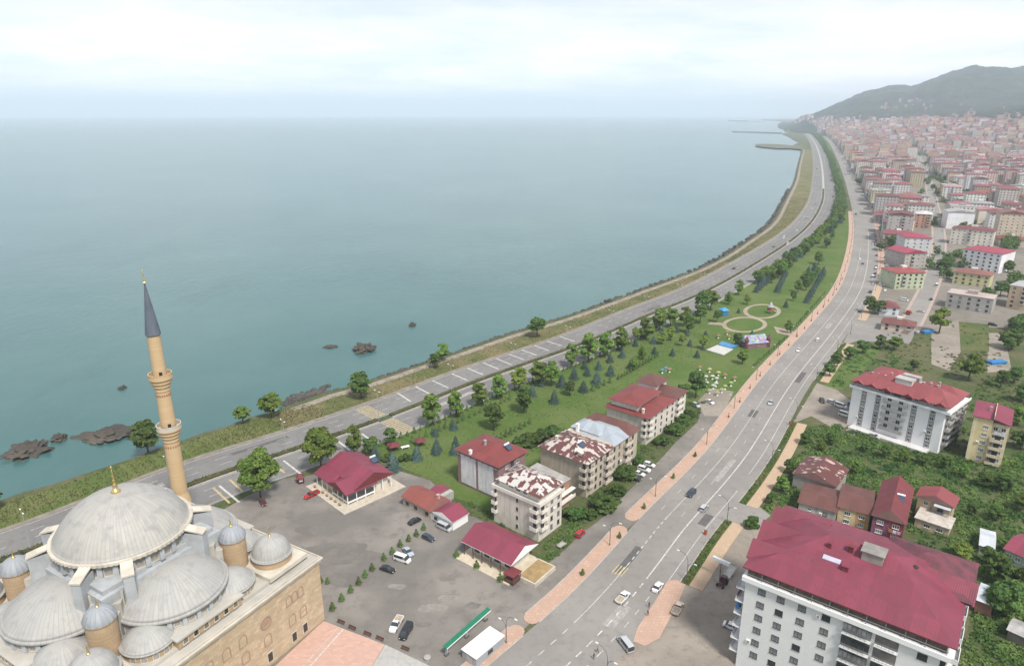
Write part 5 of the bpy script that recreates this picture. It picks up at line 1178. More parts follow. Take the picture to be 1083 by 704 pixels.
for a in [
    ('small bluish white house under a maroon hip roof beside the digger', (931, 324), (951.5, 325.5), 5.5, 13, (.55, .58, .62), MR),
    ('pinkish house with a long brown roof at the street corner', (932.5, 341), (967.5, 346), 4.6, 12, (.55, .44, .37), (.16, .06, .05)),
    ('light green house with a red roof beyond the digger', (948.5, 288.7), (979, 288), 12, 18, (.40, .44, .30), RD),
    ('brown-grey unfinished house with crimson gable roof behind the green house', (958, 268), (981, 267), 12.5, 22, (.36, .33, .30), CR),
    ('grey and white house with a crimson roof, taller than the unfinished one before it', (958, 251), (986, 252), 16, 24, (.50, .50, .51), CR),
    ('modern white and grey house with wide windows and crimson roof', (1019.4, 263), (1060, 268.8), 15.5, 26, (.66, .66, .66), CR),
    ('lime yellow house with a rusty roof behind the derelict grey block', (1009, 287), (1048, 292), 9, 15, (.47, .45, .25), (.22, .09, .07)),
    ('derelict grey concrete block with a broken tin roof above the grass plot', (1002, 309.5), (1051, 316.7), 9.5, 14, (.33, .32, .30), (.40, .33, .30)),
    ('peach apartment block with a grey roof near the picture edge', (1069, 301), (1100, 306), 15, 18, (.58, .44, .30), (.42, .42, .42)),
    ('cream house under a long maroon roof behind the modern white one', (1007, 241), (1052, 245), 15, 16, (.62, .58, .50), MR),
    ('tall white house whose blank gable faces the grass plots', (1003.5, 224), (1032, 225), 18, 20, (.72, .73, .75), GY),
    ('cream house with a blank gable and pink roof', (1036, 222), (1067, 223), 15, 18, (.60, .55, .47), (.36, .16, .16)),
    ('bare grey concrete house in front of the cream gable', (1046, 228), (1070, 230), 11, 14, (.40, .38, .36), GY),
    ('white block with a blank end wall under a crimson roof', (1071, 224), (1110, 227), 20, 20, (.74, .75, .77), CR),
    ('orange-yellow house with a red roof in the second street', (1033, 203), (1055, 204.5), 14, 22, (.62, .44, .20), RD),
    ('big white house with grey gable towards the upper street', (1066, 196), (1092, 198), 19, 26, (.70, .71, .73), (.45, .44, .43)),
    ('tan house with a faded red roof before the boulevard bend', (950, 232), (968, 232), 13, 26, (.55, .47, .40), (.30, .12, .11)),
    ('brick red house with white roof extension beside the town street', (969, 226), (986, 227), 15, 20, (.45, .25, .18), (.55, .54, .53)),
    ('pale house with a dark grey roof beside the town street', (958, 207), (983, 208), 13, 22, (.60, .57, .54), (.22, .21, .21)),
    ('white house with a pink rounded roof beside the town street', (998, 197), (1018, 198), 16, 20, (.66, .64, .62), (.40, .22, .22)),
    ('long pinkish block with maroon roof before the boulevard', (922, 190), (940, 190), 16, 30, (.50, .36, .33), (.27, .07, .07)),
]:
    town_px(*a, rtype='gable' if 'gable' in a[0] else ('flat' if 'concrete' in a[0] else 'hip'))
# rows parallel to the boulevard
def free(x, y, r):
    for a, b, c in FOOT:
        if (a-x)**2+(b-y)**2 < (c+r)**2: return False
    return True
cand = []
d = RS(927, 300)
row_off = [36, 65, 108, 137, 180, 209]+[252+72*i+(30 if k else 0) for i in range(30) for k in (0, 1)]
dmax = BOU.L
while d < dmax+4200:
    for ri, off in enumerate(row_off):
        jx = rng.uniform(-3, 3); dd = min(d+jx, dmax-1); p, tg = BOU.at(dd, off+rng.uniform(-3, 3))
        if d > dmax-1: continue
        x, y = p
        if y < 200: continue
        px, py = proj((x, y, 0))
        if px > 1150 or py > 330 or px < 790: continue
        if py > 262 and px < 1200 and px > 935: continue                 # surveyed part
        sx, so_ = ST.near((x, y)); 
        if abs(so_) < 17 and 10 < sx < ST.L-5: continue
        if math.hypot(x, y) > 6500: continue
        if hill_h(x, y) > 80: continue
        if rng.random() < .05: continue
        cand.append((math.hypot(x, y), x, y, math.atan2(tg.y, tg.x), ri, d))
    d += rng.uniform(22, 26)
cand.sort()
placed = []
cross = lambda d_: (d_ % 150) < 14
for dist, x, y, a, ri, d in cand:
    if cross(d): continue
    if free(x, y, 9.8): placed.append((dist, x, y, a, ri, d)); FOOT.append((x, y, 9.8))
NEAR_N = 278
rowcnt = {}
for k, (dist, x, y, a, ri, d) in enumerate(placed[:NEAR_N]):
    lx, ly = rng.uniform(17, 26), rng.uniform(18, 25); fl = int(rng.choice([2, 3, 4, 5, 6, 6, 7, 8, 9])); h = fl*2.95+.6
    wc, wn = WCOL[rng.choice(8, p=[.17, .17, .11, .08, .09, .12, .17, .09])]; rc, rn = RCOL[rng.choice(6, p=[.22, .22, .16, .12, .13, .15])]
    f_ = rng.uniform(.66, 1.0); wc = tuple(c*f_*rng.uniform(.97, 1.03) for c in wc); f_ = rng.uniform(.75, 1.15); rc = tuple(c*f_ for c in rc)
    rowcnt[ri] = rowcnt.get(ri, -1)+1
    rt = 'flat' if rn == 'grey' and rng.random() < .7 else ('gable' if rng.random() < .2 else 'hip')
    lab = f"{['','','two','three','four','five','six','seven','eight','nine'][fl]}-storey {wn} block with {rn} {rt} roof, {ordn(ri)} row inland from boulevard, {ordn(rowcnt[ri])} along"
    off = Vector((-lx/2*math.cos(a-PI/2)+ly/2*math.sin(a-PI/2), -lx/2*math.sin(a-PI/2)-ly/2*math.cos(a-PI/2)))
    town_house(lab, (x+off.x, y+off.y, max(0, hill_h(x, y)-2)), a-PI/2, lx, ly, h, wc, rc, rt, wins=dist < 900 and k < 90, group='apartment blocks of the town', rise=rng.uniform(1.8, 3))
# the rest of the town as one mass
FW = bpy.data.materials.new('far_town'); FW.use_nodes = True; t, bs, n = nodes_of(FW)
ac = n('ShaderNodeVertexColor'); ac.layer_name = 'Col'; bs.inputs['Roughness'].default_value = .9
uvn = n('ShaderNodeTexCoord'); sp = n('ShaderNodeSeparateXYZ'); t.links.new(uvn.outputs['UV'], sp.inputs[0])
wx = frac_in(t, sp.outputs[0], 3.4, .3, .7); wz = frac_in(t, sp.outputs[1], 2.95, .3, .78)
mm = n('ShaderNodeMath'); mm.operation = 'MULTIPLY'; t.links.new(wx, mm.inputs[0]); t.links.new(wz, mm.inputs[1])
m3 = n('ShaderNodeMath'); m3.operation = 'MULTIPLY'; t.links.new(mm.outputs[0], m3.inputs[0]); t.links.new(ac.outputs['Alpha'], m3.inputs[1])
t.links.new(mixrgb(t, m3.outputs[0], ac.outputs['Color'], (.07, .075, .08)), bs.inputs['Base Color'])
# the same window grid for the walls of the individual far blocks
mb = MB(); cols = []
def add_far(x, y, z, a, lx, ly, h, wc, rc, flat):
    ca, sa = math.cos(a), math.sin(a); o = len(mb.v)
    T = lambda px, py, pz: (x+px*ca-py*sa, y+px*sa+py*ca, z+pz)
    X, Y = lx/2, ly/2; rise = 0.4 if flat else random.uniform(1.6, 3.2); rg = min(X, Y)*.9
    mb.v += [T(*p) for p in [(-X,-Y,-6),(X,-Y,-6),(X,Y,-6),(-X,Y,-6),(-X,-Y,h),(X,-Y,h),(X,Y,h),(-X,Y,h),(0,-Y+rg,h+rise),(0,Y-rg,h+rise)]]
    for f in [(0,1,5,4),(1,2,6,5),(2,3,7,6),(3,0,4,7)]: mb.f.append([o+i for i in f]); mb.m.append(0); cols.extend([(*wc, 1)]*4)
    for f in [(4,5,8),(5,6,9,8),(6,7,9),(7,4,8,9)]: mb.f.append([o+i for i in f]); mb.m.append(0); cols.extend([(*rc, 0)]*len(f))
for dist, x, y, a, ri, d in placed[NEAR_N:]:
    wc, _ = WCOL[rng.integers(len(WCOL))]; rc, rn = RCOL[rng.choice(6, p=[.25, .25, .12, .1, .2, .08])]
    s_ = 1+.15*(dist > 2500)
    f_ = rng.uniform(.58, 1.0); wc = tuple(c*f_*rng.uniform(.97, 1.03) for c in wc); f_ = rng.uniform(.6, 1.15); rc = tuple(c*f_ for c in rc)
    add_far(x, y, max(0, hill_h(x, y)-2), a+rng.choice([0, PI/2])+rng.normal(0, .05), rng.uniform(16, 25)*s_, rng.uniform(18, 27)*s_, rng.choice([7, 9, 12, 15, 18, 18, 21, 24, 30]), wc, rc, rn == 'grey')
# the far quarters, out to the headland
LP_ = [tuple(p) for p in LAND]
end_p, end_t = BOU.at(BOU.L-1); mEnd, mT = MED.at(MED.L-1)
for _ in range(12000):
    px = rng.uniform(806, 1140); d_ = 2300+6600*rng.random()**1.25; aa = math.atan((px-541.5)/FOC*math.cos(PITCH)); x, y = d_*math.sin(aa), d_*math.cos(aa)
    hh = hill_h(x, y)
    if hh > 80 or not inside((x, y), LP_): continue
    bs_, bo_ = BOU.near((x, y)); ms_, mo_ = MED.near((x, y))
    if bs_ < BOU.L-5 and bo_ < BOU.L*10 and (bo_ < 60 or bo_ < 1500 and bs_ < BOU.L-60 and d_ < 3000): continue
    if ms_ < MED.L-5 and mo_ < 60: continue
    if noise.noise(Vector((x/260, y/260, 4))) > .34: continue
    wc, _ = WCOL[rng.integers(len(WCOL))]; rc, rn = RCOL[rng.choice(6, p=[.25, .25, .12, .1, .2, .08])]
    f_ = rng.uniform(.58, 1.0); wc = tuple(c*f_*rng.uniform(.97, 1.03) for c in wc); f_ = rng.uniform(.6, 1.15); rc = tuple(c*f_ for c in rc)
    add_far(x, y, max(0, hh-3), rng.uniform(0, PI), rng.uniform(13, 20), rng.uniform(15, 26), rng.choice([9, 12, 15, 18, 18, 21]), wc, rc, rn == 'grey')
# scattered houses up the slopes and a few tower blocks at the hill foot
for _ in range(620):
    px = rng.uniform(850, 1150); d_ = rng.uniform(2600, 6200); aa = math.atan((px-541.5)/FOC*math.cos(PITCH)); x, y = d_*math.sin(aa), d_*math.cos(aa); hh = hill_h(x, y)
    if hh < 12 or hh > 210 or (hh > 42 and rng.random() < .45): continue
    if noise.noise(Vector((x/500, y/500, 9))) < -.02+hh/900: continue
    wc, _ = WCOL[rng.integers(len(WCOL))]; rc, _ = RCOL[rng.choice(5)]
    wc = tuple(c*.62 for c in wc)
    add_far(x, y, hh-3, rng.uniform(0, PI), rng.uniform(9, 14), rng.uniform(9, 14), rng.choice([6, 9, 12, 15]), wc, rc, False)
for px, py, hh in [(930, 127.5, 42), (938, 126.5, 48), (944, 125.5, 60), (950, 126.5, 55), (958, 127.5, 45), (962, 127.5, 44), (1036, 135, 40), (1041, 135, 36), (1048, 134, 38), (1058, 131, 45), (912, 128.5, 35), (905, 129.5, 30), (1068, 134, 40), (1075, 133, 44)]:
    p = P(px, py+9); add_far(p.x, p.y, 0, rng.uniform(0, .6), 24, 24, hh, (.66, .66, .66), (.5, .5, .5), True)
ft = mb.build('distant_town', FW); tag(ft, kind='stuff')
ca_ = ft.data.color_attributes.new('Col', 'FLOAT_COLOR', 'CORNER'); ca_.data.foreach_set('color', np.array(cols, dtype=np.float32).ravel())
FARWALL = FW
# ------------------------------------------------------------------ vegetation kit
def leaf_mat(name, a, b, sc=.35, trans=.25):
    if name in MATS: return MATS[name]
    m = bpy.data.materials.new(name); m.use_nodes = True; t = m.node_tree; bs = t.nodes['Principled BSDF']; n = t.nodes.new
    bs.inputs['Roughness'].default_value = .7; bs.inputs['Specular IOR Level'].default_value = .2
    oi = n('ShaderNodeObjectInfo'); c = mixrgb(t, noise_fac(t, sc, .35, .68, 3), a, b)
    hs = n('ShaderNodeHueSaturation'); t.links.new(c, hs.inputs['Color'])
    mr = n('ShaderNodeMapRange'); mr.inputs[3].default_value = .88; mr.inputs[4].default_value = 1.42; t.links.new(oi.outputs['Random'], mr.inputs[0]); t.links.new(mr.outputs[0], hs.inputs['Value'])
    m2 = n('ShaderNodeMath'); m2.operation = 'MULTIPLY_ADD'; m2.inputs[1].default_value = .035; m2.inputs[2].default_value = .482; t.links.new(oi.outputs['Random'], m2.inputs[0]); t.links.new(m2.outputs[0], hs.inputs['Hue'])
    t.links.new(hs.outputs[0], bs.inputs['Base Color'])
    if trans:
        tr = n('ShaderNodeBsdfTranslucent'); t.links.new(hs.outputs[0], tr.inputs[0]); mx = n('ShaderNodeMixShader'); mx.inputs[0].default_value = trans
        o = [x for x in t.nodes if x.type == 'OUTPUT_MATERIAL'][0]; t.links.new(bs.outputs[0], mx.inputs[1]); t.links.new(tr.outputs[0], mx.inputs[2]); t.links.new(mx.outputs[0], o.inputs[0])
    MATS[name] = m; return m
LEAFS = {'broad': leaf_mat('broad_leaves', (.088, .155, .030), (.165, .24, .05)), 'lime': leaf_mat('lime_leaves', (.14, .20, .035), (.21, .27, .055)),
         'dark': leaf_mat('dark_leaves', (.058, .112, .028), (.115, .175, .044)), 'spruce': leaf_mat('spruce_needles', (.040, .075, .062), (.075, .118, .098), .6, .1),
         'thuja': leaf_mat('thuja_leaves', (.055, .10, .026), (.105, .155, .042), .8, .1), 'bush': leaf_mat('bush_leaves', (.034, .080, .018), (.135, .195, .050), .11),
         'weed': leaf_mat('weed_leaves', (.06, .10, .022), (.13, .13, .045), .15), 'dry': leaf_mat('dry_weeds', (.16, .14, .06), (.085, .11, .032), .12), 'hedge': leaf_mat('hedge_leaves', (.05, .06, .022), (.105, .085, .045), .2)}
BARK = mat('bark', (.11, .085, .06), .95, .25, 2)
def quads(cen, nrm, size, asp=1.0):
    """numpy arrays -> leaf quads"""
    n = len(cen); r = rng.normal(size=(n, 3)); t1 = np.cross(nrm, r); t1 /= np.linalg.norm(t1, axis=1, keepdims=True)+1e-9; t2 = np.cross(nrm, t1)
    s = size[:, None]; a = t1*s; b = t2*s*asp
    return np.stack([cen-a-b*.6, cen+a*.55-b, cen+a+b*.6, cen-a*.55+b], 1).reshape(-1, 3)
def leaf_mesh(name, v, m):
    me = bpy.data.meshes.new(name); n = len(v)//4
    me.vertices.add(len(v)); me.vertices.foreach_set('co', v.astype(np.float32).ravel())
    me.loops.add(len(v)); me.loops.foreach_set('vertex_index', np.arange(len(v), dtype=np.int32))
    me.polygons.add(n); me.polygons.foreach_set('loop_start', np.arange(0, len(v), 4, dtype=np.int32)); me.polygons.foreach_set('loop_total', np.full(n, 4, np.int32))
    me.update(); me.validate(); me.materials.append(m); return me
def unit(v): return v/(np.linalg.norm(v, axis=1, keepdims=True)+1e-9)
def crown_broad(rx_, hz_, zc_, nclump, per, leaf, m):
    d = unit(rng.normal(size=(nclump, 3))); rad = rng.uniform(.35, 1, nclump)**.6
    cc = d*rad[:, None]*np.array([rx_*.80, rx_*.80, hz_*.82]); cc[:, 2] += zc_; cc[:, :2] *= (1-.28*np.clip((cc[:, 2:3]-zc_)/hz_, 0, 1))
    V = []
    for c in cc:
        k = int(per*rng.uniform(.6, 1.3)); cr = rx_*rng.uniform(.24, .42); u = unit(rng.normal(size=(k, 3))); u[:, 2] = np.abs(u[:, 2])*.9-.25
        p = c+u*cr*rng.uniform(.55, 1.05, (k, 1))*np.array([1, 1, .8])
        V.append(quads(p, unit(u+rng.normal(size=(k, 3))*.55+np.array([0, 0, .35])), rng.uniform(.5, 1.05, k)*leaf, .8))
    return leaf_mesh('crown', np.concatenate(V), m)
def crown_conifer(h, R0, n, leaf, m, z0=.5, power=1.0):
    tz = rng.uniform(0, 1, n)**1.35; tiers = np.floor(tz*9)/9; f = (tz-tiers)*9; r = R0*(1-tz)**power*(1.05-.30*f)+.05
    a = rng.uniform(0, 2*PI, n); rr = r*np.sqrt(rng.uniform(.35, 1, n))*(1+.14*np.sin(a*5+tiers*40)); z = z0+tz*(h-z0)
    p = np.stack([rr*np.cos(a), rr*np.sin(a), z-.12*rr], 1); nn = unit(np.stack([np.cos(a), np.sin(a), np.full(n, .9)], 1)+rng.normal(size=(n, 3))*.35)
    return leaf_mesh('crown', quads(p, nn, rng.uniform(.6, 1.1, n)*leaf, .55), m)
def trunk_mesh(h, r, limbs=5, spread=2.0):
    mb = MB(); mb.tube((0, 0, -.2), (.05, .03, h*.5), r, r*.72, 8); mb.tube((.05, .03, h*.5), (0, .1, h), r*.72, r*.35, 7)
    for i in range(limbs):
        a = 2*PI*i/limbs+rng.uniform(0, .6); z = h*rng.uniform(.45, .85); mb.tube((0, .05, z), (spread*math.cos(a), spread*math.sin(a), z+spread*rng.uniform(.7, 1.2)), r*.4, r*.12, 5)
    return mb.mesh('trunk', BARK, uv=False)
PROTO = {}
def proto(kind, var):
    k = (kind, var)
    if k not in PROTO:
        if kind in ('broad', 'lime', 'dark'): PROTO[k] = (crown_broad(rng.uniform(3.1, 3.7), rng.uniform(3.8, 4.5), 5.5, 34, 95, .40, LEAFS[kind]), trunk_mesh(6.2, .24), 10.0)
        elif kind == 'big': PROTO[k] = (crown_broad(4.1, 4.3, 6.0, 60, 130, .30, LEAFS['broad']), trunk_mesh(6.2, .24, 7, 2.6), 10.0)
        elif kind == 'spruce': PROTO[k] = (crown_conifer(6.0, rng.uniform(2.2, 2.6), 1900, .26, LEAFS['spruce'], .5, .72), trunk_mesh(3, .12, 0), 6.0)
        elif kind == 'thuja': PROTO[k] = (crown_conifer(2.0, .55, 190, .17, LEAFS['thuja'], .1, .7), trunk_mesh(.8, .04, 0), 2.0)
        elif kind == 'bush': PROTO[k] = (crown_broad(1.5, 1.15, 1.0, 16, 70, .24, LEAFS['bush']), trunk_mesh(.9, .08, 3, .6), 2.2)
    return PROTO[k]
CATS = {'broad': 'tree', 'lime': 'tree', 'dark': 'tree', 'big': 'tree', 'spruce': 'conifer', 'thuja': 'shrub', 'bush': 'shrub'}
NAMES = {'broad': 'broadleaf_tree', 'lime': 'broadleaf_tree', 'dark': 'broadleaf_tree', 'big': 'plane_tree', 'spruce': 'spruce_tree', 'thuja': 'thuja_shrub', 'bush': 'bush'}
def tree(kind, pos, h, label, group=None, wide=1.0, parts=True):
    cr, tr, h0 = proto(kind, int(rng.integers(0, 4)) if kind != 'big' else int(rng.integers(0, 2))); s = h/h0*rng.uniform(.97, 1.03)
    t_ = thing(NAMES[kind], label, CATS[kind], (pos[0], pos[1], pos[2] if len(pos) > 2 else 0), rng.uniform(0, 2*PI), group)
    t_.scale = (s*wide, s*wide, s); link('crown', cr, t_)
    if parts: link('trunk', tr, t_)
    return t_
# trees by the shore
for i, (x, y, ty, k) in enumerate([(-8, 540, 508, 'dark'), (157, 479, 441, 'dark'), (257, 448, 427, 'broad'), (287, 441, 412, 'broad'), (382, 421, 390, 'dark'), (460, 389, 371, 'dark'), (467.5, 382, 362, 'broad'), (568, 356.5, 331, 'dark')]):
    tree(k, P(x, y), height(x, y, ty), ['leafy tree on the grassy shore beside the mosque dome', 'round dark tree on the shore next to the minaret', 'smaller light green tree of a pair on the shore behind the highway', 'larger tree of a pair on the shore behind the highway', 'lone dark tree where the riprap ends on the dry shore verge', 'short dark tree, nearer of two touching crowns on the shore', 'taller pale tree, farther of two touching crowns on the shore', 'lone tall tree on the dry verge above the white road bars'][i], 'shore trees', 1.12)
# car-park trees
for x, y, h, lab in [(276, 528, 18, 'big plane tree by the crimson kiosk at the car park edge'), (340, 499, 17.5, 'big plane tree behind the restaurant porch'), ]:
    tree('big', P(x, y), h, lab, 'car park trees', .88)
tree('broad', P(375, 482), 13, 'slim bright tree rising behind the restaurant ridge', 'car park trees', .75); tree('dark', P(392, 480), 8, 'low dark tree behind the restaurant chimney corner', 'car park trees', 1.2)
tree('dark', P(413, 471), 8, 'small dark round tree near the red garden gazebos', 'car park trees', 1.0)
SPR = [(416, 497, 10), (397, 487, 9), (441, 486, 8.5), (462, 477, 8), (460.5, 461, 6), (482, 471, 6), (480, 454, 6.5), (586, 426, 9), (563, 419, 8), (594, 409, 9), (607, 401, 9), (617, 414, 8), (621, 397, 7), (631, 406, 9), (633, 391, 7), (645.5, 397, 8), (645, 383, 7), (658, 378, 7), (691, 363.5, 7), (692, 374, 6), (700, 355, 7), (711, 376, 6), (715, 351, 7), (726, 355, 6), (729.5, 366, 6), (737, 378, 6), (746, 356, 5.5), (618, 390, 7), (572, 408, 7), (480, 480, 6), (461, 480, 6), (667, 388, 6), (779, 365, 5.5), (795, 356, 5.5), (743, 370, 5), (831, 325, 7), (781, 331, 5), (693, 346, 7), (680, 356, 7), (672, 366, 6)]
for i, (x, y, h) in enumerate(SPR): tree('spruce', P(x, y), h*.68, f'blue-green spruce in the park, {ordn(i)} counted from the restaurant', 'park spruces', rng.uniform(.9, 1.15))
for (a, b, n_, nm) in [((800, 309), (813, 296.5), 6, 'first short row by the path rings'), ((822, 309), (831, 290), 9, 'long row in the open lawn'), ((853, 320), (871, 289), 11, 'row beside the boulevard lawn')]:
    for i in range(n_):
        f = i/(n_-1); tree('spruce', P(a[0]+(b[0]-a[0])*f+rng.uniform(-.6, .6), a[1]+(b[1]-a[1])*f), 5.4*rng.uniform(.85, 1.1), f'dark spruce in the {nm}, {ordn(i)} from the near end', 'spruce rows of the park', 1.1)
BRO = [(457, 450, 13, 'broad'), (483, 441, 12.5, 'broad'), (507, 429.5, 11, 'broad'), (528, 422, 11, 'broad'), (549, 412.5, 12, 'lime'), (569, 407.5, 13, 'broad'), (583, 407.5, 13, 'broad'), (554, 437, 11, 'dark'), (522, 454, 11, 'dark'), (604, 388, 13, 'broad'), (622, 383, 14, 'broad'), (640, 378, 14, 'broad'), (656.6, 371.5, 14, 'broad'), (683, 360, 13, 'broad'), (697, 349.5, 13, 'broad'), (709, 346, 12, 'broad'), (723, 345, 12, 'broad'), (742, 333, 15, 'dark'), (751.5, 328, 15, 'broad'), (740, 342, 13, 'dark'), (709, 360, 8, 'lime'), (700, 364, 7, 'lime'), (672, 360, 8, 'lime'), (679, 380, 8, 'broad'), (744, 369, 8, 'lime'), (721, 366, 8, 'lime'), (670, 392, 7, 'broad'), (602, 418, 8, 'dark'), (844, 309, 9, 'broad'), (826, 289, 10, 'broad'), (816, 294, 10, 'broad'), (833, 352, 8, 'broad'), (785, 385, 8, 'broad'), (758, 341, 8, 'dark'), (728, 352, 10, 'dark'), (803, 300, 9, 'dark'), (781, 312, 10, 'broad'), (770, 322, 9, 'broad'), (839, 318, 7, 'dark'), (735.5, 421, 13, 'dark'), (722, 424, 9, 'dark'), (779.5, 366, 8, 'dark'), (790, 322, 7, 'lime')]
for i, (x, y, h, k) in enumerate(BRO): tree(k, P(x, y), h*rng.uniform(.98, 1.16), f"{ {'broad':'green','lime':'yellow-green','dark':'dark green'}[k]} leafy park tree, {ordn(i)} counted from the restaurant along the lawn", 'park trees', rng.uniform(.85, 1.0))
# green belt between highway and boulevard
i = 0; FARB = []
for d in list(np.arange(MS(800, 300), MS(868, 215), 6.5))+list(np.arange(MS(868, 215), MED.L-150, 11)):
    w0 = 19; p0, tg = MED.at(d, w0); q = BOU.near(p0); wid = abs(q[1])-7
    if wid < 3: continue
    far = d > MS(868, 215)
    for _ in range(2 if far else 3 if wid < 40 else 4):
        fr_ = rng.uniform(0, 1) if wid < 26 else (rng.uniform(0, .32) if rng.random() < .72 else rng.uniform(.82, 1))
        if not far and d < MS(862, 240) and fr_ > .3 and rng.random() < .55: continue
        if i > 170: FARB.append((d, fr_, wid)); continue
        p, _ = MED.at(d+rng.uniform(-3, 3), w0+fr_*(wid-12 if wid > 18 else wid*.7))
        if far and rng.random() < .12: continue
        k = rng.choice(['dark', 'broad', 'spruce'], p=[.5, .3, .2]); tree(k, (p.x, p.y), rng.uniform(7, 12) if k != 'spruce' else rng.uniform(6, 9), f'{ {"dark":"dark green","broad":"mid green","spruce":"blue-green"}[k]} tree in the belt between highway and boulevard, {ordn(i)} from the path rings', 'green belt trees', rng.uniform(.9, 1.15)); i += 1
V_ = []
for d, fr_, wid in FARB:
    p, _ = MED.at(d+rng.uniform(-4, 4), w0+fr_*(wid-12 if wid > 18 else wid*.7)); r = rng.uniform(3, 4.6)
    for _k in range(9):
        u = unit(rng.normal(size=(34, 3))); c = np.array([p.x, p.y, r*1.3])+rng.normal(0, r*.42, 3); pp = c+u*r*.5
        V_.append(quads(pp, unit(u+rng.normal(size=(34, 3))*.5+np.array([0, 0, .4])), rng.uniform(.5, 1, 34)*.75, .8))
tag(link('far_belt_trees', leaf_mesh('far_belt_trees', np.concatenate(V_), LEAFS['dark'])), kind='stuff')
# thuja rows and hedge rows: nothing tells these apart
def thujas(pts, h=2.0):
    for p in pts: tree('thuja', p, 1.35*h*rng.uniform(.75, 1.2), 'small upright thuja in the clipped rows of the park', 'thuja rows', rng.uniform(.9, 1.3))
thujas([MED.at(d, 19.6)[0] for d in np.arange(MS(400, 478), MS(700, 350), 3.1)]); thujas([MED.at(d, 25.5)[0] for d in np.arange(MS(440, 470), MS(560, 428), 3.2)])
def line(a, b, n_): return [P(a[0]+(b[0]-a[0])*i/(n_-1), a[1]+(b[1]-a[1])*i/(n_-1)) for i in range(n_)]
thujas(line((654, 401), (696, 377), 14), 2.2); thujas(line((505, 478), (560, 448), 12)); thujas(line((627, 413), (645, 405), 4), 3); thujas(line((797, 388), (832, 357), 14), 1.6); thujas(line((836, 352), (872, 311), 18), 1.8)
# shrubs in the garden plots
bi = [(795.5, 557, 4.2, 'dark bush at the corner of the side street'), (606, 548, 5, 'bush behind the red hatchback'), (640, 538, 6.5, 'big light bush in the garden of the long beige house'), (624, 547, 4, 'low bush in the garden of the long beige house'), (653, 522, 5, 'bush along the service road under the parked cars'), (660, 505, 6, 'blue-green bush beside the parked white cars'), (676, 490, 4, 'bush behind the four parked cars'), (700, 470, 5, 'bush in front of the tiered red roof house'), (714, 458, 5.5, 'bush by the corner of the tiered red roof house'), (722, 448, 6, 'tall bush at the end of the tiered red roof house'), (728, 440, 4.5, 'bush beside the lone white car'), (573, 468, 7, 'wide bush behind the mauve house'), (560, 470, 6, 'second wide bush behind the mauve house'), (548, 472, 5, 'low bush beside the mauve house'), (585, 462, 6, 'dark bush behind the long beige house'), (428, 487, 3.5, 'round bush near the garden gazebos'), (410, 486, 3.5, 'low bush beside the restaurant back corner')]
for x, y, h, lab in bi: tree('bush', P(x, y), h*.8, lab, 'garden bushes', 1.35)
tree('lime', P(993, 352), 17, 'big bright green tree at the corner of the grass plot', 'town trees', 1.05); tree('broad', P(1024, 402), 15, 'big dark tree on the plot behind the white apartment house', 'town trees', 1.15)
for i, (x, y, h, k) in enumerate([(877, 398, 7, 'dark'), (885, 388, 8, 'dark'), (897, 380, 8, 'dark'), (912, 374, 9, 'dark'), (930, 369, 8, 'dark'), (945, 370, 8, 'broad'), (1058, 410, 9, 'dark'), (1072, 405, 9, 'dark'), (1080, 425, 10, 'dark'), (1076, 450, 9, 'broad'), (1079, 475, 9, 'dark'), (1016, 592, 6, 'lime'), (1053, 618, 9, 'dark'), (1063, 652, 12, 'dark'), (1079, 630, 9, 'dark'), (1042, 596, 6, 'dark'), (1040, 612, 5, 'broad'), (878, 470, 6, 'dark'), (852, 470, 6, 'dark'), (835, 500, 6, 'dark'), (826, 520, 6, 'broad'), (815, 532, 5, 'dark'), (868, 478, 5, 'broad'), (915, 478, 5, 'dark'), (935, 485, 6, 'dark'), (955, 490, 6, 'broad'), (975, 492, 6, 'dark'), (1000, 496, 6, 'dark'), (1018, 505, 6, 'broad'), (1040, 515, 6, 'dark'), (1062, 520, 7, 'dark'), (1078, 540, 7, 'broad'), (905, 500, 5, 'broad'), (1028, 545, 5, 'dark'), (1050, 550, 6, 'dark'), (966, 392, 7, 'dark'), (1003, 470, 7, 'dark'), (1014, 460, 6, 'broad')]):
    tree(k, P(x, y), h*rng.uniform(.9, 1.1), f"{ {'broad':'green','lime':'light green','dark':'dark green'}[k]} tree of the gardens round the white houses, {ordn(i)} counted from the boulevard bushes", 'garden trees', rng.uniform(1.0, 1.35))
i = 0
for (x, y, n_, sp_) in [(940, 262, 5, 5), (945, 300, 4, 3), (1020, 248, 4, 4), (1062, 285, 7, 8), (1060, 318, 6, 7), (1003, 285, 3, 3), (920, 205, 6, 6), (925, 215, 4, 4), (905, 195, 4, 3), (1045, 188, 6, 10), (1060, 165, 10, 25), (1075, 160, 8, 20), (1000, 175, 5, 8), (960, 180, 4, 6), (1072, 240, 4, 6), (1040, 255, 3, 4), (930, 330, 2, 3), (1075, 350, 5, 6), (1066, 370, 4, 6), (990, 205, 3, 4), (1010, 160, 5, 15)]:
    for _ in range(n_):
        q = P(x+rng.normal(0, sp_), y+rng.normal(0, sp_*.35))
        if not all((q.x-a)**2+(q.y-b)**2 > (c*.8)**2 for a, b, c in FOOT): continue
        tree('dark', q, rng.uniform(8, 13), f'dark green tree between the town houses, {ordn(i)} counted from the boulevard', 'town trees', 1.2); i += 1
V_ = []
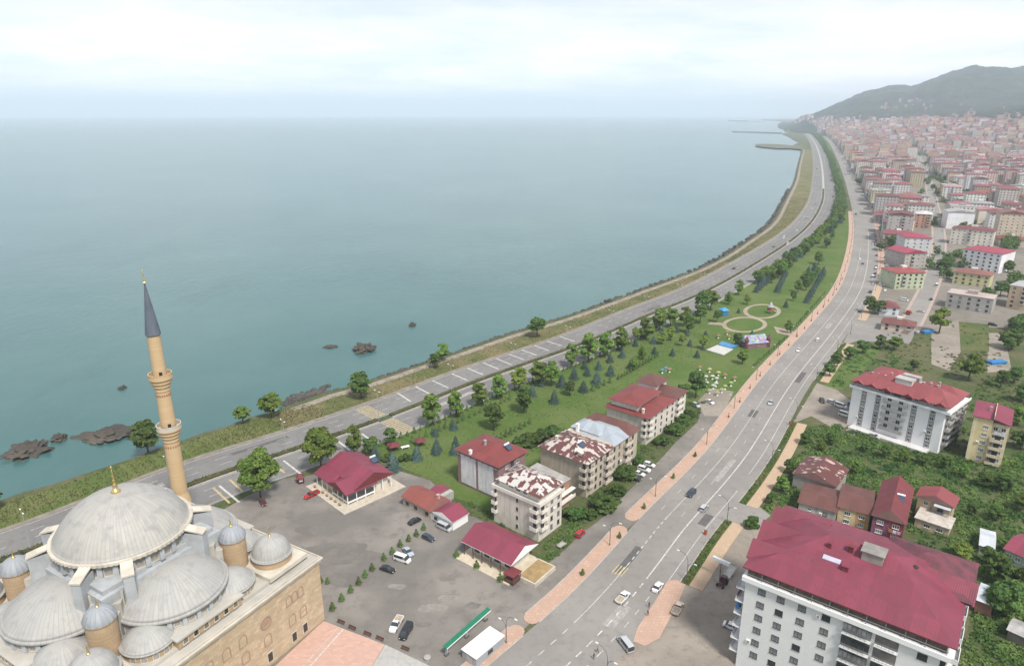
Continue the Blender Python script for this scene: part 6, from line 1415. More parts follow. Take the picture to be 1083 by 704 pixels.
for _ in range(900):
    px = rng.uniform(880, 1083); d_ = rng.uniform(560, 3200); aa = math.atan((px-541.5)/FOC*math.cos(PITCH)); x, y = d_*math.sin(aa), d_*math.cos(aa)
    if BOU.near((x, y))[1] < 30 or not all((x-a)**2+(y-b)**2 > (c+1)**2 for a, b, c in FOOT): continue
    if noise.noise(Vector((x/120, y/120, 1))) < -.05: continue
    r = rng.uniform(2.5, 5)
    for _k in range(7):
        u = unit(rng.normal(size=(26, 3))); c = np.array([x, y, r*1.2])+rng.normal(0, r*.42, 3); V_.append(quads(c+u*r*.5, unit(u+rng.normal(size=(26, 3))*.5+np.array([0, 0, .4])), rng.uniform(.5, 1, 26)*.9, .8))
for _ in range(300):
    q = P(rng.uniform(1030, 1084), rng.uniform(148, 162)); r = rng.uniform(5, 8)
    if not all((q.x-a)**2+(q.y-b)**2 > c*c for a, b, c in FOOT): continue
    for _k in range(6): u = unit(rng.normal(size=(24, 3))); c = np.array([q.x, q.y, r*1.4])+rng.normal(0, r*.4, 3); V_.append(quads(c+u*r*.55, unit(u+rng.normal(size=(24, 3))*.5), rng.uniform(.6, 1, 24)*1.6, .8))
for x, y, n_ in [(910, 186, 14), (942, 247, 10), (934, 232, 8), (928, 212, 10), (903, 176, 8), (897, 166, 8), (1000, 165, 10), (1068, 262, 14), (1074, 300, 8), (1058, 240, 6)]:
    for _ in range(n_):
        q = P(x+rng.normal(0, 3), y+rng.normal(0, 1.5)); r = rng.uniform(3, 5)
        if BOU.near(q)[1] < 29: continue
        for _k in range(8): u = unit(rng.normal(size=(30, 3))); c = np.array([q.x, q.y, r*1.2])+rng.normal(0, r*.4, 3); V_.append(quads(c+u*r*.5, unit(u+rng.normal(size=(30, 3))*.5), rng.uniform(.5, 1, 30)*.8, .8))
tag(link('town_greenery', leaf_mesh('town_greenery', np.concatenate(V_), LEAFS['dark'])), kind='stuff')
# undergrowth, weeds, hedges: nobody could count these
def bushes(name, poly, n_, rlo, rhi, per, leaf, m, avoid=()):
    xs = [p[0] for p in poly]; ys = [p[1] for p in poly]; V = []; k = 0
    while k < n_:
        x, y = rng.uniform(min(xs), max(xs)), rng.uniform(min(ys), max(ys)); k += 1
        if not inside((x, y), poly) or 0 < BOU.near((x, y))[1] < 29.5 or any(inside((x, y), a) for a in avoid): continue
        r = rng.uniform(rlo, rhi)*(1+.5*noise.noise(Vector((x/9, y/9, 2)))); q = int(per*rng.uniform(.7, 1.3)); u = unit(rng.normal(size=(q, 3))); u[:, 2] = np.abs(u[:, 2])
        p = np.array([x, y, 0])+u*r*rng.uniform(.6, 1.05, (q, 1))*np.array([1.25, 1.25, .85])
        V.append(quads(p, unit(u+rng.normal(size=(q, 3))*.6+np.array([0, 0, .4])), rng.uniform(.55, 1.1, q)*leaf, .8))
    return tag(link(name, leaf_mesh(name, np.concatenate(V), m)), kind='stuff')
def fp(o):  # ground outline of a built thing
    pts = []
    for c in o.children:
        if c.type == 'MESH' and c.name.startswith(('wall', 'lower_storey', 'terrace', 'basement')):
            for b in c.bound_box: q = Matrix.LocRotScale(o.location, o.rotation_euler, None) @ Vector(b); pts.append((q.x, q.y))
    if not pts: return None
    from mathutils.geometry import convex_hull_2d
    v = [Vector(p) for p in pts]; return [tuple(v[i]) for i in convex_hull_2d(v)]
FPS = [f for f in (fp(o) for o in list(S.objects) if o.parent is None and o.get('category') in ('apartment building', 'house', 'barn', 'shed', 'cafe', 'restaurant') and o.location.length < 420) if f]
garden_poly = [tuple(p[:2]) for p in pix((796, 532), (802, 520), (846, 454), (905, 447), (1003, 482), (1045, 486), (1083, 480), (1130, 500), (1180, 600), (1150, 720), (1045, 720), (1030, 650), (960, 562), (830, 548))]
bushes('undergrowth', [tuple(p[:2]) for p in pix((1036, 640), (1090, 640), (1130, 725), (1012, 725))], 420, .5, 1.4, 34, .32, LEAFS['bush'], FPS)
bushes('undergrowth', garden_poly, 5200, .5, 1.5, 34, .34, LEAFS['bush'], FPS)
bushes('undergrowth', [tuple(p[:2]) for p in pix((905, 446), (1003, 481), (1083, 470), (1100, 430), (1070, 400), (1040, 398), (1020, 440), (1000, 440))], 700, .5, 1.4, 34, .34, LEAFS['dark'], FPS)
bushes('undergrowth', [tuple(p[:2]) for p in pix((868, 412), (893, 371), (925, 363), (985, 392), (960, 396), (905, 405), (890, 410))], 520, .4, 1.2, 34, .32, LEAFS['bush'], FPS)
for q_, n_ in [([(985, 350), (1014, 338), (1016, 372), (1004, 392), (985, 385)], 90), ([(1045, 352), (1062, 352), (1070, 392), (1044, 394)], 70), ([(1014, 340), (1046, 343), (1046, 372), (1016, 370)], 60), ([(1000, 375), (1045, 372), (1046, 398), (1000, 400)], 160), ([(930, 350), (985, 352), (985, 395), (935, 375)], 120)]: bushes('undergrowth', [tuple(p[:2]) for p in pix(*q_)], n_, .3, .9, 24, .3, LEAFS['weed'], FPS)
for q, n_ in [([(558, 595), (616, 536), (624, 548), (602, 578), (574, 600)], 260), ([(604, 545), (640, 506), (690, 463), (704, 474), (664, 513), (640, 541), (620, 554)], 420), ([(690, 464), (726, 426), (744, 425), (738, 444), (712, 468)], 300), ([(470, 524), (520, 540), (540, 560), (545, 572), (528, 558), (490, 540)], 200), ([(540, 475), (560, 462), (600, 450), (612, 455), (580, 478), (556, 482)], 200)]:
    bushes('undergrowth', [tuple(p[:2]) for p in pix(*q)], n_, .3, 1.0, 26, .26, LEAFS['bush'], FPS)
def verge(name, d0, d1, o0, o1, dens, hlo, hhi, m, path=MED, leaf=.3):
    n_ = int((d1-d0)*dens); P_ = []
    for _ in range(n_):
        d = rng.uniform(d0, d1); a = o0(d) if callable(o0) else o0; q, _t = path.at(d, rng.uniform(a, o1)); P_.append((q.x, q.y, .05+rng.uniform(0, 1)**2*(hhi-hlo)+hlo*rng.uniform(0, 1)))
    P_ = np.array(P_); nn = unit(rng.normal(size=(n_, 3))+np.array([0, 0, .8])); return tag(link(name, leaf_mesh(name, quads(P_, nn, rng.uniform(.5, 1.1, n_)*leaf, .7), m)), kind='stuff')
verge('verge_weeds', 60, SV0+20, coast_off, -19.6, 26, .1, .9, LEAFS['weed']); verge('verge_weeds', SV0-30, MS(860, 210), lambda d: coast_off(d)+3.5, -19.6, 14, .1, .7, LEAFS['dry'])
verge('lawn_tufts', MS(395, 475), MS(720, 345), 18.2, 60, 16, .02, .18, LEAFS['weed'])
for d0, d1 in [(0, MS(396, 444)), (MS(411, 439), MS(868, 200))]:
    verge('median_hedge', d0, d1, -1.25, 1.25, 30 if d0 == 0 else 16, .35, 1.25, LEAFS['hedge'], leaf=.3)
    mb = MB(); MED.wall(mb, -1.0, 1.0, .2, .85, d0, d1, 4); tag(mb.build('median_hedge', LEAFS['hedge'], uv=False), kind='stuff')
for a, b in RWALK[:3]: verge('strip_shrubs', a, b, 21.7, 23.7, 22, .15, .9, LEAFS['thuja'], BOU, .26)

# ------------------------------------------------------------------ rocks
import bmesh
ROCK = ground_mat('sea_rock', (.066, .058, .049), (.112, .097, .078), (.035, .033, .03), .25, 1.2, .85, .8)
def rock_mesh(seed, sub=3, rough=.5):
    bm = bmesh.new(); bmesh.ops.create_icosphere(bm, subdivisions=sub, radius=1)
    for v in bm.verts:
        k = 1+rough*noise.fractal(v.co*2.3+Vector((seed*3.7, 0, 0)), .8, 2, 5); v.co *= k; v.co.z *= .6
    me = bpy.data.meshes.new('sea_rock'); bm.to_mesh(me); bm.free(); me.materials.append(ROCK); return me
def rock(px, py, wpx, hpx, label, rise=2.0, seed=0):
    p = P(px, py, -2.2); a = P(px-wpx/2, py, -2.2); b = P(px, py-hpx/2, -2.2); lx = (p-a).length; ly = (b-p).length
    o = link('sea_rock', rock_mesh(seed, 4, .62), None, (p.x, p.y, -2.3)); o.scale = (lx, ly, rise/.48); return tag(o, label, 'rock', 'rocks in the sea')
rock(28, 478, 40, 15, 'broad brown rock in the sea nearest to the mosque', 1.9, 1); rock(63, 464.5, 14, 6, 'small brown rock between two bigger sea rocks', 1.5, 2); rock(113, 461, 50, 14, 'long brown rock shelf reaching towards the round shore tree', 1.7, 3)
rock(385, 370, 21, 8, 'dark rock standing alone off the shore, largest out there', 2.2, 4); rock(436, 343.8, 6, 3, 'tiny dark rock farthest out in the sea', 1.3, 5); rock(129, 411, 6, 3, 'tiny dark rock out beyond the minaret', 1.0, 6); rock(349, 367, 12, 3, 'flat rock awash beside the lone dark rock', .8, 8)
rk = [rock_mesh(20+i, 2, .45) for i in range(5)]; rv = []
mb = MB()
def scatter_rocks(d0, d1, o0, o1, n_, s0, s1, z):
    for _ in range(n_):
        d = rng.uniform(d0, d1); q, _t = MED.at(d, coast_off(d)+rng.uniform(o0, o1)); me = rk[rng.integers(5)]; s = rng.uniform(s0, s1); a = rng.uniform(0, 6.28); ca, sa = math.cos(a)*s, math.sin(a)*s
        mb.add([(q.x+v.co.x*ca-v.co.y*sa, q.y+v.co.x*sa+v.co.y*ca, z+v.co.z*s+rng.uniform(0, .0)) for v in me.vertices], [list(p.vertices) for p in me.polygons])
for _ in range(190):
    f_ = rng.uniform(0, 1); q = P(300+44*f_+rng.normal(0, 2), 430-14*f_+rng.normal(-3, 2.5), -2.2); me = rk[rng.integers(5)]; s = rng.uniform(.5, 1.7); a = rng.uniform(0, 6.28); ca, sa = math.cos(a)*s, math.sin(a)*s
    mb.add([(q.x+v.co.x*ca-v.co.y*sa, q.y+v.co.x*sa+v.co.y*ca, -2.1+v.co.z*s) for v in me.vertices], [list(p.vertices) for p in me.polygons])
scatter_rocks(MS(350, 458), MS(690, 330), -5.5, -.3, 900, .35, 1.5, -1.0); scatter_rocks(MS(690, 330), MS(858, 200), -8, -1, 700, .6, 1.9, -1.2)
tag(mb.build('shore_rocks', ground_mat('shore_rock', (.05, .047, .043), (.085, .079, .071), (.15, .138, .118), .12, .7), uv=False), kind='stuff')

mb = MB(); SURF = mat('surf', (.55, .60, .60), .6, .3, 2)
for _ in range(430):
    d = rng.uniform(MS(298, 470), MS(845, 247)); q, t_ = MED.at(d, coast_off(d)-rng.uniform(4.6, 7.5)); l_, w_ = rng.uniform(.4, 1.6), rng.uniform(.1, .32); n_ = Vector((-t_.y, t_.x)); o = len(mb.v); k = 8
    if noise.noise(Vector((d/23, 0, 5))) < -.02: continue
    for i in range(k): v = q+t_*l_*math.cos(6.28*i/k)*rng.uniform(.6, 1.2)+n_*w_*math.sin(6.28*i/k)*rng.uniform(.5, 1.4); mb.v.append((v.x, v.y, -2.185))
    mb.f.append(list(range(o, o+k))); mb.m.append(0)
tag(mb.build('surf_foam', SURF, uv=False), kind='stuff')

# ------------------------------------------------------------------ vehicles
PAINTS = {}
CARC = {'white': (.72, .72, .71), 'silver': (.42, .43, .44), 'black': (.018, .018, .02), 'navy': (.03, .042, .065), 'red': (.38, .018, .022), 'blue': (.05, .16, .36), 'grey': (.16, .165, .17), 'paleblue': (.34, .40, .46), 'beige': (.45, .38, .29), 'maroon': (.10, .02, .025), 'yellow': (.52, .30, .03)}
def paint(c): return mat('car_paint_'+c, CARC[c], .28, .03, .5, spec=.6)
LAMPW = mat('headlight_glass', (.7, .7, .68), .2, .05); LAMPR = mat('tail_light', (.30, .02, .02), .3, .05); RIM = mat('wheel_rim', (.35, .35, .36), .4, .1, metal=.6)
SECT = {'sedan': [(-2.2, .50, .52, .70), (-2.12, .86, .86, .80), (-1.5, .96, .98, .86), (-.85, .97, 1.40, .88), (.30, .96, 1.43, .88), (1.05, .93, .95, .88), (1.85, .80, .80, .84), (2.16, .66, .66, .76), (2.22, .45, .46, .70)],
        'hatch': [(-2.05, .55, .56, .74), (-2.0, .95, .98, .82), (-1.75, 1.0, 1.42, .87), (-.9, .99, 1.50, .88), (.30, .97, 1.48, .88), (1.05, .95, .98, .88), (1.75, .84, .84, .84), (2.02, .66, .66, .76), (2.08, .45, .46, .70)],
        'suv': [(-2.3, .6, .61, .80), (-2.26, 1.1, 1.12, .90), (-2.05, 1.12, 1.62, .94), (-.9, 1.1, 1.74, .95), (.45, 1.08, 1.70, .95), (1.1, 1.05, 1.10, .95), (2.0, .98, .98, .92), (2.28, .75, .75, .85), (2.33, .5, .51, .78)],
        'van': [(-2.5, .6, .61, .86), (-2.46, 1.2, 1.8, .92), (-2.3, 1.2, 1.98, .95), (.9, 1.2, 1.98, .95), (1.25, 1.18, 1.9, .95), (1.95, 1.1, 1.14, .93), (2.4, .92, .92, .88), (2.5, .5, .51, .8)],
        'pickup': [(-.35, .55, .56, .86), (-.33, 1.05, 1.1, .90), (-.22, 1.08, 1.66, .92), (.55, 1.06, 1.70, .92), (1.25, 1.03, 1.08, .92), (2.2, .95, .95, .90), (2.55, .74, .74, .84), (2.6, .5, .51, .78)]}
def make_car(kind, colour):
    se = SECT[kind]; body, gl = MB(), MB()
    def sec(s):
        x, b, r, w = s; wr = w*(.78 if r > b+.2 else .93); return [(x, -w*.92, .22), (x, -w, .5), (x, -w*.97, b), (x, -wr, r), (x, wr, r), (x, w*.97, b), (x, w, .5), (x, w*.92, .22)]
    for a, b in zip(se, se[1:]):
        A, B = sec(a), sec(b); ca = a[2] > a[1]+.2; cb = b[2] > b[1]+.2
        for i in range(7):
            q = [A[i], A[i+1], B[i+1], B[i]]; glass = (i in (2, 4) and (ca or cb)) or (i == 3 and ca != cb)
            if kind == 'van' and colour != 'glassy' and i in (2, 4) and b[0] < -.1 and False: glass = False
            q = q[::-1]; (gl if glass else body).add(q, [(0, 1, 2, 3)])
        body.add([A[7], A[0], B[0], B[7]][::-1], [(0, 1, 2, 3)])
    body.add(sec(se[0]), [tuple(range(8))]); body.add(sec(se[-1]), [tuple(reversed(range(8)))])
    # pillars
    for i in range(2, len(se)-2):
        a = se[i]
        if a[2] > a[1]+.2:
            for sg in (-1, 1): body.tube((a[0], sg*a[3]*.975, a[1]), (a[0], sg*a[3]*.79, a[2]), .05, n=4)
    t_ = thing('parked_car', '', 'car', (0, 0, 0)); m = paint(colour)
    if kind == 'pickup':
        body.box(-2.75, -.4, -.92, .92, .55, .72).box(-2.75, -.4, -.95, -.86, .723, 1.12).box(-2.75, -.4, .86, .95, .723, 1.12).box(-2.78, -2.68, -.857, .857, .723, 1.12).box(-.5, -.4, -.857, .857, .723, 1.3)
    if kind == 'pickup': MB().box(-2.66, -.52, -.85, .85, .724, .80 if colour == 'red' else 1.0).build('bed_load', mat('bed_load_'+colour, {'white': (.36, .29, .21), 'beige': (.20, .17, .15)}.get(colour, (.12, .06, .05)), .9, .3, 2), t_)
    body.build('body', m, t_, smooth=False); gl.build('window', GLASS, t_)
    L0, L1 = (-2.75 if kind == 'pickup' else se[0][0]), se[-1][0]; w = se[len(se)//2][3]
    wh = MB().tube((0, -.11, 0), (0, .11, 0), .33, n=14, mi=0).tube((0, -.118, 0), (0, .118, 0), .2, n=10, mi=1).mesh('wheel', [TYRE, RIM], uv=False)
    for x in (L0+.8, L1-.82):
        for sg in (-1, 1): link('wheel', wh, t_, (x, sg*(w-.08), .33))
    hl = MB().box(-.05, .05, -.16, .16, -.07, .07).mesh('headlight', LAMPW); tl = MB().box(-.04, .04, -.12, .12, -.09, .09).mesh('tail_light', LAMPR)
    for sg in (-1, 1): link('headlight', hl, t_, (L1-.02, sg*w*.68, .62)); link('tail_light', tl, t_, (L0-.01, sg*w*.72, .80))
    return t_
CARP = {}
def car(kind, colour, label, p, ang, group='vehicles', name=None, z=0.0):
    k = (kind, colour)
    cat = {'sedan': 'car', 'hatch': 'car', 'suv': 'car', 'van': 'van', 'pickup': 'pickup truck'}[kind]
    if k not in CARP: t_ = CARP[k] = make_car(kind, colour); t_.location = (p[0], p[1], z); t_.rotation_euler = (0, 0, ang)
    else: t_ = dup(CARP[k], (p[0], p[1], z), ang)
    t_.name = name or ('parked_car' if cat == 'car' else 'parked_van' if cat == 'van' else 'pickup_truck'); tag(t_, label, cat, group); return t_
def dirang(a, b): p, q = P(*a), P(*b); return math.atan2(q.y-p.y, q.x-p.x)
def pc(kind, colour, px, d, label, z=.05, **k): return car(kind, colour, label, P(px[0], px[1]+1.5, .4), dirang((px[0]-d[0], px[1]-d[1]), (px[0]+d[0], px[1]+d[1])), z=z, **k)
LZ = .03
pc('pickup', 'red', (329.5, 522), (-9, 4), 'red pickup parked in front of the restaurant porch', LZ)
pc('hatch', 'maroon', (278, 530), (3, 5), 'dark red car half under the big plane tree', LZ)
pc('sedan', 'black', (438.5, 549.7), (8, -4), 'black sedan parked beside the long red shed', LZ); pc('van', 'silver', (470, 556.5), (9, 4), 'silver minivan by the white end room of the long shed', LZ)
pc('hatch', 'navy', (453, 567.5), (9, 4), 'dark blue hatchback behind the black sedan near the shed', LZ); pc('sedan', 'paleblue', (431.5, 582), (8, 8), 'pale blue sedan beside the white minibus', LZ)
pc('van', 'white', (425.5, 590), (9, 3), 'white minibus in the potted tree row', LZ); pc('sedan', 'black', (410, 600.5), (9, 3), 'black sedan between potted trees and white minibus', LZ)
pc('pickup', 'white', (419, 659), (-7, 12), 'white pickup with an open bed beside the black van', LZ); pc('van', 'black', (429.5, 667), (-7, 12), 'black van beside the white open pickup', LZ)
pc('hatch', 'red', (613.7, 563), (7, -7), 'bright red hatchback beside the service road', LZ)
for c, k, q, lab in [('white', 'hatch', (686.6, 490), 'white car parked highest in the row of four'), ('white', 'suv', (681, 495), 'white car second from the top in the row of four'), ('white', 'sedan', (675.6, 499.4), 'white car just above the black one in the row of four'), ('black', 'suv', (671, 504.4), 'black car lowest in the row of four')]: pc(k, c, q, (8, 2.5), lab, LZ)
pc('sedan', 'white', (750.6, 423.5), (6, 3), 'lone white car on the worn patch by the park', LZ); pc('hatch', 'silver', (736, 427), (5, 3), 'silver car under the tall park tree', LZ)
def on_road(kind, colour, px, label, fwd=1, path=BOU, nm=None):
    p = P(px[0], px[1]+1, .4); d, off = path.near(p); q, t_ = path.at(d, off); a = math.atan2(t_.y, t_.x)+(0 if fwd > 0 else PI); return car(kind, colour, label, (q.x, q.y), a, 'traffic', nm or 'car', .06)
on_road('suv', 'navy', (731, 521), 'dark blue car driving up the boulevard', -1); on_road('hatch', 'silver', (744.4, 536.5), 'silver hatchback across the lane from the dark blue car', 1); on_road('pickup', 'white', (659, 631), 'white pickup with tan load driving along the boulevard', 1, nm='pickup_truck')
on_road('sedan', 'white', (695.6, 620), 'white sedan stopped at the kerb of the pink paving', 1); on_road('sedan', 'silver', (815, 425), 'silver car on the boulevard beside the parked vans', -1); on_road('sedan', 'white', (844.7, 369.5), 'white sedan near the park kerb of the boulevard', -1); on_road('hatch', 'white', (865, 358.5), 'white hatchback mid boulevard before the side street', 1)
on_road('hatch', 'white', (909.5, 273), 'white car in the boulevard bend', -1); on_road('suv', 'grey', (912.5, 278), 'dark grey car in the boulevard bend', 1); on_road('van', 'white', (923, 292), 'white van stopped beside the boulevard bend', 1, nm='parked_van')
pc('pickup', 'beige', (717, 642), (6, -11), 'beige pickup with an empty bed on the dirt lot', .04); pc('van', 'silver', (661.5, 680), (-7, -9), 'silver minivan at the edge of the pink paving', .06); pc('sedan', 'white', (774, 661), (8, 3), 'white sedan parked against the big white house', .04)
for k, c, q, d, lab in [('hatch', 'black', (869.5, 422.5), (3, 5), 'black car at the head of the parked vans'), ('hatch', 'silver', (880, 424), (6, 2), 'silver car beside the parked white vans'), ('van', 'white', (889, 428), (8, 2.5), 'white van, farther of two by the white apartment house'), ('van', 'white', (893.5, 437.5), (8, 2.5), 'white van, nearer of two by the white apartment house'), ('van', 'blue', (903, 428), (8, 2), 'blue van behind the white vans')]: pc(k, c, q, d, lab, .08)
pc('sedan', 'silver', (924.5, 460), (8, 3), 'silver car on the terrace before the white apartment house', .06); pc('van', 'white', (1065.4, 597), (2, 7), 'white van on the track by the sage green house', .06)
pc('suv', 'black', (1049.7, 342), (6, 1), 'black car behind the derelict grey block', .06)
i = 0
for (x, y) in [(776, 283), (818, 260), (829, 250.5), (843, 243.5), (859, 219.5), (862, 215), (857, 236), (880, 202), (881, 207), (866, 195), (864, 178), (877, 185), (861, 165), (872, 170), (833, 257), (853, 230), (884, 226), (862, 192), (879, 190)]:
    on_road(['sedan', 'hatch', 'van', 'suv'][i % 4], ['black', 'grey', 'white', 'white', 'white', 'silver', 'red', 'white', 'black', 'white'][i % 10], (x, y), f'{["dark","grey","white","white","white","silver","red","white","dark","white"][i % 10]} vehicle on the coast highway, {ordn(i)} along it from the crosswalk', 1 if i % 2 else -1, MED); i += 1
for j in range(34):
    d = rng.uniform(RS(925, 285), BOU.L-400); o = rng.choice([3.5, 9, 12, 17, 19.8]); q, t_ = BOU.at(d, o); a = math.atan2(t_.y, t_.x)
    c = rng.choice(['white', 'white', 'silver', 'black', 'grey', 'red']); car(rng.choice(['sedan', 'hatch', 'van']), c, f'{c} vehicle on the far stretch of the boulevard, {ordn(j)} of the traffic there', (q.x, q.y), a+(PI if o < 10 else 0), 'far boulevard traffic', 'car', .06)
for j in range(46):
    d = 20+(ST.L*.62-20)*j/46+rng.uniform(-2, 2); sg = 1 if rng.random() < .5 else -1; q, t_ = ST.at(d, sg*4.3); c = rng.choice(['white', 'white', 'silver', 'black', 'grey', 'red', 'blue'])
    car(rng.choice(['sedan', 'hatch', 'van', 'suv']), c, f'{c} car parked along the town street, {ordn(j)} counted from the side street', (q.x, q.y), math.atan2(t_.y, t_.x)+(PI if rng.random() < .5 else 0), 'cars parked in the town street', None, .07)
j = 0
for r_ in range(3):
    for k in range(9):
        p = P(938+r_*5.5+rng.uniform(-.4, .4), 284-k*3.0)
        if rng.random() < .2: continue
        c = rng.choice(['white', 'silver', 'black', 'grey', 'navy', 'red']); car(rng.choice(['sedan', 'hatch', 'suv']), c, f'{c} car in the lot between boulevard and town row, {ordn(j)} counted from its near end', p, .35+rng.uniform(-.1, .1), 'cars in the town lot', None, .03); j += 1
for j in range(22):
    d = RS(912, 330)+j*13.5+rng.uniform(-4, 4)
    if rng.random() < .2: continue
    q, t_ = BOU.at(d, 19.9 if rng.random() < .75 else 28.5); c = rng.choice(['white', 'white', 'silver', 'black', 'grey', 'red', 'navy'])
    car(rng.choice(['sedan', 'hatch', 'van', 'suv']), c, f'{c} car parked beside the boulevard bend, {ordn(j)} from the side street', (q.x, q.y), math.atan2(t_.y, t_.x)+(PI if rng.random() < .3 else 0), 'cars parked by the boulevard bend', None, .06)
for k, c, q, lab in [('hatch', 'white', (932, 300), 'white car by the walk at the boulevard bend'), ('hatch', 'red', (934, 291), 'red car by the walk at the boulevard bend'), ('van', 'white', (956, 316), 'white van in front of the light green house'), ('sedan', 'silver', (973.5, 328), 'silver sedan in the side street past the digger'), ('sedan', 'white', (1069, 293), 'white car beside the peach apartment block')]: pc(k, c, q, (5, .8), lab, .08)
# tractor with trailer, digger
q = P(764, 618); a = dirang((757, 622), (772, 606))
tr = thing('tractor', 'dark red tractor parked under the white sign board', 'tractor', (q.x, q.y, .04), a+PI)
MB().box(0, 1.7, -.4, .4, .75, 1.35).box(-1.3, -.003, -.75, .75, .7, 1.3).box(1.7, 1.9, -.35, .35, .8, 1.25).build('body', paint('maroon'), tr)
kb = MB().box(-1.2, .1, -.7, .7, 2.3, 2.45, 1)
for x, y in ((-1.15, -.65), (-1.15, .6), (.02, -.65), (.02, .6)): kb.box(x, x+.07, y, y+.07, 1.3, 2.3, 1)
kb.box(-1.1, 0, -.62, .62, 1.303, 2.28, 0); kb.build('cab', [GLASS, paint('maroon')], tr)
for x, r in ((-.8, .75), (1.4, .45)):
    for sg in (-1, 1): MB().tube((x, sg*.65, r), (x, sg*1.0, r), r, n=14).build('wheel', TYRE, tr)
q = P(772, 606.5); tl = thing('trailer', 'pale open farm trailer tipped behind the dark red tractor', 'trailer', (q.x, q.y, .04), a)
mb = MB(); mb.box(-2.2, 2.2, -1.1, 1.1, .9, 1.05); mb.box(-2.2, 2.2, -1.15, -1.1, .9, 1.7); mb.box(-2.2, 2.2, 1.1, 1.15, .9, 1.7); mb.box(2.2, 2.25, -1.15, 1.15, .9, 1.7); bd_ = mb.build('bed', mat('trailer_grey', (.50, .48, .44), .7, .2, 1), tl); bd_.rotation_euler = (0, -.28, 0)
for sg in (-1, 1): MB().tube((-.6, sg*.8, .45), (-.6, sg*1.05, .45), .45, n=12).build('wheel', TYRE, tl)
MB().box(2.2, 3.6, -.06, .06, .5, .65).build('drawbar', METAL, tl)
q = P(961, 332); dg = thing('digger', 'yellow tipper truck with a dark red cab beside the bluish house', 'truck', (q.x, q.y, .03), dirang((967, 322), (957, 334)))
MB().box(1.2, 3.2, -1.2, 1.2, .8, 2.8).build('cab', paint('red'), dg); MB().box(3.2, 3.25, -1.0, 1.0, 1.7, 2.6).build('windscreen', GLASS, dg); MB().box(-4.5, 1.0, -1.25, 1.25, 1.2, 1.4).box(-4.5, 1, -1.25, -1.15, 1.4, 2.6).box(-4.5, 1, 1.15, 1.25, 1.4, 2.6).box(.9, 1.0, -1.147, 1.147, 1.4, 2.8).build('tipper', paint('yellow'), dg); MB().box(-4.4, 3, -.5, .5, .6, 1.0).build('chassis', METAL, dg)
for x in (-3.6, -2.3, 2.2):
    for sg in (-1, 1): MB().tube((x, sg*.8, .5), (x, sg*1.15, .5), .5, n=12).build('wheel', TYRE, dg)
TARP = mat('tarp_blue', (.03, .16, .36), .6, .25, 3)
for (x, y, w, d, lab) in [(981, 352, 7, 3, 'blue tarpaulin over a heap by the big bright tree'), (1053.5, 384, 9, 4, 'blue covered skip on the bare plot')]:
    q = P(x, y); mb = MB(); mb.prism([(-w/2, -d/2), (w/2, -d/2), (w/2, d/2), (-w/2, d/2)], 0, 1.2); mb.add([(-w/2-.1, -d/2-.1, 1.2), (w/2+.1, -d/2-.1, 1.2), (w/2+.1, d/2+.1, 1.2), (-w/2-.1, d/2+.1, 1.2), (-w/3, 0, 2.0), (w/3, .1, 2.1)], [(0, 1, 5, 4), (1, 2, 5), (2, 3, 4, 5), (3, 0, 4), (3, 2, 1, 0)])
    tag(mb.build('covered_skip', TARP, None, (q.x, q.y, .05), .2), lab, 'skip')

# ------------------------------------------------------------------ street furniture
def make_lamp():
    t_ = thing('street_lamp', '', 'street lamp'); MB().tube((0, 0, 0), (0, 0, 5.4), .13, .09, 8).tube((0, 0, -.1), (0, 0, .5), .2, .18, 8).build('pole', METAL, t_)
    for sg, z0, pts in ((-1, 4.2, [(0, 5.4), (-.15, 6.6), (-.7, 7.7), (-1.7, 8.3), (-2.6, 8.4)]), (1, 4.2, [(0, 4.4), (.35, 5.3), (.9, 5.8), (1.6, 5.9)])):
        mb = MB()
        for a, b in zip(pts, pts[1:]): mb.tube((a[0], 0, a[1]), (b[0], 0, b[1]), .07, .06, 6)
        mb.build('arm', METAL, t_); e = pts[-1]; MB().box(min(e[0], e[0]+sg*.8), max(e[0], e[0]+sg*.8), -.16, .16, e[1]-.08, e[1]+.07).build('lamp_head', mat('lamp_head_white', (.62, .62, .60), .4, .05), t_)
    return t_
LP0 = make_lamp(); used = [False]
def lamp(p, ang, label, grp):
    if not used[0]: used[0] = True; t_ = LP0; t_.location = (p[0], p[1], .1); t_.rotation_euler = (0, 0, ang)
    else: t_ = dup(LP0, (p[0], p[1], .1), ang)
    tag(t_, label, 'street lamp', grp)
dl = [BS(542, 684), BS(646, 577), BS(696, 526), BS(747, 470)]; gap = (dl[3]-dl[1])/2
dl += [dl[3]+gap*i for i in range(1, 22)]
for i, d in enumerate(dl): q, t_ = BOU.at(d, -1.6); lamp(q, math.atan2(-t_.x, t_.y)+PI, f'double-arm street lamp on the park-side walk, {ordn(i)} counted from the mosque', 'park-side street lamps')
dr = [BS(620, 706), RS(713, 609), RS(758, 549), RS(804, 487), RS(838, 442), RS(866, 405), RS(886, 374)]+[RS(886, 374)+gap*i for i in range(1, 20)]
for i, d in enumerate(dr): q, t_ = BOU.at(d, 22.6); lamp(q, math.atan2(-t_.x, t_.y), f'double-arm street lamp on the land-side walk, {ordn(i)} counted from the big white house', 'land-side street lamps')
mb0 = None
dm0 = MS(300.6, 477); dmg = (MS(674, 333)-dm0)/6
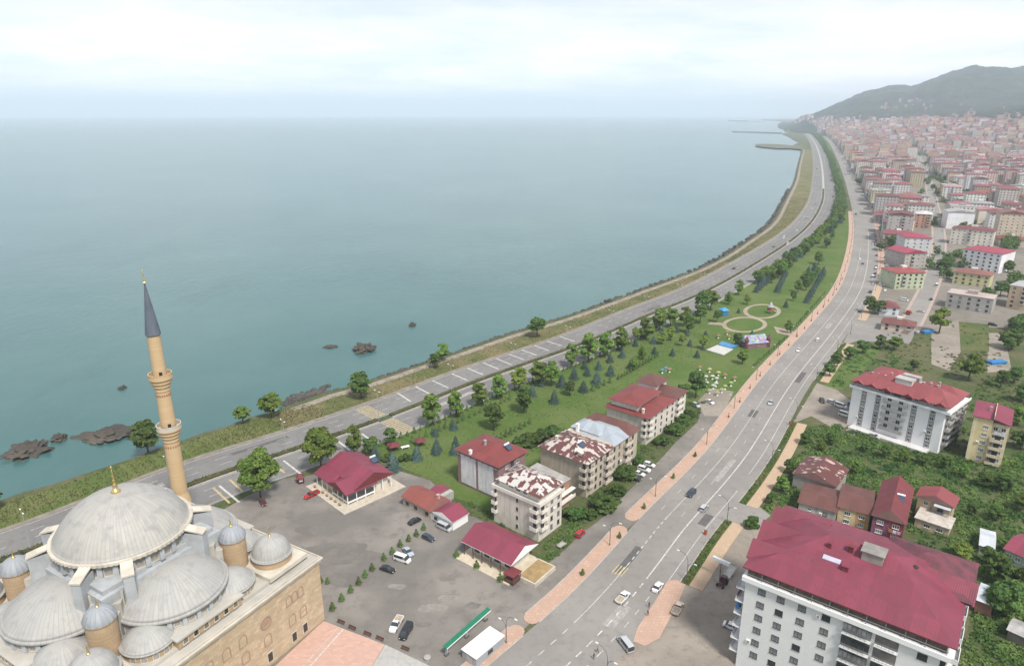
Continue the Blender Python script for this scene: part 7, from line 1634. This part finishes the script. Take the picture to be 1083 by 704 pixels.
for i in range(-3, 24):
    q, t_ = MED.at(max(2, dm0+dmg*i), 0)
    if mb0 is None:
        o = mb0 = thing('highway_lamp', '', 'street lamp', (q.x, q.y, .2)); MB().tube((0, 0, 0), (0, 0, 12.5), .14, .07, 8).build('pole', mat('galvanised', (.32, .33, .34), .5, .1), o)
        for sg in (-1, 1): MB().tube((0, 0, 12.3), (sg*1.3, 0, 12.8), .05, n=6).build('arm', RAIL, o); MB().box(min(sg*1.2, sg*1.9), max(sg*1.2, sg*1.9), -.15, .15, 12.75, 12.9).build('lamp_head', WHITEP, o)
    else: o = dup(mb0, (q.x, q.y, .2))
    o.rotation_euler = (0, 0, math.atan2(-t_.x, t_.y)); tag(o, f'tall thin highway lamp on the median hedge, {ordn(i+3)} along it from the mosque', 'street lamp', 'highway lamps')
POST = mat('brown_post', (.16, .075, .05), .7, .2)
ds = np.linspace(BS(772, 442), BS(893, 296), 17)
p0 = None
for i, d in enumerate(ds):
    q, t_ = BOU.at(d, -1.2)
    if p0 is None: o = p0 = thing('litter_post', '', 'litter bin', (q.x, q.y, .17)); MB().lathe([(.28, 0), (.30, 1.0), (.22, 1.05), (.05, 1.05)], 10).build('bin', POST, o); MB().tube((0, 0, 1.0), (0, 0, 1.9), .07, n=6).lathe([(.05, 1.9), (.32, 1.92), (.05, 2.15)], 10).build('cap', POST, o)
    else: o = dup(p0, (q.x, q.y, .17))
    tag(o, f'brown litter bin on the pink walk, {ordn(i)} counted from the lone white car', 'litter bin', 'bins on the pink walk')
def potted(p, h, label, group, z=0):
    t_ = thing('potted_shrub', label, 'potted shrub', (p[0], p[1], z)); MB().lathe([(.36, 0), (.5, .55), (.52, .6), (.42, .6), (.40, .5)], 10).build('pot', mat('clay_pot', (.15, .09, .06), .9, .2), t_)
    c = link('crown', proto('thuja', int(rng.integers(0, 4)))[0], t_, (0, 0, .45)); s = h/2; c.scale = (s*1.5, s*1.5, s); return t_
for i, (x, y) in enumerate([(187, 378), (222, 343), (257, 310), (287, 280), (312, 252), (338, 227), (383, 188), (415, 164), (445, 136), (478, 116), (507, 96), (535, 72)]): potted(P(300+x/3.61, 540+y/3.61), 2.0, f'potted shrub in the curving row across the car park, {ordn(i)} from the mosque wall', 'potted shrubs of the curving row')
for i, (x, y) in enumerate([(143, 274), (168, 277)]): potted(P(300+x/3.61, 540+y/3.61), 1.6, f'small potted shrub {["nearest to","one step from"][i]} the mosque corner', 'potted shrubs by the mosque')
for i, (x, y) in enumerate([(660, 175), (737, 218), (827, 268)]): potted(P(300+x/3.61, 540+y/3.61), 2.1, f'{ORD[i]} potted shrub along the front of the cafe terrace', 'potted shrubs before the cafe')
for i, (x, y) in enumerate([(681, 538), (712, 506), (735, 483), (616, 608), (655, 569)]): potted(P(x, y), 1.6, f'slim potted cypress on the pink walk, near the {["four parked cars", "row of white cars", "last lamp before the lone car", "yellow road marking", "red hatchback"][i]}', 'potted cypresses on the pink walk', .17)
BEN = mat('bench_wood', (.11, .06, .045), .8, .2)
for i, (x, y) in enumerate([(360.6, 659), (372.4, 665), (388.6, 671.5), (401.6, 676.5), (428.5, 687)]):
    p = P(x, y); a = dirang((342, 655), (410, 683)); b = thing('bench', f'dark wooden bench on the edge of the courtyard, {ordn(i)} from the mosque corner', 'bench', (p.x, p.y, .03), a, 'courtyard benches')
    MB().box(-1.1, 1.1, -.25, .25, .42, .48).build('seat', BEN, b); MB().box(-1.1, 1.1, .22, .28, .5, .9).build('backrest', BEN, b)
    for sx in (-.9, .9): MB().box(sx-.04, sx+.04, -.22, .22, 0, .417).build('leg', METAL, b)
p = P(452, 697); MB_ = thing('stone_planter', 'round stone planter at the end of the courtyard', 'planter', (p.x, p.y, 0)); MB().lathe([(.6, 0), (.8, .7), (.85, .75), (.7, .75), (.68, .6), (.01, .6)], 14).build('bowl', CONC, MB_)
# green canopy on posts, white kiosk shed
ft_ = [P(472.3, 692), P(494, 673.5), P(513.4, 655.5)]; u = ft_[2]-ft_[0]; a = math.atan2(u.y, u.x); ln_ = u.length
gc = thing('green_canopy', 'long narrow green canopy on paired posts over the car park', 'canopy', (ft_[0].x, ft_[0].y, .03), a)
MB().add([(-1, -1.0, 2.95), (ln_+1, -1.0, 2.95), (ln_+1, .1, 3.25), (-1, .1, 3.25), (-1, -1.0, 2.85), (ln_+1, -1.0, 2.85), (ln_+1, .1, 3.15), (-1, .1, 3.15)], [(0, 1, 2, 3), (7, 6, 5, 4), (0, 4, 5, 1), (1, 5, 6, 2), (2, 6, 7, 3), (3, 7, 4, 0)]).build('awning', mat('green_awning', (.012, .15, .085), .6, .1), gc)
MB().box(-.9, ln_+.9, -1.06, -1.003, 2.7, 2.95).build('valance', WHITEP, gc)
for x in (0, ln_*.5, ln_):
    MB().tube((x-.25, 0, 0), (x-.25, -.3, 2.98), .05, n=6).tube((x+.25, 0, 0), (x+.25, -.3, 2.98), .05, n=6).build('post', WHITEP, gc); MB().box(x-.6, x+.6, -.4, .4, 0, .3).build('footing', mat('dark_footing', (.09, .085, .08), .9, .2), gc)
z_ = 2.7; fr = Frame((503.6, 696.5), (530.5, 670), (491, 684), z_); ks = thing('kiosk_shed', 'white-roofed metal kiosk shed beside the boulevard walk', 'kiosk', fr.w(0, 0), fr.ang)
MB().box(.1, fr.lx-.1, .1, fr.ly-.1, 0, z_-.1).build('wall', brick_mat('shed_panels', (.34, .36, .38), (.38, .40, .42), (.25, .26, .28), .9, 3, .03), ks); MB().box(-.1, fr.lx+.1, -.1, fr.ly+.1, z_-.1, z_+.05).build('roof', mat('white_shed_roof', (.72, .73, .75), .6, .08, .6), ks)
on_face(ks, (fr.lx, fr.ly), 'y0', fr.lx*.5, 1.5, window_mesh(1.6, .9, 'dark', 1), inset=.1)
MB().box(-.02, .12, fr.ly*.35, fr.ly*.7, .05, 2.1).build('door', CONC, ks)
# sign board on a pole by the dirt lot
p = P(761, 612); b1, b2 = P(752.5, 584, 5), P(773, 593, 5); sg_ = thing('sign_board', 'long blank white sign board on a single pole above the tractor', 'sign', (p.x, p.y, .04), math.atan2(b2.y-b1.y, b2.x-b1.x))
MB().tube((0, 0, 0), (0, 0, 5.2), .14, n=8).build('pole', METAL, sg_); MB().box(-2.4, 2.4, -.35, .35, 5.2, 6.2).box(-2.3, 2.3, -.38, -.353, 5.3, 6.1).build('board', mat('sign_white', (.70, .72, .74), .4, .05), sg_)
for i, (x, y, lab) in enumerate([(746, 565, 'orange-red litter bin in the planting strip before the side street'), (835.5, 449, 'orange-red litter bin at the end of the tan walk'), (685, 651, None)]):
    if not lab: continue
    p = P(x, y); t_ = thing('litter_bin', lab, 'litter bin', (p.x, p.y, .12)); MB().lathe([(.42, 0), (.5, 1.2), (.1, 1.25)], 10).build('bin', mat('orange_bin', (.42, .07, .03), .6, .1), t_); MB().lathe([(.52, 1.203), (.52, 1.32), (.05, 1.45)], 10).build('lid', POST, t_)
# garden gazebos and kiosk near the highway
for x, y, w, lab in [(416.5, 476, 3.6, 'red-roofed garden gazebo, nearer to the restaurant'), (444.5, 471, 3.2, 'red-roofed garden gazebo, farther from the restaurant'), (318, 510, 2.2, 'crimson kiosk at the car park edge beside the big plane tree')]:
    p = P(x, y); t_ = thing('gazebo' if w > 3 else 'kiosk', lab, 'gazebo' if w > 3 else 'kiosk', (p.x, p.y, .03), .5)
    hip(MB(), -w/2, w/2, -w/2, w/2, 2.3, 1.1, .3, .1).build('roof', [MAROON, SOFF], t_)
    if w > 3:
        for sx in (-1, 1):
            for sy in (-1, 1): MB().tube((sx*w*.45, sy*w*.45, 0), (sx*w*.45, sy*w*.45, 2.2), .07, n=6).build('post', POST, t_)
        MB().box(-.8, .8, -.5, .5, .7, .76).box(-.1, .1, -.1, .1, 0, .7).build('table', BEN, t_)
    else: MB().box(-w/2+.1, w/2-.1, -w/2+.1, w/2-.1, 0, 2.25).build('wall', paint('maroon'), t_); on_face(t_, (w, w), 'y0', 0, 1.4, window_mesh(1.0, .8), inset=-w/2+.1)
p = P(428.6, 474); t_ = thing('garden_table', 'white garden table between the two red gazebos', 'table', (p.x, p.y, .03), .5); MB().box(-1.6, 1.6, -.7, .7, .72, .8).build('tabletop', WHITEP, t_)
for sx in (-1.3, 1.3): MB().box(sx-.06, sx+.06, -.5, .5, 0, .717).build('leg', WHITEP, t_)
# park: play house, pool corner, kiosk tower, parasols
def K(x, y): return P(730+x/6.4, 320+y/6.4)
p = K(425, 290); ph = thing('play_house', 'brightly patched play house with a pitched roof beside the white canvas', 'play house', (p.x, p.y, .03), .25)
PATCH = mat('patchwork', (.4, .3, .4), .7, .1); t, bs, n = nodes_of(PATCH); vo = n('ShaderNodeTexVoronoi'); vo.inputs['Scale'].default_value = .8; co = n('ShaderNodeTexCoord'); t.links.new(co.outputs['Object'], vo.inputs['Vector']); t.links.new(mixrgb(t, .72, vo.outputs['Color'], (.20, .19, .25)), bs.inputs['Base Color'])
MB().box(-6, 6, -4, 4, 0, 3).build('wall', mat('play_wall', (.20, .12, .15), .8, .3, .6), ph); hip(MB(), -6, 6, -4, 4, 3, 3.2, .5, .2, gable='x').build('roof', [PATCH, WHITEP], ph)
for sx in (-6.5, 6.8):
    MB().lathe([(1.1, 0), (1.0, 4.5), (1.3, 4.6), (.05, 7)], 10).build('turret', mat('play_turret', (.13, .05, .06), .7, .3, 1), ph, (sx, -3.5, 0))
p = K(200, 335); cv = thing('canvas_floor', 'white canvas platform with a blue pool beside the play house', 'play platform', (p.x, p.y, .03))
w1 = [K(*q)-p for q in [(108, 322), (225, 358), (290, 318), (185, 290)]]; MB().prism([(q.x, q.y) for q in w1], 0, .4).build('deck', mat('canvas_white', (.47, .46, .43), .8, .1, .6), cv)
w2 = [K(*q)-p for q in [(190, 292), (280, 316), (322, 296), (212, 270)]]; MB().prism([(q.x, q.y) for q in w2], 0, .9).build('pool', mat('pool_blue', (.05, .22, .42), .4, .2, .6), cv)
p = K(225, 85); kt = thing('kiosk_tower', 'small bright blue kiosk in the park near the highway', 'kiosk', (p.x, p.y, .03), .3); MB().box(-2, 2, -2, 2, 0, 3.6).build('wall', mat('kiosk_blue', (.035, .16, .32), .6, .15), kt); hip(MB(), -2, 2, -2, 2, 3.6, 1.6, .4, .1).build('roof', [mat('kiosk_roof_blue', (.05, .28, .5), .6, .1), WHITEP], kt)
p = K(540, 72); pt = thing('climbing_tower', 'grey and red climbing tower inside the farther path ring', 'climbing frame', (p.x, p.y, .03), .4)
MB().box(-1.5, 1.5, -1.5, 1.5, 2, 2.2).box(-1.4, 1.4, -1.4, 1.4, 2.203, 3.2).build('deck', mat('play_red', (.35, .09, .07), .7, .2), pt); MB().lathe([(1.9, 4.2), (.05, 7.5)], 8).build('roof', mat('play_grey', (.36, .36, .40), .7, .2), pt)
for sx in (-1.3, 1.3):
    for sy in (-1.3, 1.3): MB().tube((sx, sy, 0), (sx, sy, 4.3), .1, n=6).build('post', METAL, pt)
MB().add([(1.5, -.5, 2.2), (1.5, .5, 2.2), (5.5, .5, .3), (5.5, -.5, .3), (1.5, -.5, 2.0), (1.5, .5, 2.0), (5.5, .5, .1), (5.5, -.5, .1)], [(0, 3, 2, 1), (4, 5, 6, 7), (0, 4, 7, 3), (1, 2, 6, 5), (3, 7, 6, 2), (0, 1, 5, 4)]).build('slide', WHITEP, pt)
PC = {'orange': (.28, .13, .075), 'yellow': (.38, .33, .12), 'lime': (.25, .31, .11), 'white': (.40, .40, .38), 'blue': (.06, .20, .36), 'pink': (.48, .22, .24)}
cnt = {}
for x, y, c in [(65, 455, 'orange'), (130, 470, 'yellow'), (190, 493, 'yellow'), (235, 508, 'orange'), (300, 528, 'orange'), (275, 563, 'lime'), (235, 586, 'lime'), (213, 608, 'lime'), (183, 628, 'lime'), (130, 613, 'lime'), (150, 518, 'white'), (178, 533, 'white'), (173, 567, 'white'), (155, 582, 'white'), (110, 562, 'white'), (105, 520, 'white'), (250, 215, 'orange'), (190, 240, 'orange'), (262, 245, 'orange'), (-190, 476, 'blue'), (-165, 462, 'blue'), (-140, 470, 'orange')]:
    p = K(x, y); cnt[c] = cnt.get(c, -1)+1; t_ = thing('parasol', f'{c} garden parasol on the park lawn, {ordn(cnt[c])} {c} one counted from the play house', 'parasol', (p.x, p.y, .03), 0, 'parasols on the lawn')
    MB().lathe([(1.05, 1.75), (1.0, 1.82), (.6, 2.05), (.05, 2.2)], 12).build('canopy', mat('parasol_'+c, PC[c], .8, .12, 1), t_); MB().tube((0, 0, 0), (0, 0, 2.4), .05, n=6).lathe([(.5, 0), (.45, .15), (.06, .2)], 10).build('pole', WHITEP, t_)
# picket posts before the cafe, garden wall remnants
p = P(594, 578); wr = thing('handcart', 'grey flat handcart standing in the weeds by the service road', 'cart', (p.x, p.y, .05), dirang((590, 580), (600, 573))); MB().box(-1.4, 1.4, -.7, .7, .6, .72).box(-1.4, 1.4, -.72, -.66, .723, 1.1).box(-1.4, 1.4, .66, .72, .723, 1.1).build('bed', CONC, wr)
for sg in (-1, 1): MB().tube((-.3, sg*.72, .35), (-.3, sg*.86, .35), .35, n=12).build('wheel', TYRE, wr)
MB().tube((1.4, 0, .66), (2.6, 0, .5), .05, n=6).build('handle', METAL, wr)

# ------------------------------------------------------------------ people
def person(px, ang, label, shirt, trousers, stride=.25, skin=(.45, .28, .20), hair=(.03, .025, .02)):
    p = P(*px); b = Vector((0, 0, 0)); J = {}
    J = dict(pel=(0, 0, .95), wst=(0, 0, 1.10), cst=(0, .02, 1.32), nck=(0, .01, 1.50), hd0=(0, .03, 1.60), hd1=(0, .03, 1.72), hl=(-.10, 0, .92), hr=(.10, 0, .92), kl=(-.11, stride*.55, .50), kr=(.11, -stride*.15, .50), al=(-.11, stride*.9, .09), ar=(.11, -stride, .12), tl=(-.12, stride*.9+.17, .04), tr=(.12, -stride+.16, .04),
             sl=(-.19, 0, 1.42), sr=(.19, 0, 1.42), el=(-.25, -.08*stride/.25, 1.14), er=(.25, .08*stride/.25, 1.14), wl=(-.26, .04, .90), wr=(.26, .22*stride/.25, .92), fl=(-.26, .07, .80), fr=(.26, .27*stride/.25, .82))
    RR = dict(pel=.13, wst=.125, cst=.15, nck=.055, hd0=.085, hd1=.095, hl=.095, hr=.095, kl=.065, kr=.065, al=.045, ar=.045, tl=.04, tr=.04, sl=.065, sr=.065, el=.045, er=.045, wl=.032, wr=.032, fl=.038, fr=.038)
    Ed = [('pel', 'wst'), ('wst', 'cst'), ('cst', 'nck'), ('nck', 'hd0'), ('hd0', 'hd1'), ('pel', 'hl'), ('pel', 'hr'), ('hl', 'kl'), ('kl', 'al'), ('al', 'tl'), ('hr', 'kr'), ('kr', 'ar'), ('ar', 'tr'), ('cst', 'sl'), ('cst', 'sr'), ('sl', 'el'), ('el', 'wl'), ('wl', 'fl'), ('sr', 'er'), ('er', 'wr'), ('wr', 'fr')]
    ks_ = list(J); me = bpy.data.meshes.new('person'); me.from_pydata([J[k] for k in ks_], [(ks_.index(a), ks_.index(c)) for a, c in Ed], []); o = bpy.data.objects.new('person', me); COL.objects.link(o)
    md = o.modifiers.new('skin', 'SKIN'); 
    for i, k in enumerate(ks_): me.skin_vertices[0].data[i].radius = (RR[k], RR[k]); me.skin_vertices[0].data[i].use_root = (k == 'pel')
    o.modifiers.new('sub', 'SUBSURF').levels = 1
    bpy.context.view_layer.update(); ev = o.evaluated_get(bpy.context.evaluated_depsgraph_get()); nm_ = bpy.data.meshes.new_from_object(ev); o.modifiers.clear(); o.data = nm_
    cl_ = lambda nme, c: mat(nme, c, .9, .1, 3)
    nm_.materials.clear()
    for m in (cl_('skin_tone', skin), cl_('shirt_%.2f_%.2f' % shirt[:2], shirt), cl_('trousers_%.2f_%.2f' % trousers[:2], trousers), cl_('shoe_leather', (.03, .03, .03))): nm_.materials.append(m)
    for f in nm_.polygons:
        c = f.center; f.material_index = 3 if c.z < .1 else 2 if c.z < .98 and abs(c.x) < .215 else 0 if c.z > 1.49 or (abs(c.x) > .215 and c.z < 1.0) else 1; f.use_smooth = True
    h = MB().lathe([(.10, -.02), (.112, .05), (.09, .11), (.01, .14)], 10).build('hair', cl_('hair_dark', hair), o, (0, .02, 1.70))
    o.location = (p.x, p.y, .12); o.rotation_euler = (0, 0, ang); return tag(o, label, 'person')
person((686.3, 642.5), 2.6, 'person in dark clothes walking on the pink paving, farther of two', (.05, .04, .045), (.03, .03, .035)); person((685, 651), 2.6, 'person in a red-brown top walking on the pink paving, nearer of two', (.20, .06, .05), (.04, .04, .05), -.2)
person((632, 690), .6, 'person in a grey top crossing the boulevard beside another', (.16, .16, .17), (.03, .03, .04)); person((628, 697), .6, 'person in dark clothes crossing the boulevard beside another', (.05, .05, .055), (.04, .035, .03), -.22)
